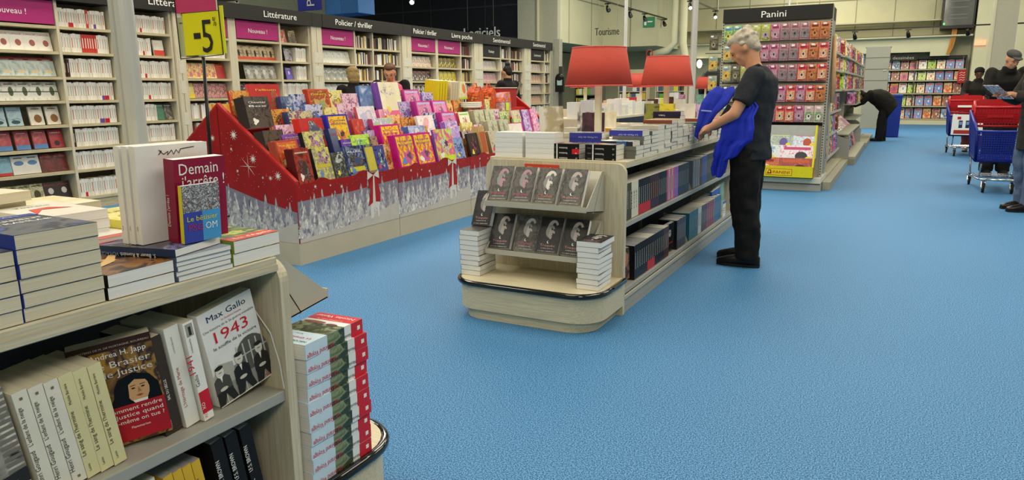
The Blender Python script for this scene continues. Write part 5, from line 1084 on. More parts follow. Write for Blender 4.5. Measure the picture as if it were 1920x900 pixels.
G(28, 4, 5.96, .3, .33, .04, ['#e8dcb8', '#f0e8cc'], 'large cream picture book with purple cloud title', 2, None, WINK, ('#5a3a8a', -.2, .74, .55, .16), ('#e86a9a', .0, .18), '#7a4aa8', 7, 92, 12, 'gift_book', None, 'noise', .07, -.04)
G(29, 4, 5.72, .24, .2, .04, ['#5a7ab0', '#7a9ac8', '#c8d0e0'], 'light blue ring folder at the display ridge', 1, None, WINK, None, None, '#4a6aa0', 8, 92, 6, 'gift_book', None, 'noise', -.05, .06)
G(30, 2, 5.52, .27, .2, .025, ['#d8dcc8', '#a8c88a', '#b8a8d8', '#e8e8e0'], 'pony picture pack on the third step', 2, None, WINK, ('#b89ad0', .4, .35, .3, .25, '#e8e8e0'), None, '#b03a6a', 18)
G(31, 1, 5.86, .25, .23, .04, ['#6a7ab8', '#a8b0d8', '#d0d4e0'], 'periwinkle blister pack with silver ornament', 2, None, WINK, ('#c8ccd4', 0, .55, .5, .3, '#4a4a68'), ('#5a6ab0', .0, .2), '#4a58a8', 20, 92, 14)
G(32, 2, 6.22, .26, .2, .03, ['#e8e0e0', '#f0ecec', '#e8b8c0'], 'white pack with pink window on third step', 1, None, WINK, ('#e87a8a', -.05, .6, .4, .25, '#f0a8b0'), None, '#d8d0d0', 14)
G(33, 1, 6.24, .3, .1, .05, ['#6a4aa8', '#5a3a98', '#8a6ac0'], 'low purple box lettered along its side', 1, 'une histoire', WINK, None, None, '#5a3a98', 8, 92, 8, 'boxed_gift_set')
PKP = ['#c85a9a', '#d88ab8', '#b03a8a']
for k, (r, y, n, lab) in enumerate(((4, 6.42, 2, 'pink fairy book high on the ridge'), (3, 6.72, 3, 'pink fairy book on the fourth step'), (2, 6.66, 3, 'pink fairy book on the third step'), (3, 6.42, 2, 'pink fairy book leaning beside its copies'))):
    G(34, r, y, .26, .22, .04, PKP, lab, n, None, WINK, ('#e8d0b0', 0, .45, .45, .35, '#8a4a8a'), ('#b8b0d8', .84, .93), '#b0308a', 16, 92, 14, 'gift_book', '#c01f86')
G(35, 2, 6.98, .2, .21, .03, ['#e0e0b8', '#e8e8c8'], 'cream green card box with dark flower', 2, None, WINK, ('#5a2a4a', 0, .5, .45, .28, '#c86a8a'), ('#8ab84a', .86, .93), '#b83a5a', 12)
G(36, 0, 6.1, .3, .31, .025, ['#8a6ab0', '#e86a8a', '#c8d84a', '#b8e0d0'], 'tall picture book with red berry character shape and green hill', 1, None, WINK, ('#c8243a', 0, .5, .35, .2, '#6a2a5a'), ('#c8e03a', .0, .18), '#7a4a9a', 12, 92, 12)
G(37, 1, 6.12+.38, .22, .25, .03, ['#9a7ac0', '#b89ad8', '#e0d0e8'], 'lilac fairy album behind the berry book', 2, None, WINK, ('#c82a7a', 0, .8, .7, .12), None, '#8a5ab0', 14)
G(38, 0, 6.36, .16, .21, .03, ['#4a6ab0', '#8aa0d0', '#2a3a78'], 'royal blue sticker book in the front row', 2, None, WINK, ('#c8c8d8', 0, .4, .4, .3), None, '#e0d8a8', 16)
G(39, 1, 6.78, .22, .14, .03, ['#2a2024', '#c8c8c0', '#d03a8a'], 'black and white striped notebook', 1, None, WINK, None, ('#d8d8d0', .1, .8), '#4a2a3a', 30, 92, 14)
G(40, 1, 7.02, .18, .15, .04, ['#d02a8a', '#e04a9a'], 'hot pink box with yellow flower', 1, None, WINK, ('#d8d03a', 0, .4, .45, .3, '#4a3a2a'), None, '#b82078', 8, 92, 12, 'boxed_gift_set')
G(41, 0, 6.66, .19, .24, .03, ['#2a2020', '#3a2c2a'], 'black diary with pink ringed white face', 1, None, WINK, ('#c83a6a', 0, .5, .4, .3, '#1e1818'), None, '#2a1e1e', 10, 92, 14)
G(42, 0, 6.86, .14, .3, .035, ['#c8a06a', '#b88a54', '#d8b88a'], 'tan patterned tall box in front row', 5, None, WINK, None, ('#b0542e', .1, .8), '#c09a68', 30, 96, 12, 'boxed_gift_set')
G(43, 0, 7.1, .16, .24, .03, ['#a8b08a', '#c8b8a0', '#5a6a4a'], 'muted green album at right of tan boxes', 2, None, WINK, ('#c86a3a', 0, .2, .4, .15), None, '#8a6a4a', 14)
for k, (r, y) in enumerate(((2, 7.3), (2, 7.55), (1, 7.35), (1, 7.62))):
    G(44, r, y, .2, .22, .05, ['#a8a48a', '#c8c4a8', '#8a8a74'], 'khaki grey gift pouch, '+('upper left', 'upper right', 'lower left', 'lower right')[k]+' of the four', 2, None, WINK, ('#7a9a6a', 0, .5, .3, .3), None, '#9a967c', 20, 92, 12, 'boxed_gift_set')
G(45, 1, 7.88, .3, .18, .02, ['#e8e0d8', '#e0d8c8'], 'pink rimmed rounded card leaning near display end', 1, None, WINK, ('#c8e0b0', -.3, .5, .2, .2), None, '#c82a8a', 9, 80, 16, 'gift_book', '#c8207e')
for k in range(5): G(46, 0, 7.5+k*.27, .24, .16, .04, ['#c8a8b8', '#b08a98', '#e0d0d4'], 'mauve card box in front row near far end, '+ORD[k-1]+' from the near side', 1, None, WINK, ('#a86a80', 0, .5, .3, .3), None, '#b890a0', 22, 92, 14, 'boxed_gift_set') if k else None
for k, y in enumerate((7.7, 8.02)):
    o = empty('orange_gift_basket', (-4.6, y, 1.08), 0, 'orange striped gift bag with ribbon, '+('left' if k == 0 else 'right')+' one near display end', 'gift bag')
    b = MB().prism([(-.09, 0), (.09, 0), (.06, .2), (0, .27), (-.06, .2)], 'x', -.08, .08, art(['#c83a1a', '#e0602a', '#8a2a18', '#e89a5a'], 9, k, .25, 'noise', (1, 6, 1))); b.build('bag', o)
    MB().tube([(0, -.05, .25), (0, -.02, .31), (0, .03, .31), (0, .05, .25)], .008, mat('#e0602a', .3), 6).build('ribbon', o)
SPY = book('spiral_album', .2, .22, .035, mat('#d8c020', .35), mat('#d8c020', .35), None, PGW, lambda b, w, t, H: (fr(b, t, -w*.7, H*.3, w*.7, H*.8, mat('#c8381e'))))
for k in range(4): put(SPY, stand(-4.75, 6.98+k*.055, 1.205, 170, 0, -6), 'yellow album with red patch standing on the display ridge', 'book', 'yellow albums standing on the display ridge')
CRP = book('spiral_album', .22, .21, .035, art(['#e0dcb8', '#c8c89a', '#e8e4cc'], 30, 5), mat('#c8b8a0'), None, PGW, lambda b, w, t, H: (fd(b, t, w*.4, H*.6, w*.4, H*.28, mat('#c87a4a')), fr(b, t, -w, 0, w, H*.1, mat('#a8c83a'))))
for k in range(4): put(CRP, stand(-4.75, 7.24+k*.05, 1.205, 172, 0, -5), 'cream album with orange figure on the display ridge', 'book', 'cream albums standing on the display ridge')
put(CRP, stand(-4.66, 7.5, 1.2, 95, 8), 'cream album facing out right of the ridge row', 'book')
o = empty('paper_bowl_stack', (-4.5, 7.42, .97+.135), 0, 'stack of white oval trays on green floral boxes', 'trays')
for k in range(3): MB().loft([((0, 0, k*.02), (.1, 0, 0), (0, .16, 0)), ((0, 0, k*.02+.025), (.12, 0, 0), (0, .19, 0))], mat('#dcd8cc', .5), 24).build('tray', o)
G(48, 3, 7.42, .3, .13, .07, ['#4a5a2a', '#a83a4a', '#2a2a20'], 'green and red floral box beneath white oval trays', 1, None, WINK, None, None, '#3a4a24', 30, 92, 2, 'boxed_gift_set')
o = empty('patterned_bag', (-4.5, 8.2, .97), 0, 'grey gift bag with yellow tag and red tartan flap', 'gift bag')
MB().prism([(-.14, 0), (.14, 0), (.12, .2), (-.12, .2)], 'x', -.06, .06, art(['#7a7a80', '#c89a9a', '#d8d0c0'], 20, 8)).build('bag', o)
MB().prism([(-.13, .19), (.13, .19), (.09, .31), (-.05, .3)], 'x', -.065, .065, art(['#c8402a', '#d86a3a', '#8ab0d8'], 14, 9)).box(.066, -.02, .08, .068, .06, .18, mat('#c8e03a')).build('flap', o)
b = MB().prism([(8.28, 1.081), (8.75, 1.081), (8.75, 1.33), (8.28, 1.33)], 'x', -4.86, -4.58, mat('#9a1c20', .4)); b.box(-4.87, 8.275, 1.33, -4.57, 8.76, 1.34, mat('#d8ccc0')); o = b.build('red_carton'); tag(o, 'tall dark red carton with pale top at far end of display', 'box')
for r in range(4):
    for q in range(3):
        if r == 3 and q < 3: continue
        k = r*3+q; y = 8.25+q*.24
        G(60+k, r, y, .17, .2, .03, [['#c85a9a', '#e8c8d8'], ['#4a8ab0', '#c8d8e0'], ['#e0d8c0', '#a8886a'], ['#8a5aa8', '#d8c0e8']][k % 4], ['pink', 'sky blue', 'beige', 'purple'][k % 4]+' gift book at far end of the display, '+ORD[r]+' step, '+ORD[q]+' place', 1)
# packs filling the remaining gaps on the steps
FC = [(['#b83a34', '#d8a04a', '#5a2a24'], 'brick red'), (['#4a6ab0', '#c8c8e0', '#2a3a6a'], 'cornflower blue'), (['#c8b84a', '#e8e0a0', '#8a5a2a'], 'mustard'), (['#b85a9a', '#e8c8d8', '#7a3a6a'], 'rose'), (['#6a9a5a', '#d8e0a0', '#3a5a3a'], 'leaf green'), (['#7a5ab0', '#c8b8e0', '#3a2a6a'], 'lavender'), (['#d86a3a', '#f0c88a', '#8a3a1a'], 'tangerine')]
kk = 0
for r, ys in ((4, (4.16, 4.82, 5.25, 5.45, 6.2, 6.75, 8.25)), (3, (4.42, 4.84, 5.08, 5.27, 5.95, 6.18, 6.95, 7.2, 7.72, 7.95)), (2, (4.06+.28, 4.74+.0, 5.33, 5.78, 6.0, 6.45, 6.84, 7.8, 8.03)), (1, (5.24, 5.68, 6.0, 6.64, 6.9, 7.15, 8.1)), (0, (5.2, 5.26, 6.5, 7.3, 7.52))):
    for y in ys:
        c, nm = FC[kk % 7]; kk += 1
        G(80+kk, r, y, .19+.02*(kk % 3), .19+.03*(kk % 2), .025, c, nm+' wrapped picture book filling the '+ORD[r]+' step, '+ORD[ys.index(y)]+' such gap', 1, None, WINK, (c[1], .1, .45, .5, .25), None, None, 20, 92, 10, 'picture_pack', None, 'noise', -.075 if r < 4 else -.04)
# goods on the rear slope seen past the peak at the near end
for k, (x, z, c, lab, w) in enumerate(((-5.0, .86+.2, ['#5a8ad0', '#e8c83a', '#c8503a'], 'blue toy pack with fruit picture on display rear slope', WINK), (-5.18, .8, ['#d8c83a', '#4a3a6a', '#e05a2a'], 'yellow toy pack low on the display rear slope', WINK))):
    p = book('boxed_gift_set', .2, .2, .06, art(c, 12, 90+k), mat('#d890c0'), None, PGW, None); put(p, stand(x, 4.25, z-.05, 235, -6), lab, 'box')
RB = book('boxed_gift_set', .16, .15, .05, mat('#b02420'), mat('#b02420'), None, PGW, lambda b, w, t, H: fr(b, t, -w*.6, H*.4, w*.6, H*.7, WINK))
for k in range(3): put(RB, stand(-5.32, 4.12+k*.18, .605, 250, -6), 'small red box on the lowest rear step of display', 'box', 'small red boxes on the rear display slope')

# ------------------------------------------------------------------ Panini fixture
PX0, PX1, PY = -2.15, -.85, 10.05
root = empty('sticker_fixture', ((PX0+PX1)/2, PY+.3, 0), 0, 'tall pegboard fixture headed Panini with rows of hanging packs', 'display'); qq = (-(PX0+PX1)/2, -PY-.3, 0)
def bd(n, b, lb=None, bev=0):
    p = b.build(n, root, bev); p.location = qq
    if lb: p['label'] = lb
    return p
pg_ = MB().box(PX0, PY, .17, PX1, PY+.04, 2.14, mat('#b0ada0', .5, .2))
bd('pegboard', pg_)
hb = MB().box(PX0-.01, PY-.06, 2.14, PX1+.01, PY+.0, 2.31, HEAD).box(PX0, PY, 2.14, PX1, PY+.6, 2.3, HEAD); hb.text('Panini', (-1.53, PY-.062, 2.185), (1, 0, 0), (0, 0, 1), .115, WINK, 'c', .3); bd('header', hb, 'black header with white Panini lettering')
for x in (PX0-.02, PX1-.01):
    b = MB().box(x, PY-.03, .1, x+.03, PY+.01, 2.3, METAL)
    for k in range(60): b.box(x+.008, PY-.032, .2+k*.034, x+.02, PY-.03, .215+k*.034, DARKM)
    bd('slotted_upright', b)
bd('side_panel', MB().box(PX1-.012, PY+.04, .17, PX1, PY+.6, 2.14, GREYM)); bd('side_panel', MB().box(PX0, PY+.04, .17, PX0+.012, PY+.6, 2.14, GREYM))
bd('base', MB().box(PX0-.03, PY-.14, .0, PX1+.03, PY+.6, .08, GREYM).box(PX0-.03, PY-.16, .1, PX1+.03, PY+.6, .17, mat('#d8d6c8', .4)).box(PX0-.02, PY-.12, .08, PX1+.02, PY+.6, .1, SEAM))
for z in (2.08, 1.83, 1.57, 1.31, 1.06): bd('hook_rail', MB().box(PX0+.01, PY-.02, z+.02, PX1-.01, PY, z+.05, METAL).box(PX0+.01, PY-.016, z-.235, PX1-.01, PY-.003, z-.20, DARKM))
def blister(cf, cc, key, blob, W=.125, H=.2):
    b = MB().box(-W/2, -.004, 0, W/2, 0, H, art(cf, 20, key, .3)).box(-W/2+.012, -.018, .02, W/2-.012, -.004, H*.62, art(cc, 26, key+1, .15))
    b.disc((0, -.0185, H*.33), (W*.22, 0, 0), (0, 0, H*.16), mat(blob, .2)); b.disc((0, -.019, H*.36), (W*.1, 0, 0), (0, 0, H*.08), mat('#3a2a30', .3)); b.box(-W*.35, -.006, H*.72, W*.35, -.004, H*.86, mat(cf[-1], .3))
    o = b.build('blister_pack')
    MB().tube([(0, -.0, H-.015), (0, .05, H-.01)], .003, CHROME, 5).box(-.02, -.06, H-.035, .02, -.058, H-.015, WHITE).tube([(0, 0, H-.015), (0, -.06, H-.02)], .002, CHROME, 5).build('hook', o)
    return o
BP = [blister(['#b85a80', '#d08aa4', '#a04068'], ['#983a60', '#c898a8', '#4a3a3e'], 1, '#b8a8ac'), blister(['#a8808a', '#b89298', '#a8606c'], ['#4a3c40', '#98888a', '#7a3048'], 3, '#7a7476'), blister(['#c83a4a', '#e07a6a', '#b82a48'], ['#c85a4a', '#e8c08a', '#8a2a3a'], 5, '#e0c0b0'),
      blister(['#b85a3a', '#d88a5a', '#8a3a2a'], ['#8a3a2c', '#c87a4a', '#5a2a20'], 7, '#c88a5a'), blister(['#c8c45a', '#a8b04a', '#d8d88a'], ['#5a5a3a', '#b8b070', '#8a7ab0'], 9, '#a890c8'), blister(['#7ab05a', '#a8c87a', '#5a98b8'], ['#4a8a4a', '#c8d08a'], 11, '#d8c84a'),
      blister(['#6a98c0', '#c8b85a', '#88a8b8'], ['#c88a3a', '#e0c05a', '#6a8aa8'], 13, '#e0a83a'), blister(['#3a3630', '#6a6454', '#8a8470'], ['#2a2620', '#8a846a'], 15, '#a8a080'), blister(['#d890a8', '#c8c8a8', '#e8b0c0'], ['#d8d0b0', '#6a9a6a', '#c87a8a'], 17, '#e8e4d8')]
BPN = ['pink doll blister pack', 'mauve grey blister pack', 'red blister pack', 'copper coloured blister pack', 'yellow-green blister pack', 'green blister pack', 'blue and orange blister pack', 'dark blister pack', 'pale pink and green blister pack']
RWS = [(1.895, [5, 5, 6, 4, 4, 0, 1, 1, 1, 3, 3]), (1.645, [6, 5, 4, 4, 0, 0, 1, 1, 2, 3, 2]), (1.39, [6, 7, 4, 4, 1, 0, 1, 1, 2, 3, 2]), (1.13, [7, 6, 5, 0, 0, 2, 0, 2, 0, 2, 3]), (.875, [6, 5, 5, 1, 0, 0, 2, 2, 0, 8, 8])]
for ri, (z, r) in enumerate(RWS):
    for ci, k in enumerate(r):
        x = PX0+.075+ci*.1165+(.0)
        for d_ in range(2): put(BP[k], T((x+.002*d_, PY-.075-d_*.03+(.0), z+R_.uniform(-.004, .004))) @ RZ(R_.uniform(-6, 6)) @ Matrix.Diagonal((.88, 1, 1.02, 1)), BPN[k]+' hanging in '+ORD[ri]+' row from top, '+ORD[ci]+' from left', 'blister pack', BPN[k]+' row %s column %s' % (ORD[ri], ORD[ci]))
# wire wing on the left edge
o = empty('hook_arm', (-2.17, PY-.02, 2.0), 0, 'wire hook arm sticking out of the fixture left edge', 'rack')
for z in (.03, -.24, -.5): MB().tube([(0, 0, z), (-.14, -.04, z), (-.2, -.06, z)], .005, BLACK, 5).build('wire_arm', o)
for ri, (z, k) in enumerate(((1.8, 7), (1.53, 6), (1.27, 6))):
    put(BP[k], T((-2.27, PY-.03, z)) @ RZ(-14), BPN[k]+' on the left hook arm, '+('top', 'middle', 'bottom')[ri], 'blister pack')
# yellow sticker counter display
YD = mat('#d8cc1e', .35, 0, .03)
o = empty('sticker_counter_display', (-1.33, PY-.12, .172), 0, 'yellow slanted sticker album display lettered PANINI', 'display')
b = MB(); b.box(-.5, -.16, 0, .42, -.15, .15, YD).box(-.5, -.16, 0, .42, .0, .01, YD).box(-.5, -.04, 0, .42, -.03, .0, YD)
b.box(-.14, -.163, .035, .17, -.16, .11, mat('#e8c81e', .4)).box(-.145, -.162, .03, .175, -.16, .115, mat('#a02a1c')); b.text('PANINI', (.045, -.165, .052), (1, 0, 0), (0, 0, 1), .052, mat('#8a1c14'), 'c', .2)
b.poly([(-.13, -.165, .045), (-.07, -.165, .05), (-.08, -.165, .1), (-.11, -.165, .1)], mat('#8a1c14')); b.disc((-.1, -.166, .075), (.012, 0, 0), (0, 0, .015), YEL)
b.build('tray', o)
for x in (-.5, .41): MB().prism([(-.16, 0), (-.14, .2), (.02, .66), (.03, .66), (.03, 0)], 'x', x, x+.01, YD).tube([(x+.005, -.155, .14), (x+.005, .02, .66)], .014, YD, 6).build('side', o)
MB().box(-.49, .01, 0, .41, .02, .66, mat('#b8b8ac', .5)).build('back', o)
def alb(c, w, h, key, blob, words=None, name='sticker_album'):
    def d(b, w_, t, H):
        fd(b, t, w_*.2, H*.4, w_*.35, H*.25, mat(blob, .3)); fd(b, t, w_*.6, H*.25, w_*.2, H*.14, YEL, E_*2)
        fr(b, t, -w_*.8, H*.75, w_*.7, H*.9, mat(c[-1], .3), E_*1.4)
        if words: ft(b, t+E_, words, 0, H*.6, H*.14, INK, 'c', w*.7)
    return book(name, w, h, .012, art(c, 22, key, .15), None, None, PGW, d, parts=False)
for r, (yy, z, row_) in enumerate(((-.135, .182, [(['#a83a2a', '#c8603a', '#8a2a1e'], '#d8c8a0', 'rust red'), (['#a83a2a', '#8a2a20', '#c85a3a'], '#5a1a14', 'brick red')]), (-.085, .34, [(['#c8d4d8', '#e0e0d8', '#8ab0c8'], '#5a88b8', 'pale blue'), (['#d8ccd4', '#e8e0e4', '#c84a7a'], '#3a3a40', 'pink edged white'), ]), (-.035, .51, [(['#b8c8b0', '#c8d8c8', '#7a9a7a'], '#a83a8a', 'pale green'), (['#c8c45a', '#8aa0a8', '#d8d8a8'], '#6a5a9a', 'olive and blue'), (['#a8c8d8', '#c8e0e8', '#c87aa0'], '#b8503a', 'sky blue')]))):
    n = len(row_)
    for i, (c, bl, nm) in enumerate(row_):
        w = .88/n-.008; put(alb(c, w, .235, r*5+i, bl), stand(-1.33-.43+(i+.5)*.86/n, PY-.12+yy, z+.012, 0, 16), nm+' sticker album in the '+('lowest', 'middle', 'top')[r]+' row of yellow display', 'sticker album')
for i in range(2): put(alb(['#8a4a8a', '#c8a0c0', '#3a3a5a'], .13, .22, 40+i, '#d8d0d8'), stand(-1.95+i*.14-.02*i, PY-.2, .182, 0, 12), 'purple magazine left of the yellow display, '+('outer' if i == 0 else 'inner'), 'magazine')

# ------------------------------------------------------------------ comic racks running down the aisle
def rack(y0, y1, zs, lab, depth=.32, top=2.05):
    root = empty('comic_rack', (-1.05, (y0+y1)/2, 0), 0, lab, 'shelf unit'); q = (1.05, -(y0+y1)/2, 0)
    def bd(n, b): p = b.build(n, root); p.location = q; return p
    bd('back_panel', MB().box(-1.3, y0, .1, -1.28, y1, top, mat('#8f8d80', .5)))
    for y in (y0, y1-.02): bd('side_panel', MB().prism([(-1.28, .1), (-.9, .1), (-.94, .4), (-1.1, .5), (-1.12, top), (-1.28, top)], 'y', y, y+.02, GREYM))
    for k, z in enumerate(zs): bd('shelf', MB().box(-1.28, y0+.02, z-.02, -.865-.012*k, y1-.02, z, mat('#b8b59e', .4)).box(-.868-.012*k, y0+.02, z-.02, -.862-.012*k, y1-.02, z+.012, METAL))
    bd('base', MB().box(-1.3, y0, 0, -.84, y1, .1, mat('#a09c86', .5)).box(-1.3, y0, .09, -.82, y1, .115, mat('#b8b49c', .5)))
COMC = [['#3a5ab0', '#c83a3a', '#e0c040'], ['#c8402a', '#e8d8b0', '#3a3a4a'], ['#e0a83a', '#c85a2a', '#f0e0a0'], ['#2a3a6a', '#7a8ab8', '#c8c8d8'], ['#d8d0c0', '#8a5a3a', '#b83a3a'], ['#8a3a7a', '#d87ab0', '#e8d0e0'], ['#3a8a5a', '#c8d84a', '#2a4a3a'], ['#e0dcd0', '#4a8ac8', '#e05a3a'], ['#1e1e2a', '#8a2a2a', '#d8c8a0'], ['#c8c03a', '#3a6ab0', '#e8e8d8'], ['#b8583a', '#3a2a24', '#e0a878'], ['#5a98b8', '#e8e0c8', '#a83a4a']]
COMN = ['blue and red', 'red and cream', 'orange and yellow', 'navy', 'buff and brown', 'purple and pink', 'green and lime', 'white and sky blue', 'black and maroon', 'yellow and blue', 'rust', 'teal and cream']
def com(i, W=.2, H=.27): 
    c = COMC[i % 12]
    return book('comic_album', W, H, .014, art(c, 11, i*3.3, .25), mat(c[0]), None, PGW, lambda b, w, t, HH: (fr(b, t, -w*.8, HH*.8, w*.8, HH*.93, mat(c[2], .3)), fd(b, t, w*.1, HH*.4, w*.45, HH*.25, mat(c[1], .3)), fd(b, t, w*.1, HH*.45, w*.2, HH*.14, mat(c[0], .3), E_*2)), parts=False)
CM = [com(i) for i in range(12)]
rack(10.68, 13.5, [.3, .62, .94, 1.26, 1.56, 1.82], 'first comic rack right behind the Panini fixture')
rack(13.56, 17.6, [1.26, 1.56, 1.82], 'second comic rack with open low counter'); rack(17.66, 21.4, [.62, .94, 1.26, 1.56, 1.82], 'third comic rack beyond the stooping shopper')
for name, ya, yb, zs in (('first', 10.72, 13.45, [.3, .62, .94, 1.26, 1.56, 1.82]), ('second', 13.62, 17.5, [1.26, 1.56, 1.82]), ('third', 17.7, 21.3, [.94, 1.26, 1.56, 1.82])):
    for k, z in enumerate(zs):
        y = ya+.05; i = 0; step = .155 if name == 'first' else .26
        while y < yb-.05:
            j = (i*5+k*7+len(name)) % 12
            put(CM[j], stand(-.975-.012*k+R_.uniform(-.01, .01), y, z+.006, 34+R_.uniform(-8, 8), 6), COMN[j]+' comic on the '+name+' comic rack, '+ORD[k]+' shelf up', 'comic', COMN[j]+' comics '+name+' rack '+ORD[k]+' shelf'); y += step; i += 1
# low counter in the second rack and plinth
b = MB().box(-1.28, 13.6, .1, -.62, 17.55, .14, mat('#b0ac96', .5)).box(-1.28, 13.6, .0, -.62, 17.55, .1, mat('#97937e', .5)).prism([(-1.26, .14), (-.72, .14), (-.72, .42), (-1.26, .62)], 'y', 13.6, 13.63, GREYM).box(-1.26, 13.63, .5, -.75, 17.5, .52, mat('#b8b59e', .4)).prism([(-1.26, .14), (-.72, .14), (-.72, .42), (-1.26, .62)], 'y', 17.5, 17.53, GREYM)
o = b.build('low_counter', bpy.data.objects['comic_rack.001']); o.location = (1.05, -15.58, 0)
b = MB().box(-.815, 10.1, 0, -.72, 13.55, .1, mat('#a5a18c', .5)); tag(b.build('floor_plinth'), 'low beige plinth step along foot of first comic rack', 'plinth'); tag(MB().box(-.815, 17.7, 0, -.6, 21.4, .1, mat('#a5a18c', .5)).build('floor_plinth'), 'low beige plinth step by the stooping shopper', 'plinth')
for i in range(9):
    put(CM[(i*5+1) % 12], T((-.95, 13.8+i*.4, .53)) @ RZ(75) @ RX(-50), COMN[(i*5+1) % 12]+' comic on the low counter top, '+ORD[i]+' along', 'comic')
for i in range(6): put(CM[(i*7+6) % 12], stand(-.82, 14.0+i*.55, .145, 70, 14), COMN[(i*7+6) % 12]+' comic in the low counter foot, '+ORD[i]+' along', 'comic')
b = MB()
for k in range(5): b.prism([(-.82, 1.05-.2*k*0), (-.84, 2.0)], 'y', 0, 0, METAL) if False else None
o = empty('wire_magazine_holder', (-.84, 10.45, 0), 0, 'tall wire holder with rolled posters beside Panini fixture', 'rack')
for k in range(4): MB().tube([(0, .05*k, .15), (.03, .05*k, .5), (.0, .05*k, 1.1), (-.0, .05*k, 1.95)], .006, METAL, 5).build('wire', o)
for k, c in enumerate(('#d8a878', '#e0c8a8', '#c87a6a')): tag(MB().tube([(-.80, 10.43+.07*k, 1.1), (-.83, 10.43+.07*k, 1.95-.05*k)], .022, mat(c, .4), 8).build('rolled_poster'), ('tan', 'cream', 'salmon')[k]+' rolled poster standing by the Panini fixture', 'poster')
# grey end cabinet and blue bin
b = MB().box(-1.12, 26, 0, -.44, 26.5, 2.52, mat('#8e8e80', .5, 0, .02, 3))
for z in (.9, 1.5, 1.85, 2.2): b.box(-1.12, 25.99, z, -.44, 26, z+.015, mat('#5e5e54'))
b.box(-.6, 25.98, 1.8, -.5, 26, 1.83, METAL).box(-1.15, 26.0, 2.52, -.42, 26.52, 2.56, mat('#9a9a8c'))
tag(b.build('tall_cabinet', None, .01), 'tall grey cabinet closing the row of comic racks', 'cabinet')
# back wall comics bookcase
b0, b1 = -1.0, 1.84
root = empty('wall_bookcase', (.4, 29.45, 0), 0, 'low-lit wall bookcase of comic albums under Bandes dessinées header', 'bookcase'); q = (-.4, -29.45, 0)
def bd(n, b): p = b.build(n, root); p.location = q; return p
bd('back_panel', MB().box(b0, 29.86, 0, b1, 29.9, 2.3, mat('#2a2924', .6)))
for x in (b0, .3, b1-.04): bd('side_panel', MB().box(x, 29.42, 0, x+.04, 29.86, 2.3, mat('#4a4838', .5)))
BZ = [.2, .64, 1.08, 1.52, 1.9]
for z in BZ: bd('shelf', MB().box(b0, 29.4, z-.04, b1, 29.86, z, mat('#a8a282', .5)))
bd('base', MB().box(b0, 29.38, 0, b1, 29.86, .15, mat('#c8c2a2', .5)))
hb = MB().box(b0, 29.36, 2.2, .35, 29.42, 2.42, HEAD).box(.35, 29.4, 2.24, b1, 29.42, 2.34, HEAD); hb.text('Bandes dessinées', (-.95, 29.358, 2.25), (1, 0, 0), (0, 0, 1), .14, mat('#b8b49c'), 'l', 1.2); bd('header', hb)
for r, z in enumerate(BZ):
    for i in range(10):
        j = (0, 1, 2, 4, 6, 7, 9, 11, 7, 4)[(i*7+r*3) % 10]; x = b0+.17+i*.275
        put(CM[j], stand(x, 29.52, z+.008, R_.uniform(-4, 4), 10) @ Matrix.Diagonal((1.22, 1, 1.3 if r < 3 else 1.12, 1)), COMN[j]+' album on wall bookcase, '+ORD[r]+' shelf up, '+ORD[i]+' from left', 'comic')
b = MB().box(1.62, 29.33, 1.42, 1.85, 29.37, 1.85, mat('#a8201e', .4))
for k in range(4): b.tube([(1.66, 29.325, 1.5+k*.08), (1.72, 29.325, 1.53+k*.08), (1.78, 29.325, 1.5+k*.08), (1.82, 29.325, 1.53+k*.08)], .008, WINK, 4)
b.tube([(1.73, 29.37, 1.85), (1.73, 29.39, 2.3)], .004, METAL, 4); tag(b.build('hanging_card'), 'red card with white squiggles hanging by the wall bookcase', 'sign')
b = MB().box(-.02, -.1, 0, .02, .1, .12, mat('#e07a5a', .3, 0, 0, 18, 0, 2.5)); o = b.build('glowing_sign'); o.location = (2.12, 28.87, 2.62); o.scale = (8, .4, 1.2); tag(o, 'small red-orange lit sign on the pier by the column', 'sign')

# ------------------------------------------------------------------ people
SKIN = mat('#c48f6f', .55, 0, .05, 30); SKIN2 = mat('#b07a5c', .55, 0, .05, 30); SKIN3 = mat('#5a3a2a', .55, 0, .05, 30)
def cap(b, p0, p1, r0, r1, m, n=12):
    p0, p1 = Vector(p0), Vector(p1); b.tube([p0, p1], [r0, r1], m, n); b.ell(p0, (r0,)*3, m, n); b.ell(p1, (r1,)*3, m, n)
def fuse(b, name, parent, vox, smooth=4, m=None, wr=0.):
    o = b.build(name, parent)
    r = o.modifiers.new('r', 'REMESH'); r.mode = 'VOXEL'; r.voxel_size = vox
    if wr:
        tx = bpy.data.textures.new('folds', 'CLOUDS'); tx.noise_scale = .09; tx.noise_depth = 1
        d = o.modifiers.new('d', 'DISPLACE'); d.texture = tx; d.strength = wr; d.texture_coords = 'LOCAL'
    s = o.modifiers.new('s', 'SMOOTH'); s.iterations = smooth; s.factor = .6
    dg = bpy.context.evaluated_depsgraph_get(); me = bpy.data.meshes.new_from_object(o.evaluated_get(dg), depsgraph=dg)
    o.modifiers.clear(); old = o.data; o.data = me; bpy.data.meshes.remove(old)
    me.polygons.foreach_set('use_smooth', [True]*len(me.polygons))
    if m: me.materials.clear(); me.materials.append(m)
    return o
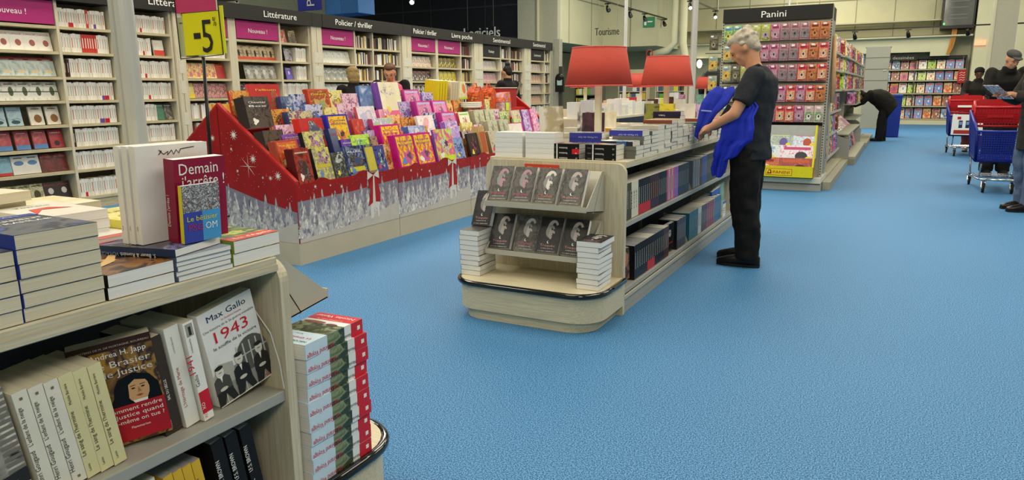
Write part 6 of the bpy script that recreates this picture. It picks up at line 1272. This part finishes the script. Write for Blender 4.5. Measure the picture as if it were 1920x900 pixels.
def human(lab, base, face, J={}, s=1., skin=None, top=None, trousers=None, shoes=None, hair=None, hairstyle='short', vox=.014, coat=False, sleeve=1., head=(0, 0), torso=None, hand_curl=.5, topname='shirt', extra=None):
    """joints are (forward, left, up) metres; face = direction faced, degrees from +x"""
    skin = skin or SKIN
    root = empty('person', base, math.radians(face), lab, 'person')
    j = dict(pel=(0, 0, .94), waist=(.01, 0, 1.1), chest=(.01, 0, 1.3), neck=(0, 0, 1.47), head=(.03, 0, 1.62),
             ls=(-.01, .18, 1.41), le=(.0, .23, 1.13), lw=(.15, .2, .95), rs=(-.01, -.18, 1.41), re=(.0, -.23, 1.13), rw=(.15, -.2, .95),
             lh=(0, .095, .92), lk=(.03, .1, .5), la=(-.02, .1, .09), rh=(0, -.095, .92), rk=(.03, -.1, .5), ra=(-.02, -.1, .09), lt=None, rt=None)
    j.update(J); j = {k: (Vector(v)*s if v is not None else None) for k, v in j.items()}
    # body: one continuous skin surface
    b = MB()
    b.loft([(j['pel'], Vector((.1, 0, 0))*s, Vector((0, .15, 0))*s), (j['waist'], Vector((.095, 0, 0))*s, Vector((0, .135, 0))*s), (j['chest'], Vector((.11, 0, 0))*s, Vector((0, .16, 0))*s), ((j['ls']+j['rs'])/2+Vector((0, 0, .02)), Vector((.07, 0, 0))*s, Vector((0, .13, 0))*s)], skin, 16)
    cap(b, (j['ls']+j['rs'])/2, j['neck'], .06*s, .055*s, skin)
    H = j['head']; Rm = Matrix.Rotation(math.radians(head[1]), 3, 'Z') @ Matrix.Rotation(math.radians(head[0]), 3, 'Y')
    def hp(v): return H+Rm @ (Vector(v)*s)
    cap(b, j['neck'], hp((-.02, 0, -.05)), .055*s, .055*s, skin)
    def he(c, r, m=None): b.ell(hp(c), tuple(q*s for q in r), m or skin, 16, Rm)
    he((-.005, 0, .02), (.096, .076, .1)); he((.035, 0, -.055), (.058, .052, .065)); he((.06, 0, -.09), (.028, .03, .024)); he((.095, 0, -.02), (.022, .014, .03)); he((.105, 0, -.034), (.016, .016, .012))
    he((.082, 0, .02), (.02, .055, .018)); he((.088, 0, -.068), (.012, .024, .012))
    for q in (1, -1): he((-.005, q*.078, -.01), (.018, .01, .032)); he((.06, q*.038, -.035), (.025, .02, .025))
    for q, S, Eb, W in ((1, 'ls', 'le', 'lw'), (-1, 'rs', 're', 'rw')):
        cap(b, j[S], j[Eb], .052*s, .042*s, skin); cap(b, j[Eb], j[W], .042*s, .028*s, skin)
        d = (j[W]-j[Eb]).normalized(); side = d.cross(Vector((0, 0, 1))); side = (side.normalized() if side.length > .2 else Vector((0, 1, 0))); up = side.cross(d).normalized()
        P = j[W]+d*.045*s; cap(b, j[W], P, .026*s, .034*s, skin); b.ell(P+d*.02*s, (.03*s, .03*s, .03*s), skin, 12)
        for f, (off, L) in enumerate(((-.027, .068), (-.009, .078), (.009, .074), (.026, .058))):
            a = P+d*.035*s+side*off*s; m1 = a+(d*(1-hand_curl*.3)-up*hand_curl*.5)*L*.5*s; m2 = m1+(d*(1-hand_curl)-up*hand_curl*1.1).normalized()*L*.5*s
            cap(b, a, m1, .0095*s, .0088*s, skin, 8); cap(b, m1, m2, .0088*s, .0075*s, skin, 8)
        tA = P+side*.03*q*-1*s-d*.01*s; tB = tA+(side*-q*.6+d*.7-up*.3).normalized()*.04*s; cap(b, tA, tB, .012*s, .010*s, skin, 8); cap(b, tB, tB+(d*.8-up*.4).normalized()*.025*s, .010*s, .0085*s, skin, 8)
    for A, K, F in (('lh', 'lk', 'la'), ('rh', 'rk', 'ra')): cap(b, j[A], j[K], .08*s, .055*s, skin); cap(b, j[K], j[F], .052*s, .036*s, skin); cap(b, j[F], j[F]+Vector((.08, 0, -.045))*s, .036*s, .03*s, skin)
    fuse(b, 'body', root, min(vox, .011) if vox < .013 else vox*.85, 3, skin)
    eb = MB(); mb_ = MB(); dk = mat('#2a1c16', .4); lp = mat('#96584a', .5)
    for q in (1, -1):
        eb.ell(hp((.0915, q*.031, .0)), (.004*s, .006*s, .006*s), dk, 8, Rm)
        eb.ell(hp((.092, q*.032, .024)), (.006*s, .018*s, .0035*s), hair or dk, 8, Rm)
    mb_.ell(hp((.098, 0, -.066)), (.005*s, .02*s, .005*s), lp, 10, Rm); eb.build('eyes', root); mb_.build('mouth', root)
    # trousers
    if trousers:
        b = MB(); b.loft([(j['pel']+Vector((0, 0, -.06))*s, Vector((.12, 0, 0))*s, Vector((0, .165, 0))*s), (j['pel']+Vector((0, 0, .08))*s, Vector((.115, 0, 0))*s, Vector((0, .155, 0))*s)], trousers, 16)
        for A, K, F in (('lh', 'lk', 'la'), ('rh', 'rk', 'ra')):
            m1 = (j[A]+j[K])/2; cap(b, j[A]+Vector((0, 0, -.02)), m1, .118*s, .11*s, trousers); cap(b, m1, j[K], .11*s, .099*s, trousers); m2 = (j[K]+j[F])/2
            cap(b, j[K], m2+Vector((-.015, 0, 0)), .099*s, .094*s, trousers); b.tube([m2+Vector((-.015, 0, 0)), j[F]+Vector((0, 0, -.03))*s], [.094*s, .088*s], trousers, 12)
        fuse(b, 'trousers', root, vox, 3, trousers, .03)
    if shoes:
        for A, t in (('la', 'lt'), ('ra', 'rt')):
            a = j[A]; b = MB(); d = Vector((1, 0, 0)) if j[t] is None else Vector(j[t]).normalized(); w = Vector((-d.y, d.x, 0))
            def R(f, z, hw, hh): return (a+d*f*s+Vector((0, 0, z*s-a.z)), w*hw*s, Vector((0, 0, hh*s)))
            b.loft([R(-.095, .045, .02, .03), R(-.08, .05, .038, .046), R(0, .055, .044, .055), R(.08, .045, .05, .044), R(.155, .036, .048, .032), R(.205, .03, .034, .022), R(.22, .026, .012, .01)], shoes, 16)
            o = b.build('shoe', root)
            sb = MB(); pr = [(a+d*f*s+w*hw*q_*s) for q_, seq in ((1, ((-.095, .02), (-.06, .038), (0, .043), (.08, .05), (.155, .048), (.215, .022))), (-1, ((.215, .022), (.155, .048), (.08, .05), (0, .043), (-.06, .038), (-.095, .02)))) for f, hw in seq]
            sb.prism([(p.x, p.y) for p in pr], 'z', .002, .022, DARKM); sb.build('sole', o)
    # upper garment
    if top:
        b = MB(); hem = j['pel']+Vector((0, 0, -.1 if not coat else -.32))*s
        ts = torso or [(hem, .135, .175), (j['pel']+Vector((0, 0, .08))*s, .135, .17), (j['waist'], .13, .165), (j['chest'], .14, .185), ((j['ls']+j['rs'])/2+Vector((0, 0, -.03))*s, .115, .175), ((j['ls']+j['rs'])/2+Vector((.0, 0, .035))*s, .075, .1), (j['neck']+Vector((0, 0, -.02 if not coat else .0))*s, .062, .064)]
        k = 1.0 if not coat else 1.1
        ax = (j['chest']-j['pel']).normalized(); fw = Vector((ax.z, 0, -ax.x)) if abs(ax.x) > .3 else Vector((1, 0, 0))
        b.loft([(Vector(c), fw*a*s*k, Vector((0, w*s*k, 0))) for c, a, w in ts], top, 20)
        for S, Eb, W in (('ls', 'le', 'lw'), ('rs', 're', 'rw')):
            q = min(1, sleeve*2); e = j[S].lerp(j[Eb], q); b.ell(j[S], (.075*s*k,)*3, top, 12)
            b.tube([j[S], e], [.075*s*k, (.072 if sleeve < .9 else .062)*s*k], top, 12)
            if sleeve > .5: b.ell(j[Eb], (.062*s*k,)*3, top, 12); b.tube([j[Eb], j[Eb].lerp(j[W], (sleeve-.5)*2)], [.06*s*k, .046*s*k], top, 12)
        if coat: b.tube([j['neck']+Vector((0, 0, -.05))*s, j['neck']+Vector((0, 0, .05))*s], [.09*s, .082*s], top, 14)
        fuse(b, topname, root, vox, 4, top, .022)
    if hair:
        b = MB()
        if hairstyle == 'bald_back': pass
        if hairstyle in ('short', 'thick'):
            for c, r in (((-.025, 0, .055), (.09, .083, .075)), ((-.055, 0, .01), (.062, .078, .08)), ((-.07, 0, -.045), (.035, .058, .035)), ((.03, 0, .085), (.06, .062, .038))): b.ell(hp(c), tuple(q*s for q in r), hair, 14, Rm)
            if hairstyle == 'thick':
                for k_ in range(26):
                    t_ = R_.uniform(0, 6.28); u_ = R_.uniform(0, 1); b.ell(hp((-.03+.085*math.cos(t_)*math.sqrt(1-u_*u_*.5), .082*math.sin(t_)*math.sqrt(1-u_*u_*.5), .02+.105*u_*.9)), (.022*s, .02*s, .016*s), hair, 8, Rm) if math.cos(t_) < .55 else None
        elif hairstyle == 'bob':
            for c, r in (((-.02, 0, .05), (.1, .095, .08)), ((-.05, 0, -.03), (.075, .095, .1)), ((-.06, 0, -.09), (.06, .085, .05))): b.ell(hp(c), tuple(q*s for q in r), hair, 14, Rm)
        elif hairstyle == 'bun':
            for c, r in (((-.03, 0, .04), (.09, .084, .08)), ((-.06, 0, .0), (.055, .075, .08)), ((-.06, 0, .13), (.05, .05, .045))): b.ell(hp(c), tuple(q*s for q in r), hair, 14, Rm)
        elif hairstyle == 'hat':
            for c, r in (((-.01, 0, .06), (.105, .095, .075)), ((-.02, 0, .03), (.108, .098, .04))): b.ell(hp(c), tuple(q*s for q in r), hair, 14, Rm)
        elif hairstyle == 'cap':
            for c, r in (((-.01, 0, .065), (.102, .088, .055)), ((.09, 0, .055), (.06, .065, .012))): b.ell(hp(c), tuple(q*s for q in r), hair, 14, Rm)
        fuse(b, {'hat': 'hat', 'cap': 'cap'}.get(hairstyle, 'hair'), root, min(vox, .008), 2 if hairstyle == 'thick' else 3, None)
    return root, hp
NAVY = mat('#23262c', .85, 0, .12, 60); BLKJ = mat('#100f10', .85, 0, .2, 40); COATB = mat('#15130f', .85, 0, .25, 30, 0, 0, 0)
# the man: faces -x, left side to the camera; (fwd, left, up)
man, mh = human('grey haired man in dark polo shirt and black trousers holding blue jacket', (-.945, 5.5, 0), 180,
    dict(pel=(.02, 0, .92), waist=(.0, 0, 1.08), chest=(-.0, 0, 1.28), neck=(.015, 0, 1.455), head=(.085, 0, 1.585), ls=(-.03, .18, 1.38), le=(.075, .285, 1.125), lw=(.235, .235, 1.035),
         rs=(-.03, -.18, 1.38), re=(.07, -.23, 1.12), rw=(.24, -.1, 1.04), lh=(.01, .09, .88), lk=(.01, .09, .47), la=(-.03, .08, .09), rh=(.01, -.09, .88), rk=(.03, -.11, .47), ra=(.02, -.16, .09)), 1.0,
    SKIN, NAVY, BLKJ, mat('#15110f', .3, 0, .1), mat('#b3aa98', .8, 0, .18, 70, .3), 'thick', .0105, False, .36, (36, 0),
    [((-.0-.01, 0, .795), .135, .2), ((.0, 0, .9), .137, .2), ((.0, 0, 1.02), .135, .195), ((-.005, 0, 1.15), .142, .195), ((-.015, 0, 1.27), .15, .2), ((-.035, 0, 1.36), .125, .19), ((-.03, 0, 1.42), .08, .12), ((-.012, 0, 1.455), .06, .066)], .7, 'polo_shirt')
b = MB().tube([(-.055, 0, 1.44), (-.03, .06, 1.46), (.03, .062, 1.435), (.055, 0, 1.42), (.03, -.062, 1.435), (-.03, -.06, 1.46), (-.055, 0, 1.44)], .012, NAVY, 8); b.build('collar', man)
# the blue jacket draped over the forearm
def drape(name, rows, cols, m, amp, yoff, thick=.006, ph=0., parent=None):
    """rows = (z, xa, xb, y) from top to bottom; folds run down"""
    b = MB(); vs = []; fs = []; NR = (len(rows)-1)*5+1
    for r in range(NR):
        f = r/5; i = min(int(f), len(rows)-2); t = f-i; t2 = t*t*(3-2*t); a = [rows[i][k]*(1-t2)+rows[i+1][k]*t2 for k in range(4)]
        for c in range(cols+1):
            u = c/cols; x = a[1]+(a[2]-a[1])*u; fold = amp*math.sin(u*10+ph+r*.13)+amp*.55*math.sin(u*24+ph*2-r*.17)+amp*.3*math.sin(r*.3+u*6+ph); vs.append((x, a[3]+yoff+fold*min(1, .35+r/NR), a[0]+.008*math.sin(u*7+ph)))
    for r in range(NR-1):
        for c in range(cols): fs.append((r*(cols+1)+c, r*(cols+1)+c+1, (r+1)*(cols+1)+c+1, (r+1)*(cols+1)+c))
    b.add(vs, fs, m, True); o = b.build(name, parent); q = o.modifiers.new('t', 'SOLIDIFY'); q.thickness = thick; q.offset = 0; s_ = o.modifiers.new('s', 'SUBSURF'); s_.levels = 1; s_.render_levels = 1
    return o
BJ = mat('#2336bc', .8, 0, .1, 10, .6); BJ2 = mat('#1d2fa6', .8, 0, .1, 10, .6)
jk = empty('blue_jacket', (0, .045, 0), 0, 'bright blue jacket draped over the grey haired man\'s forearm', 'jacket')
drape('body_panel', [(1.2, -.99, -.90, 5.27), (1.17, -1.01, -.875, 5.25), (1.1, -1.08, -.895, 5.21), (1.02, -1.11, -.885, 5.205), (.945, -1.12, -.895, 5.215), (.9, -1.15, -.955, 5.225), (.83, -1.165, -1.0, 5.235), (.8, -1.16, -1.06, 5.24), (.73, -1.175, -1.075, 5.25), (.675, -1.165, -1.105, 5.26)], 30, BJ, .012, 0, .016, 0, jk)
drape('sleeve', [(1.30, -1.20, -1.08, 5.42), (1.26, -1.25, -1.06, 5.38), (1.19, -1.29, -1.10, 5.35), (1.12, -1.305, -1.17, 5.33), (1.03, -1.31, -1.22, 5.30), (.945, -1.315, -1.275, 5.31)], 20, BJ2, .010, 0, .03, 1.3, jk)
drape('lining', [(1.18, -1.1, -1.03, 5.36), (1.1, -1.14, -1.0, 5.34), (1.02, -1.13, -1.0, 5.34), (.96, -1.1, -1.02, 5.34)], 12, mat('#141318', .7), .01, 0, .05, 2., jk)
b = MB().tube([(-1.275, 5.275, 1.145), (-1.2, 5.27, 1.14)], .006, mat('#8a96d8', .5), 5).build('piping', jk)
# far left shoppers between display and bookcase
human('woman with glasses and short brown hair reading behind the display', (-5.98, 7.85, 0), -60, dict(head=(.07, 0, 1.56), le=(.1, .22, 1.12), re=(.1, -.22, 1.12), lw=(.3, .08, 1.12), rw=(.3, -.08, 1.12)), .985, SKIN, BLKJ, BLKJ, BLKJ, mat('#5a3f2a', .7, 0, .2, 60), 'short', .015, False, 1., (22, 0))[0]
gl = bpy.data.objects['person.001']; g = MB(); Rg = Matrix.Rotation(math.radians(22), 3, 'Y'); hc = Vector((.07, 0, 1.56))*.985
for q in (1, -1):
    g.tube([hc+Rg @ Vector((.104, q*.032+.024*math.cos(a*.524), .0+.018*math.sin(a*.524))) for a in range(13)], .0018, mat('#c8c4b8', .2, .5), 5)
    g.tube([hc+Rg @ Vector((.104, q*.055, 0)), hc+Rg @ Vector((.0, q*.083, .005))], .0018, DARKM, 5)
g.build('glasses', gl)
pk = MB().loft([((.1, 0, 1.2), (.1, 0, 0), (0, .2, 0)), ((.08, 0, 1.38), (.08, 0, 0), (0, .15, 0)), ((.03, 0, 1.43), (.05, 0, 0), (0, .07, 0))], mat('#c85a7a', .8)).build('pink_scarf', gl)
human('person with blond bobbed hair seen from behind the display', (-6.7, 7.95, 0), 150, {}, .94, SKIN, BLKJ, BLKJ, BLKJ, mat('#8a7448', .7, 0, .25, 50), 'bob', .016, True, 1., (10, 0), topname='coat')
o, _ = human('shopper in long black coat with strap, facing the bookcase', (-6.35, 11.8, 0), 165, dict(le=(.12, .26, 1.15), lw=(.3, .12, 1.1)), 1.0, SKIN, BLKJ, BLKJ, BLKJ, mat('#1a1512', .7), 'bun', .018, True, 1., (14, 0), topname='coat')
MB().tube([(-.13, -.2, 1.45), (-.175, -.05, 1.25), (-.175, .1, 1.05), (-.15, .2, .9)], .018, mat('#5a5038', .6), 6).build('bag_strap', o)
# stooping shopper at the comic racks
human('stooping person in dark coat reaching into the comic rack', (-.34, 20, 0), 180, dict(pel=(-.02, 0, .9), waist=(.1, 0, 1.02), chest=(.28, 0, 1.1), neck=(.42, 0, 1.09), head=(.53, 0, 1.06), ls=(.33, .17, 1.12), rs=(.33, -.17, 1.12), le=(.48, .2, .92), re=(.48, -.2, .92), lw=(.66, .12, .83), rw=(.66, -.12, .85), lh=(-.02, .09, .88), lk=(.05, .1, .48), la=(.08, .1, .09), rh=(-.02, -.09, .88), rk=(.03, -.1, .48), ra=(.02, -.1, .09)), 1.03,
      SKIN2, COATB, BLKJ, mat('#0c0b0b', .25), mat('#1a1310', .7), 'bob', .018, True, 1., (50, 0),
      [((-.16, 0, .70), .19, .21), ((-.05, 0, .88), .21, .22), ((.1, 0, 1.02), .2, .22), ((.24, 0, 1.10), .17, .22), ((.36, 0, 1.12), .13, .18), ((.43, 0, 1.10), .08, .09)], topname='coat')
# right edge: shopper in black knitted hat, man in flat cap, person with magazine
human('shopper in black knitted hat and puffy dark coat behind red cart', (1.32, 17.35, 0), -95, dict(le=(.12, .24, 1.2), re=(.12, -.24, 1.2), lw=(.35, .16, 1.12), rw=(.35, -.16, 1.12)), .955, SKIN3, COATB, mat('#6a2a2c', .8), mat('#7a5a4a', .5), BLKJ, 'hat', .018, True, 1., (12, 0), topname='coat')
human('man in grey flat cap and dark coat leaning over blue cart', (1.3, 12.75, 0), -82, dict(chest=(.06, 0, 1.28), neck=(.12, 0, 1.44), head=(.2, 0, 1.575), ls=(.05, .18, 1.4), rs=(.05, -.18, 1.4), le=(.15, .24, 1.18), re=(.15, -.24, 1.18), lw=(.38, .14, 1.1), rw=(.38, -.14, 1.1)), 1.06, SKIN, COATB, BLKJ, BLKJ, mat('#3a3a36', .8, 0, .15, 60), 'cap', .016, True, 1., (28, 20), topname='coat')
o, _ = human('person in dark olive coat and jeans reading magazine at right edge', (1.27, 9.25, 0), 200, dict(le=(.1, .26, 1.13), re=(.1, -.26, 1.13), lw=(.3, .14, 1.17), rw=(.3, -.12, 1.17), la=(.02, .1, .09)), 1.03, SKIN2, mat('#2a2822', .85, 0, .2, 30), mat('#4f5f78', .8, 0, .15, 50), mat('#1c1512', .3), mat('#3a2c20', .7), 'short', .013, True, 1., (30, 0), topname='coat')
mg = MB(); 
for s_ in (1, -1): mg.box(min(0, s_*.19), -.003, 0, max(0, s_*.19), .003, .27, art(['#d8d4cc', '#8a2a34', '#c8c0b8', '#3a3a3a'], 14, 5+s_, .25))
mg.quad((-.19, -.004, 0), (.19, -.004, 0), (.19, -.004, .27), (-.19, -.004, .27), art(['#e8e4dc', '#d8d4cc', '#a83a44', '#e0dcd4'], 12, 3, .25))
o = mg.build('open_magazine'); o.matrix_basis = T((.955, 9.13, 1.17)) @ RZ(110) @ RX(-50) @ Matrix.Scale(.8, 4); tag(o, 'open magazine in the hands of person at right edge', 'magazine')

# ------------------------------------------------------------------ shopping carts
CB = mat('#182a8c', .4, 0, .05); CR = mat('#b01c22', .4, 0, .05); RUB = mat('#1a1a1a', .6)
def cart(x, y, lab, sign=False):
    """front of the cart faces -y"""
    o = empty('shopping_cart', (x, y, 0), 0, lab, 'shopping cart')
    W = .29; F = -.5; K = .42                                # half width, front, back
    fb = MB()
    def grid(p00, p10, p01, p11, nu, nv, r, m, bb):
        P = lambda u, v: (Vector(p00)*(1-u)+Vector(p10)*u)*(1-v)+(Vector(p01)*(1-u)+Vector(p11)*u)*v
        for i in range(nu+1): bb.tube([P(i/nu, 0), P(i/nu, 1)], r, m, 4)
        for i in range(nv+1): bb.tube([P(0, i/nv), P(1, i/nv)], r, m, 4)
    c = dict(fl=(-W+.02, F, .40), fr=(W-.02, F, .40), kl=(-W+.03, K, .40), kr=(W-.03, K, .40), FL=(-W, F-.06, .76), FR=(W, F-.06, .76), KL=(-W-.02, K+.04, .98), KR=(W+.02, K+.04, .98))
    def face(n, a, b_, c_, d_, nu, nv, extra=None):
        g = MB(); grid(a, b_, c_, d_, nu, nv, .0085, CB, g)
        n_ = (Vector(b_)-Vector(a)).cross(Vector(c_)-Vector(a)).normalized()
        for p, q in ((a, b_), (c_, d_), (a, c_), (b_, d_)): g.tube([p, q], .017, CB, 8)
        if extra: extra(g)
        g.build(n, o)
    face('basket_front', c['fl'], c['fr'], c['FL'], c['FR'], 22, 13)
    face('basket_side', c['fl'], c['kl'], c['FL'], c['KL'], 26, 13); face('basket_side', c['fr'], c['kr'], c['FR'], c['KR'], 26, 13)
    face('basket_floor', c['fl'], c['fr'], c['kl'], c['kr'], 12, 20)
    s = MB()                                                 # red seat and flap at the back
    s.prism([(-W+.01, .82), (W-.01, .82), (W+.0, 1.1), (W-.06, 1.13), (-W+.06, 1.13), (-W, 1.1)], 'y', K-.03, K-.01, CR)
    s.build('rear_flap', o)
    g = MB(); grid((-W+.02, K-.16, .80), (W-.02, K-.16, .80), (-W+.02, K-.2, 1.02), (W-.02, K-.2, 1.02), 16, 7, .006, CR, g); g.tube([(-W+.01, K-.2, 1.03), (W-.01, K-.2, 1.03)], .018, CR, 8).tube([(-W+.01, K-.16, .79), (W-.01, K-.16, .79)], .016, CR, 8)
    for x_ in (-W+.01, W-.01): g.tube([(x_, K-.16, .79), (x_, K-.2, 1.03), (x_, K-.02, 1.1)], .018, CR, 8)
    g.box(-.14, K-.21, .9, .14, K-.2, .94, WINK if sign else CR); g.build('child_seat', o)['label'] = 'red child seat'
    MB().tube([(-W-.01, K+.06, 1.04), (W+.01, K+.06, 1.04)], .018, CR, 10).tube([(-W+.0, K+.0, .98), (-W+.0, K+.06, 1.05)], .016, CR, 6).tube([(W, K, .98), (W, K+.06, 1.05)], .016, CR, 6).box(-.03, K+.03, 1.03, .03, K+.08, 1.16, CR).build('handle', o)
    ch = MB()
    for x_ in (-1, 1):
        ch.tube([(x_*(W-.03), K-.04, .44), (x_*(W-.05), K-.02, .16), (x_*(W-.02), K-.0, .13)], .011, CHROME, 8)
        ch.tube([(x_*(W-.1), -.38, .44), (x_*(W-.09), -.36, .2)], .011, CHROME, 8)
        ch.tube([(x_*(W-.02), K, .14), (x_*(W-.08), -.46, .17), (x_*(W-.16), -.5, .17)], .011, CHROME, 8)
    ch.tube([(-(W-.16), -.5, .17), (W-.16, -.5, .17)], .012, CHROME, 8)
    for k in range(6): ch.tube([(-(W-.06), -.35+k*.14, .165), (W-.06, -.35+k*.14, .165)], .004, CHROME, 5)
    for k in range(3): ch.tube([(-.1+k*.1, -.48, .165), (-.1+k*.1, K, .15)], .004, CHROME, 5)
    ch.build('chassis', o)
    for nx, ny in ((-.15, -.42), (.15, -.42), (-.24, .42), (.24, .42)):
        w = MB().tube([(nx-.012, ny, .065), (nx+.012, ny, .065)], .063, RUB, 20); w = w.build('wheel', o)
        f = MB().tube([(nx-.018, ny, .065), (nx-.018, ny, .065)], .02, METAL, 8) if False else MB().tube([(nx-.02, ny, .065), (nx+.02, ny, .065)], .018, METAL, 10)
        for q in (-.02, .02): f.tube([(nx+q, ny, .065), (nx+q, ny+.02, .15)], .008, CHROME, 6)
        f.tube([(nx, ny+.02, .135), (nx, ny+.02, .17)], .02, CHROME, 8); f.build('caster_fork', w)
    if sign:
        q = MB().box(-.25, -.004, -.19, .25, .004, .19, WINK).box(-.21, -.006, -.17, .21, -.004, -.1, mat('#a8382a')).box(-.17, -.006, .1, -.11, -.004, .15, RED)
        for k in range(3): q.box(-.14+k*.11, -.006, -.06, -.08+k*.11, -.004, .08, mat('#2a3450')).box(-.132+k*.11, -.007, .0, -.088+k*.11, -.005, .055, mat('#7a98c0'))
        p = q.build('sign_board', o, .003); p.location = (0, F-.07, .6); p.rotation_euler = (math.radians(8), 0, 0)
        p['label'] = 'white advertising board with three phones'
    return o
cart(1.14, 11.05, 'blue shopping cart with red seat nearest the right edge'); cart(1.12, 16.5, 'blue shopping cart with white phone advert board on its front', True)
# blue bin by the stooping shopper and comics at the right edge
b = MB().prism([(-.34, 0), (-.0, 0), (.02, 1.08), (-.36, 1.08)], 'y', 21.6, 21.95, mat('#17308c', .45)); b.box(-.37, 21.58, 1.05, .03, 21.97, 1.1, mat('#1c3aa0', .4)); b.box(-.32, 21.6, 0, -.02, 21.95, .03, DARKM)
tag(b.build('blue_bin', None, .01), 'tall dark blue bin behind the stooping shopper', 'bin')
root = empty('magazine_rack', (2.1, 14.0, 0), 0, 'magazine rack cropped at the upper right picture edge', 'shelf unit')
MB().box(-.22, -1.2, 0, .2, 2.2, .1, GREYM).box(.18, -1.2, .1, .2, 2.2, 2.2, GREYM).build('base', root)
for z in (.5, .9, 1.3, 1.65): MB().box(-.2, -1.2, z, .18, 2.2, z+.02, METAL).build('shelf', root)
for k, z in enumerate((.52, .92, 1.32, 1.67)):
    for i in range(7): put(CM[(i*5+k*3) % 12], stand(2.0, 13.0+i*.45, z+.006, -95, 10), COMN[(i*5+k*3) % 12]+' comic on the right edge rack, shelf %s, place %s' % (ORD[k], ORD[i]), 'comic')
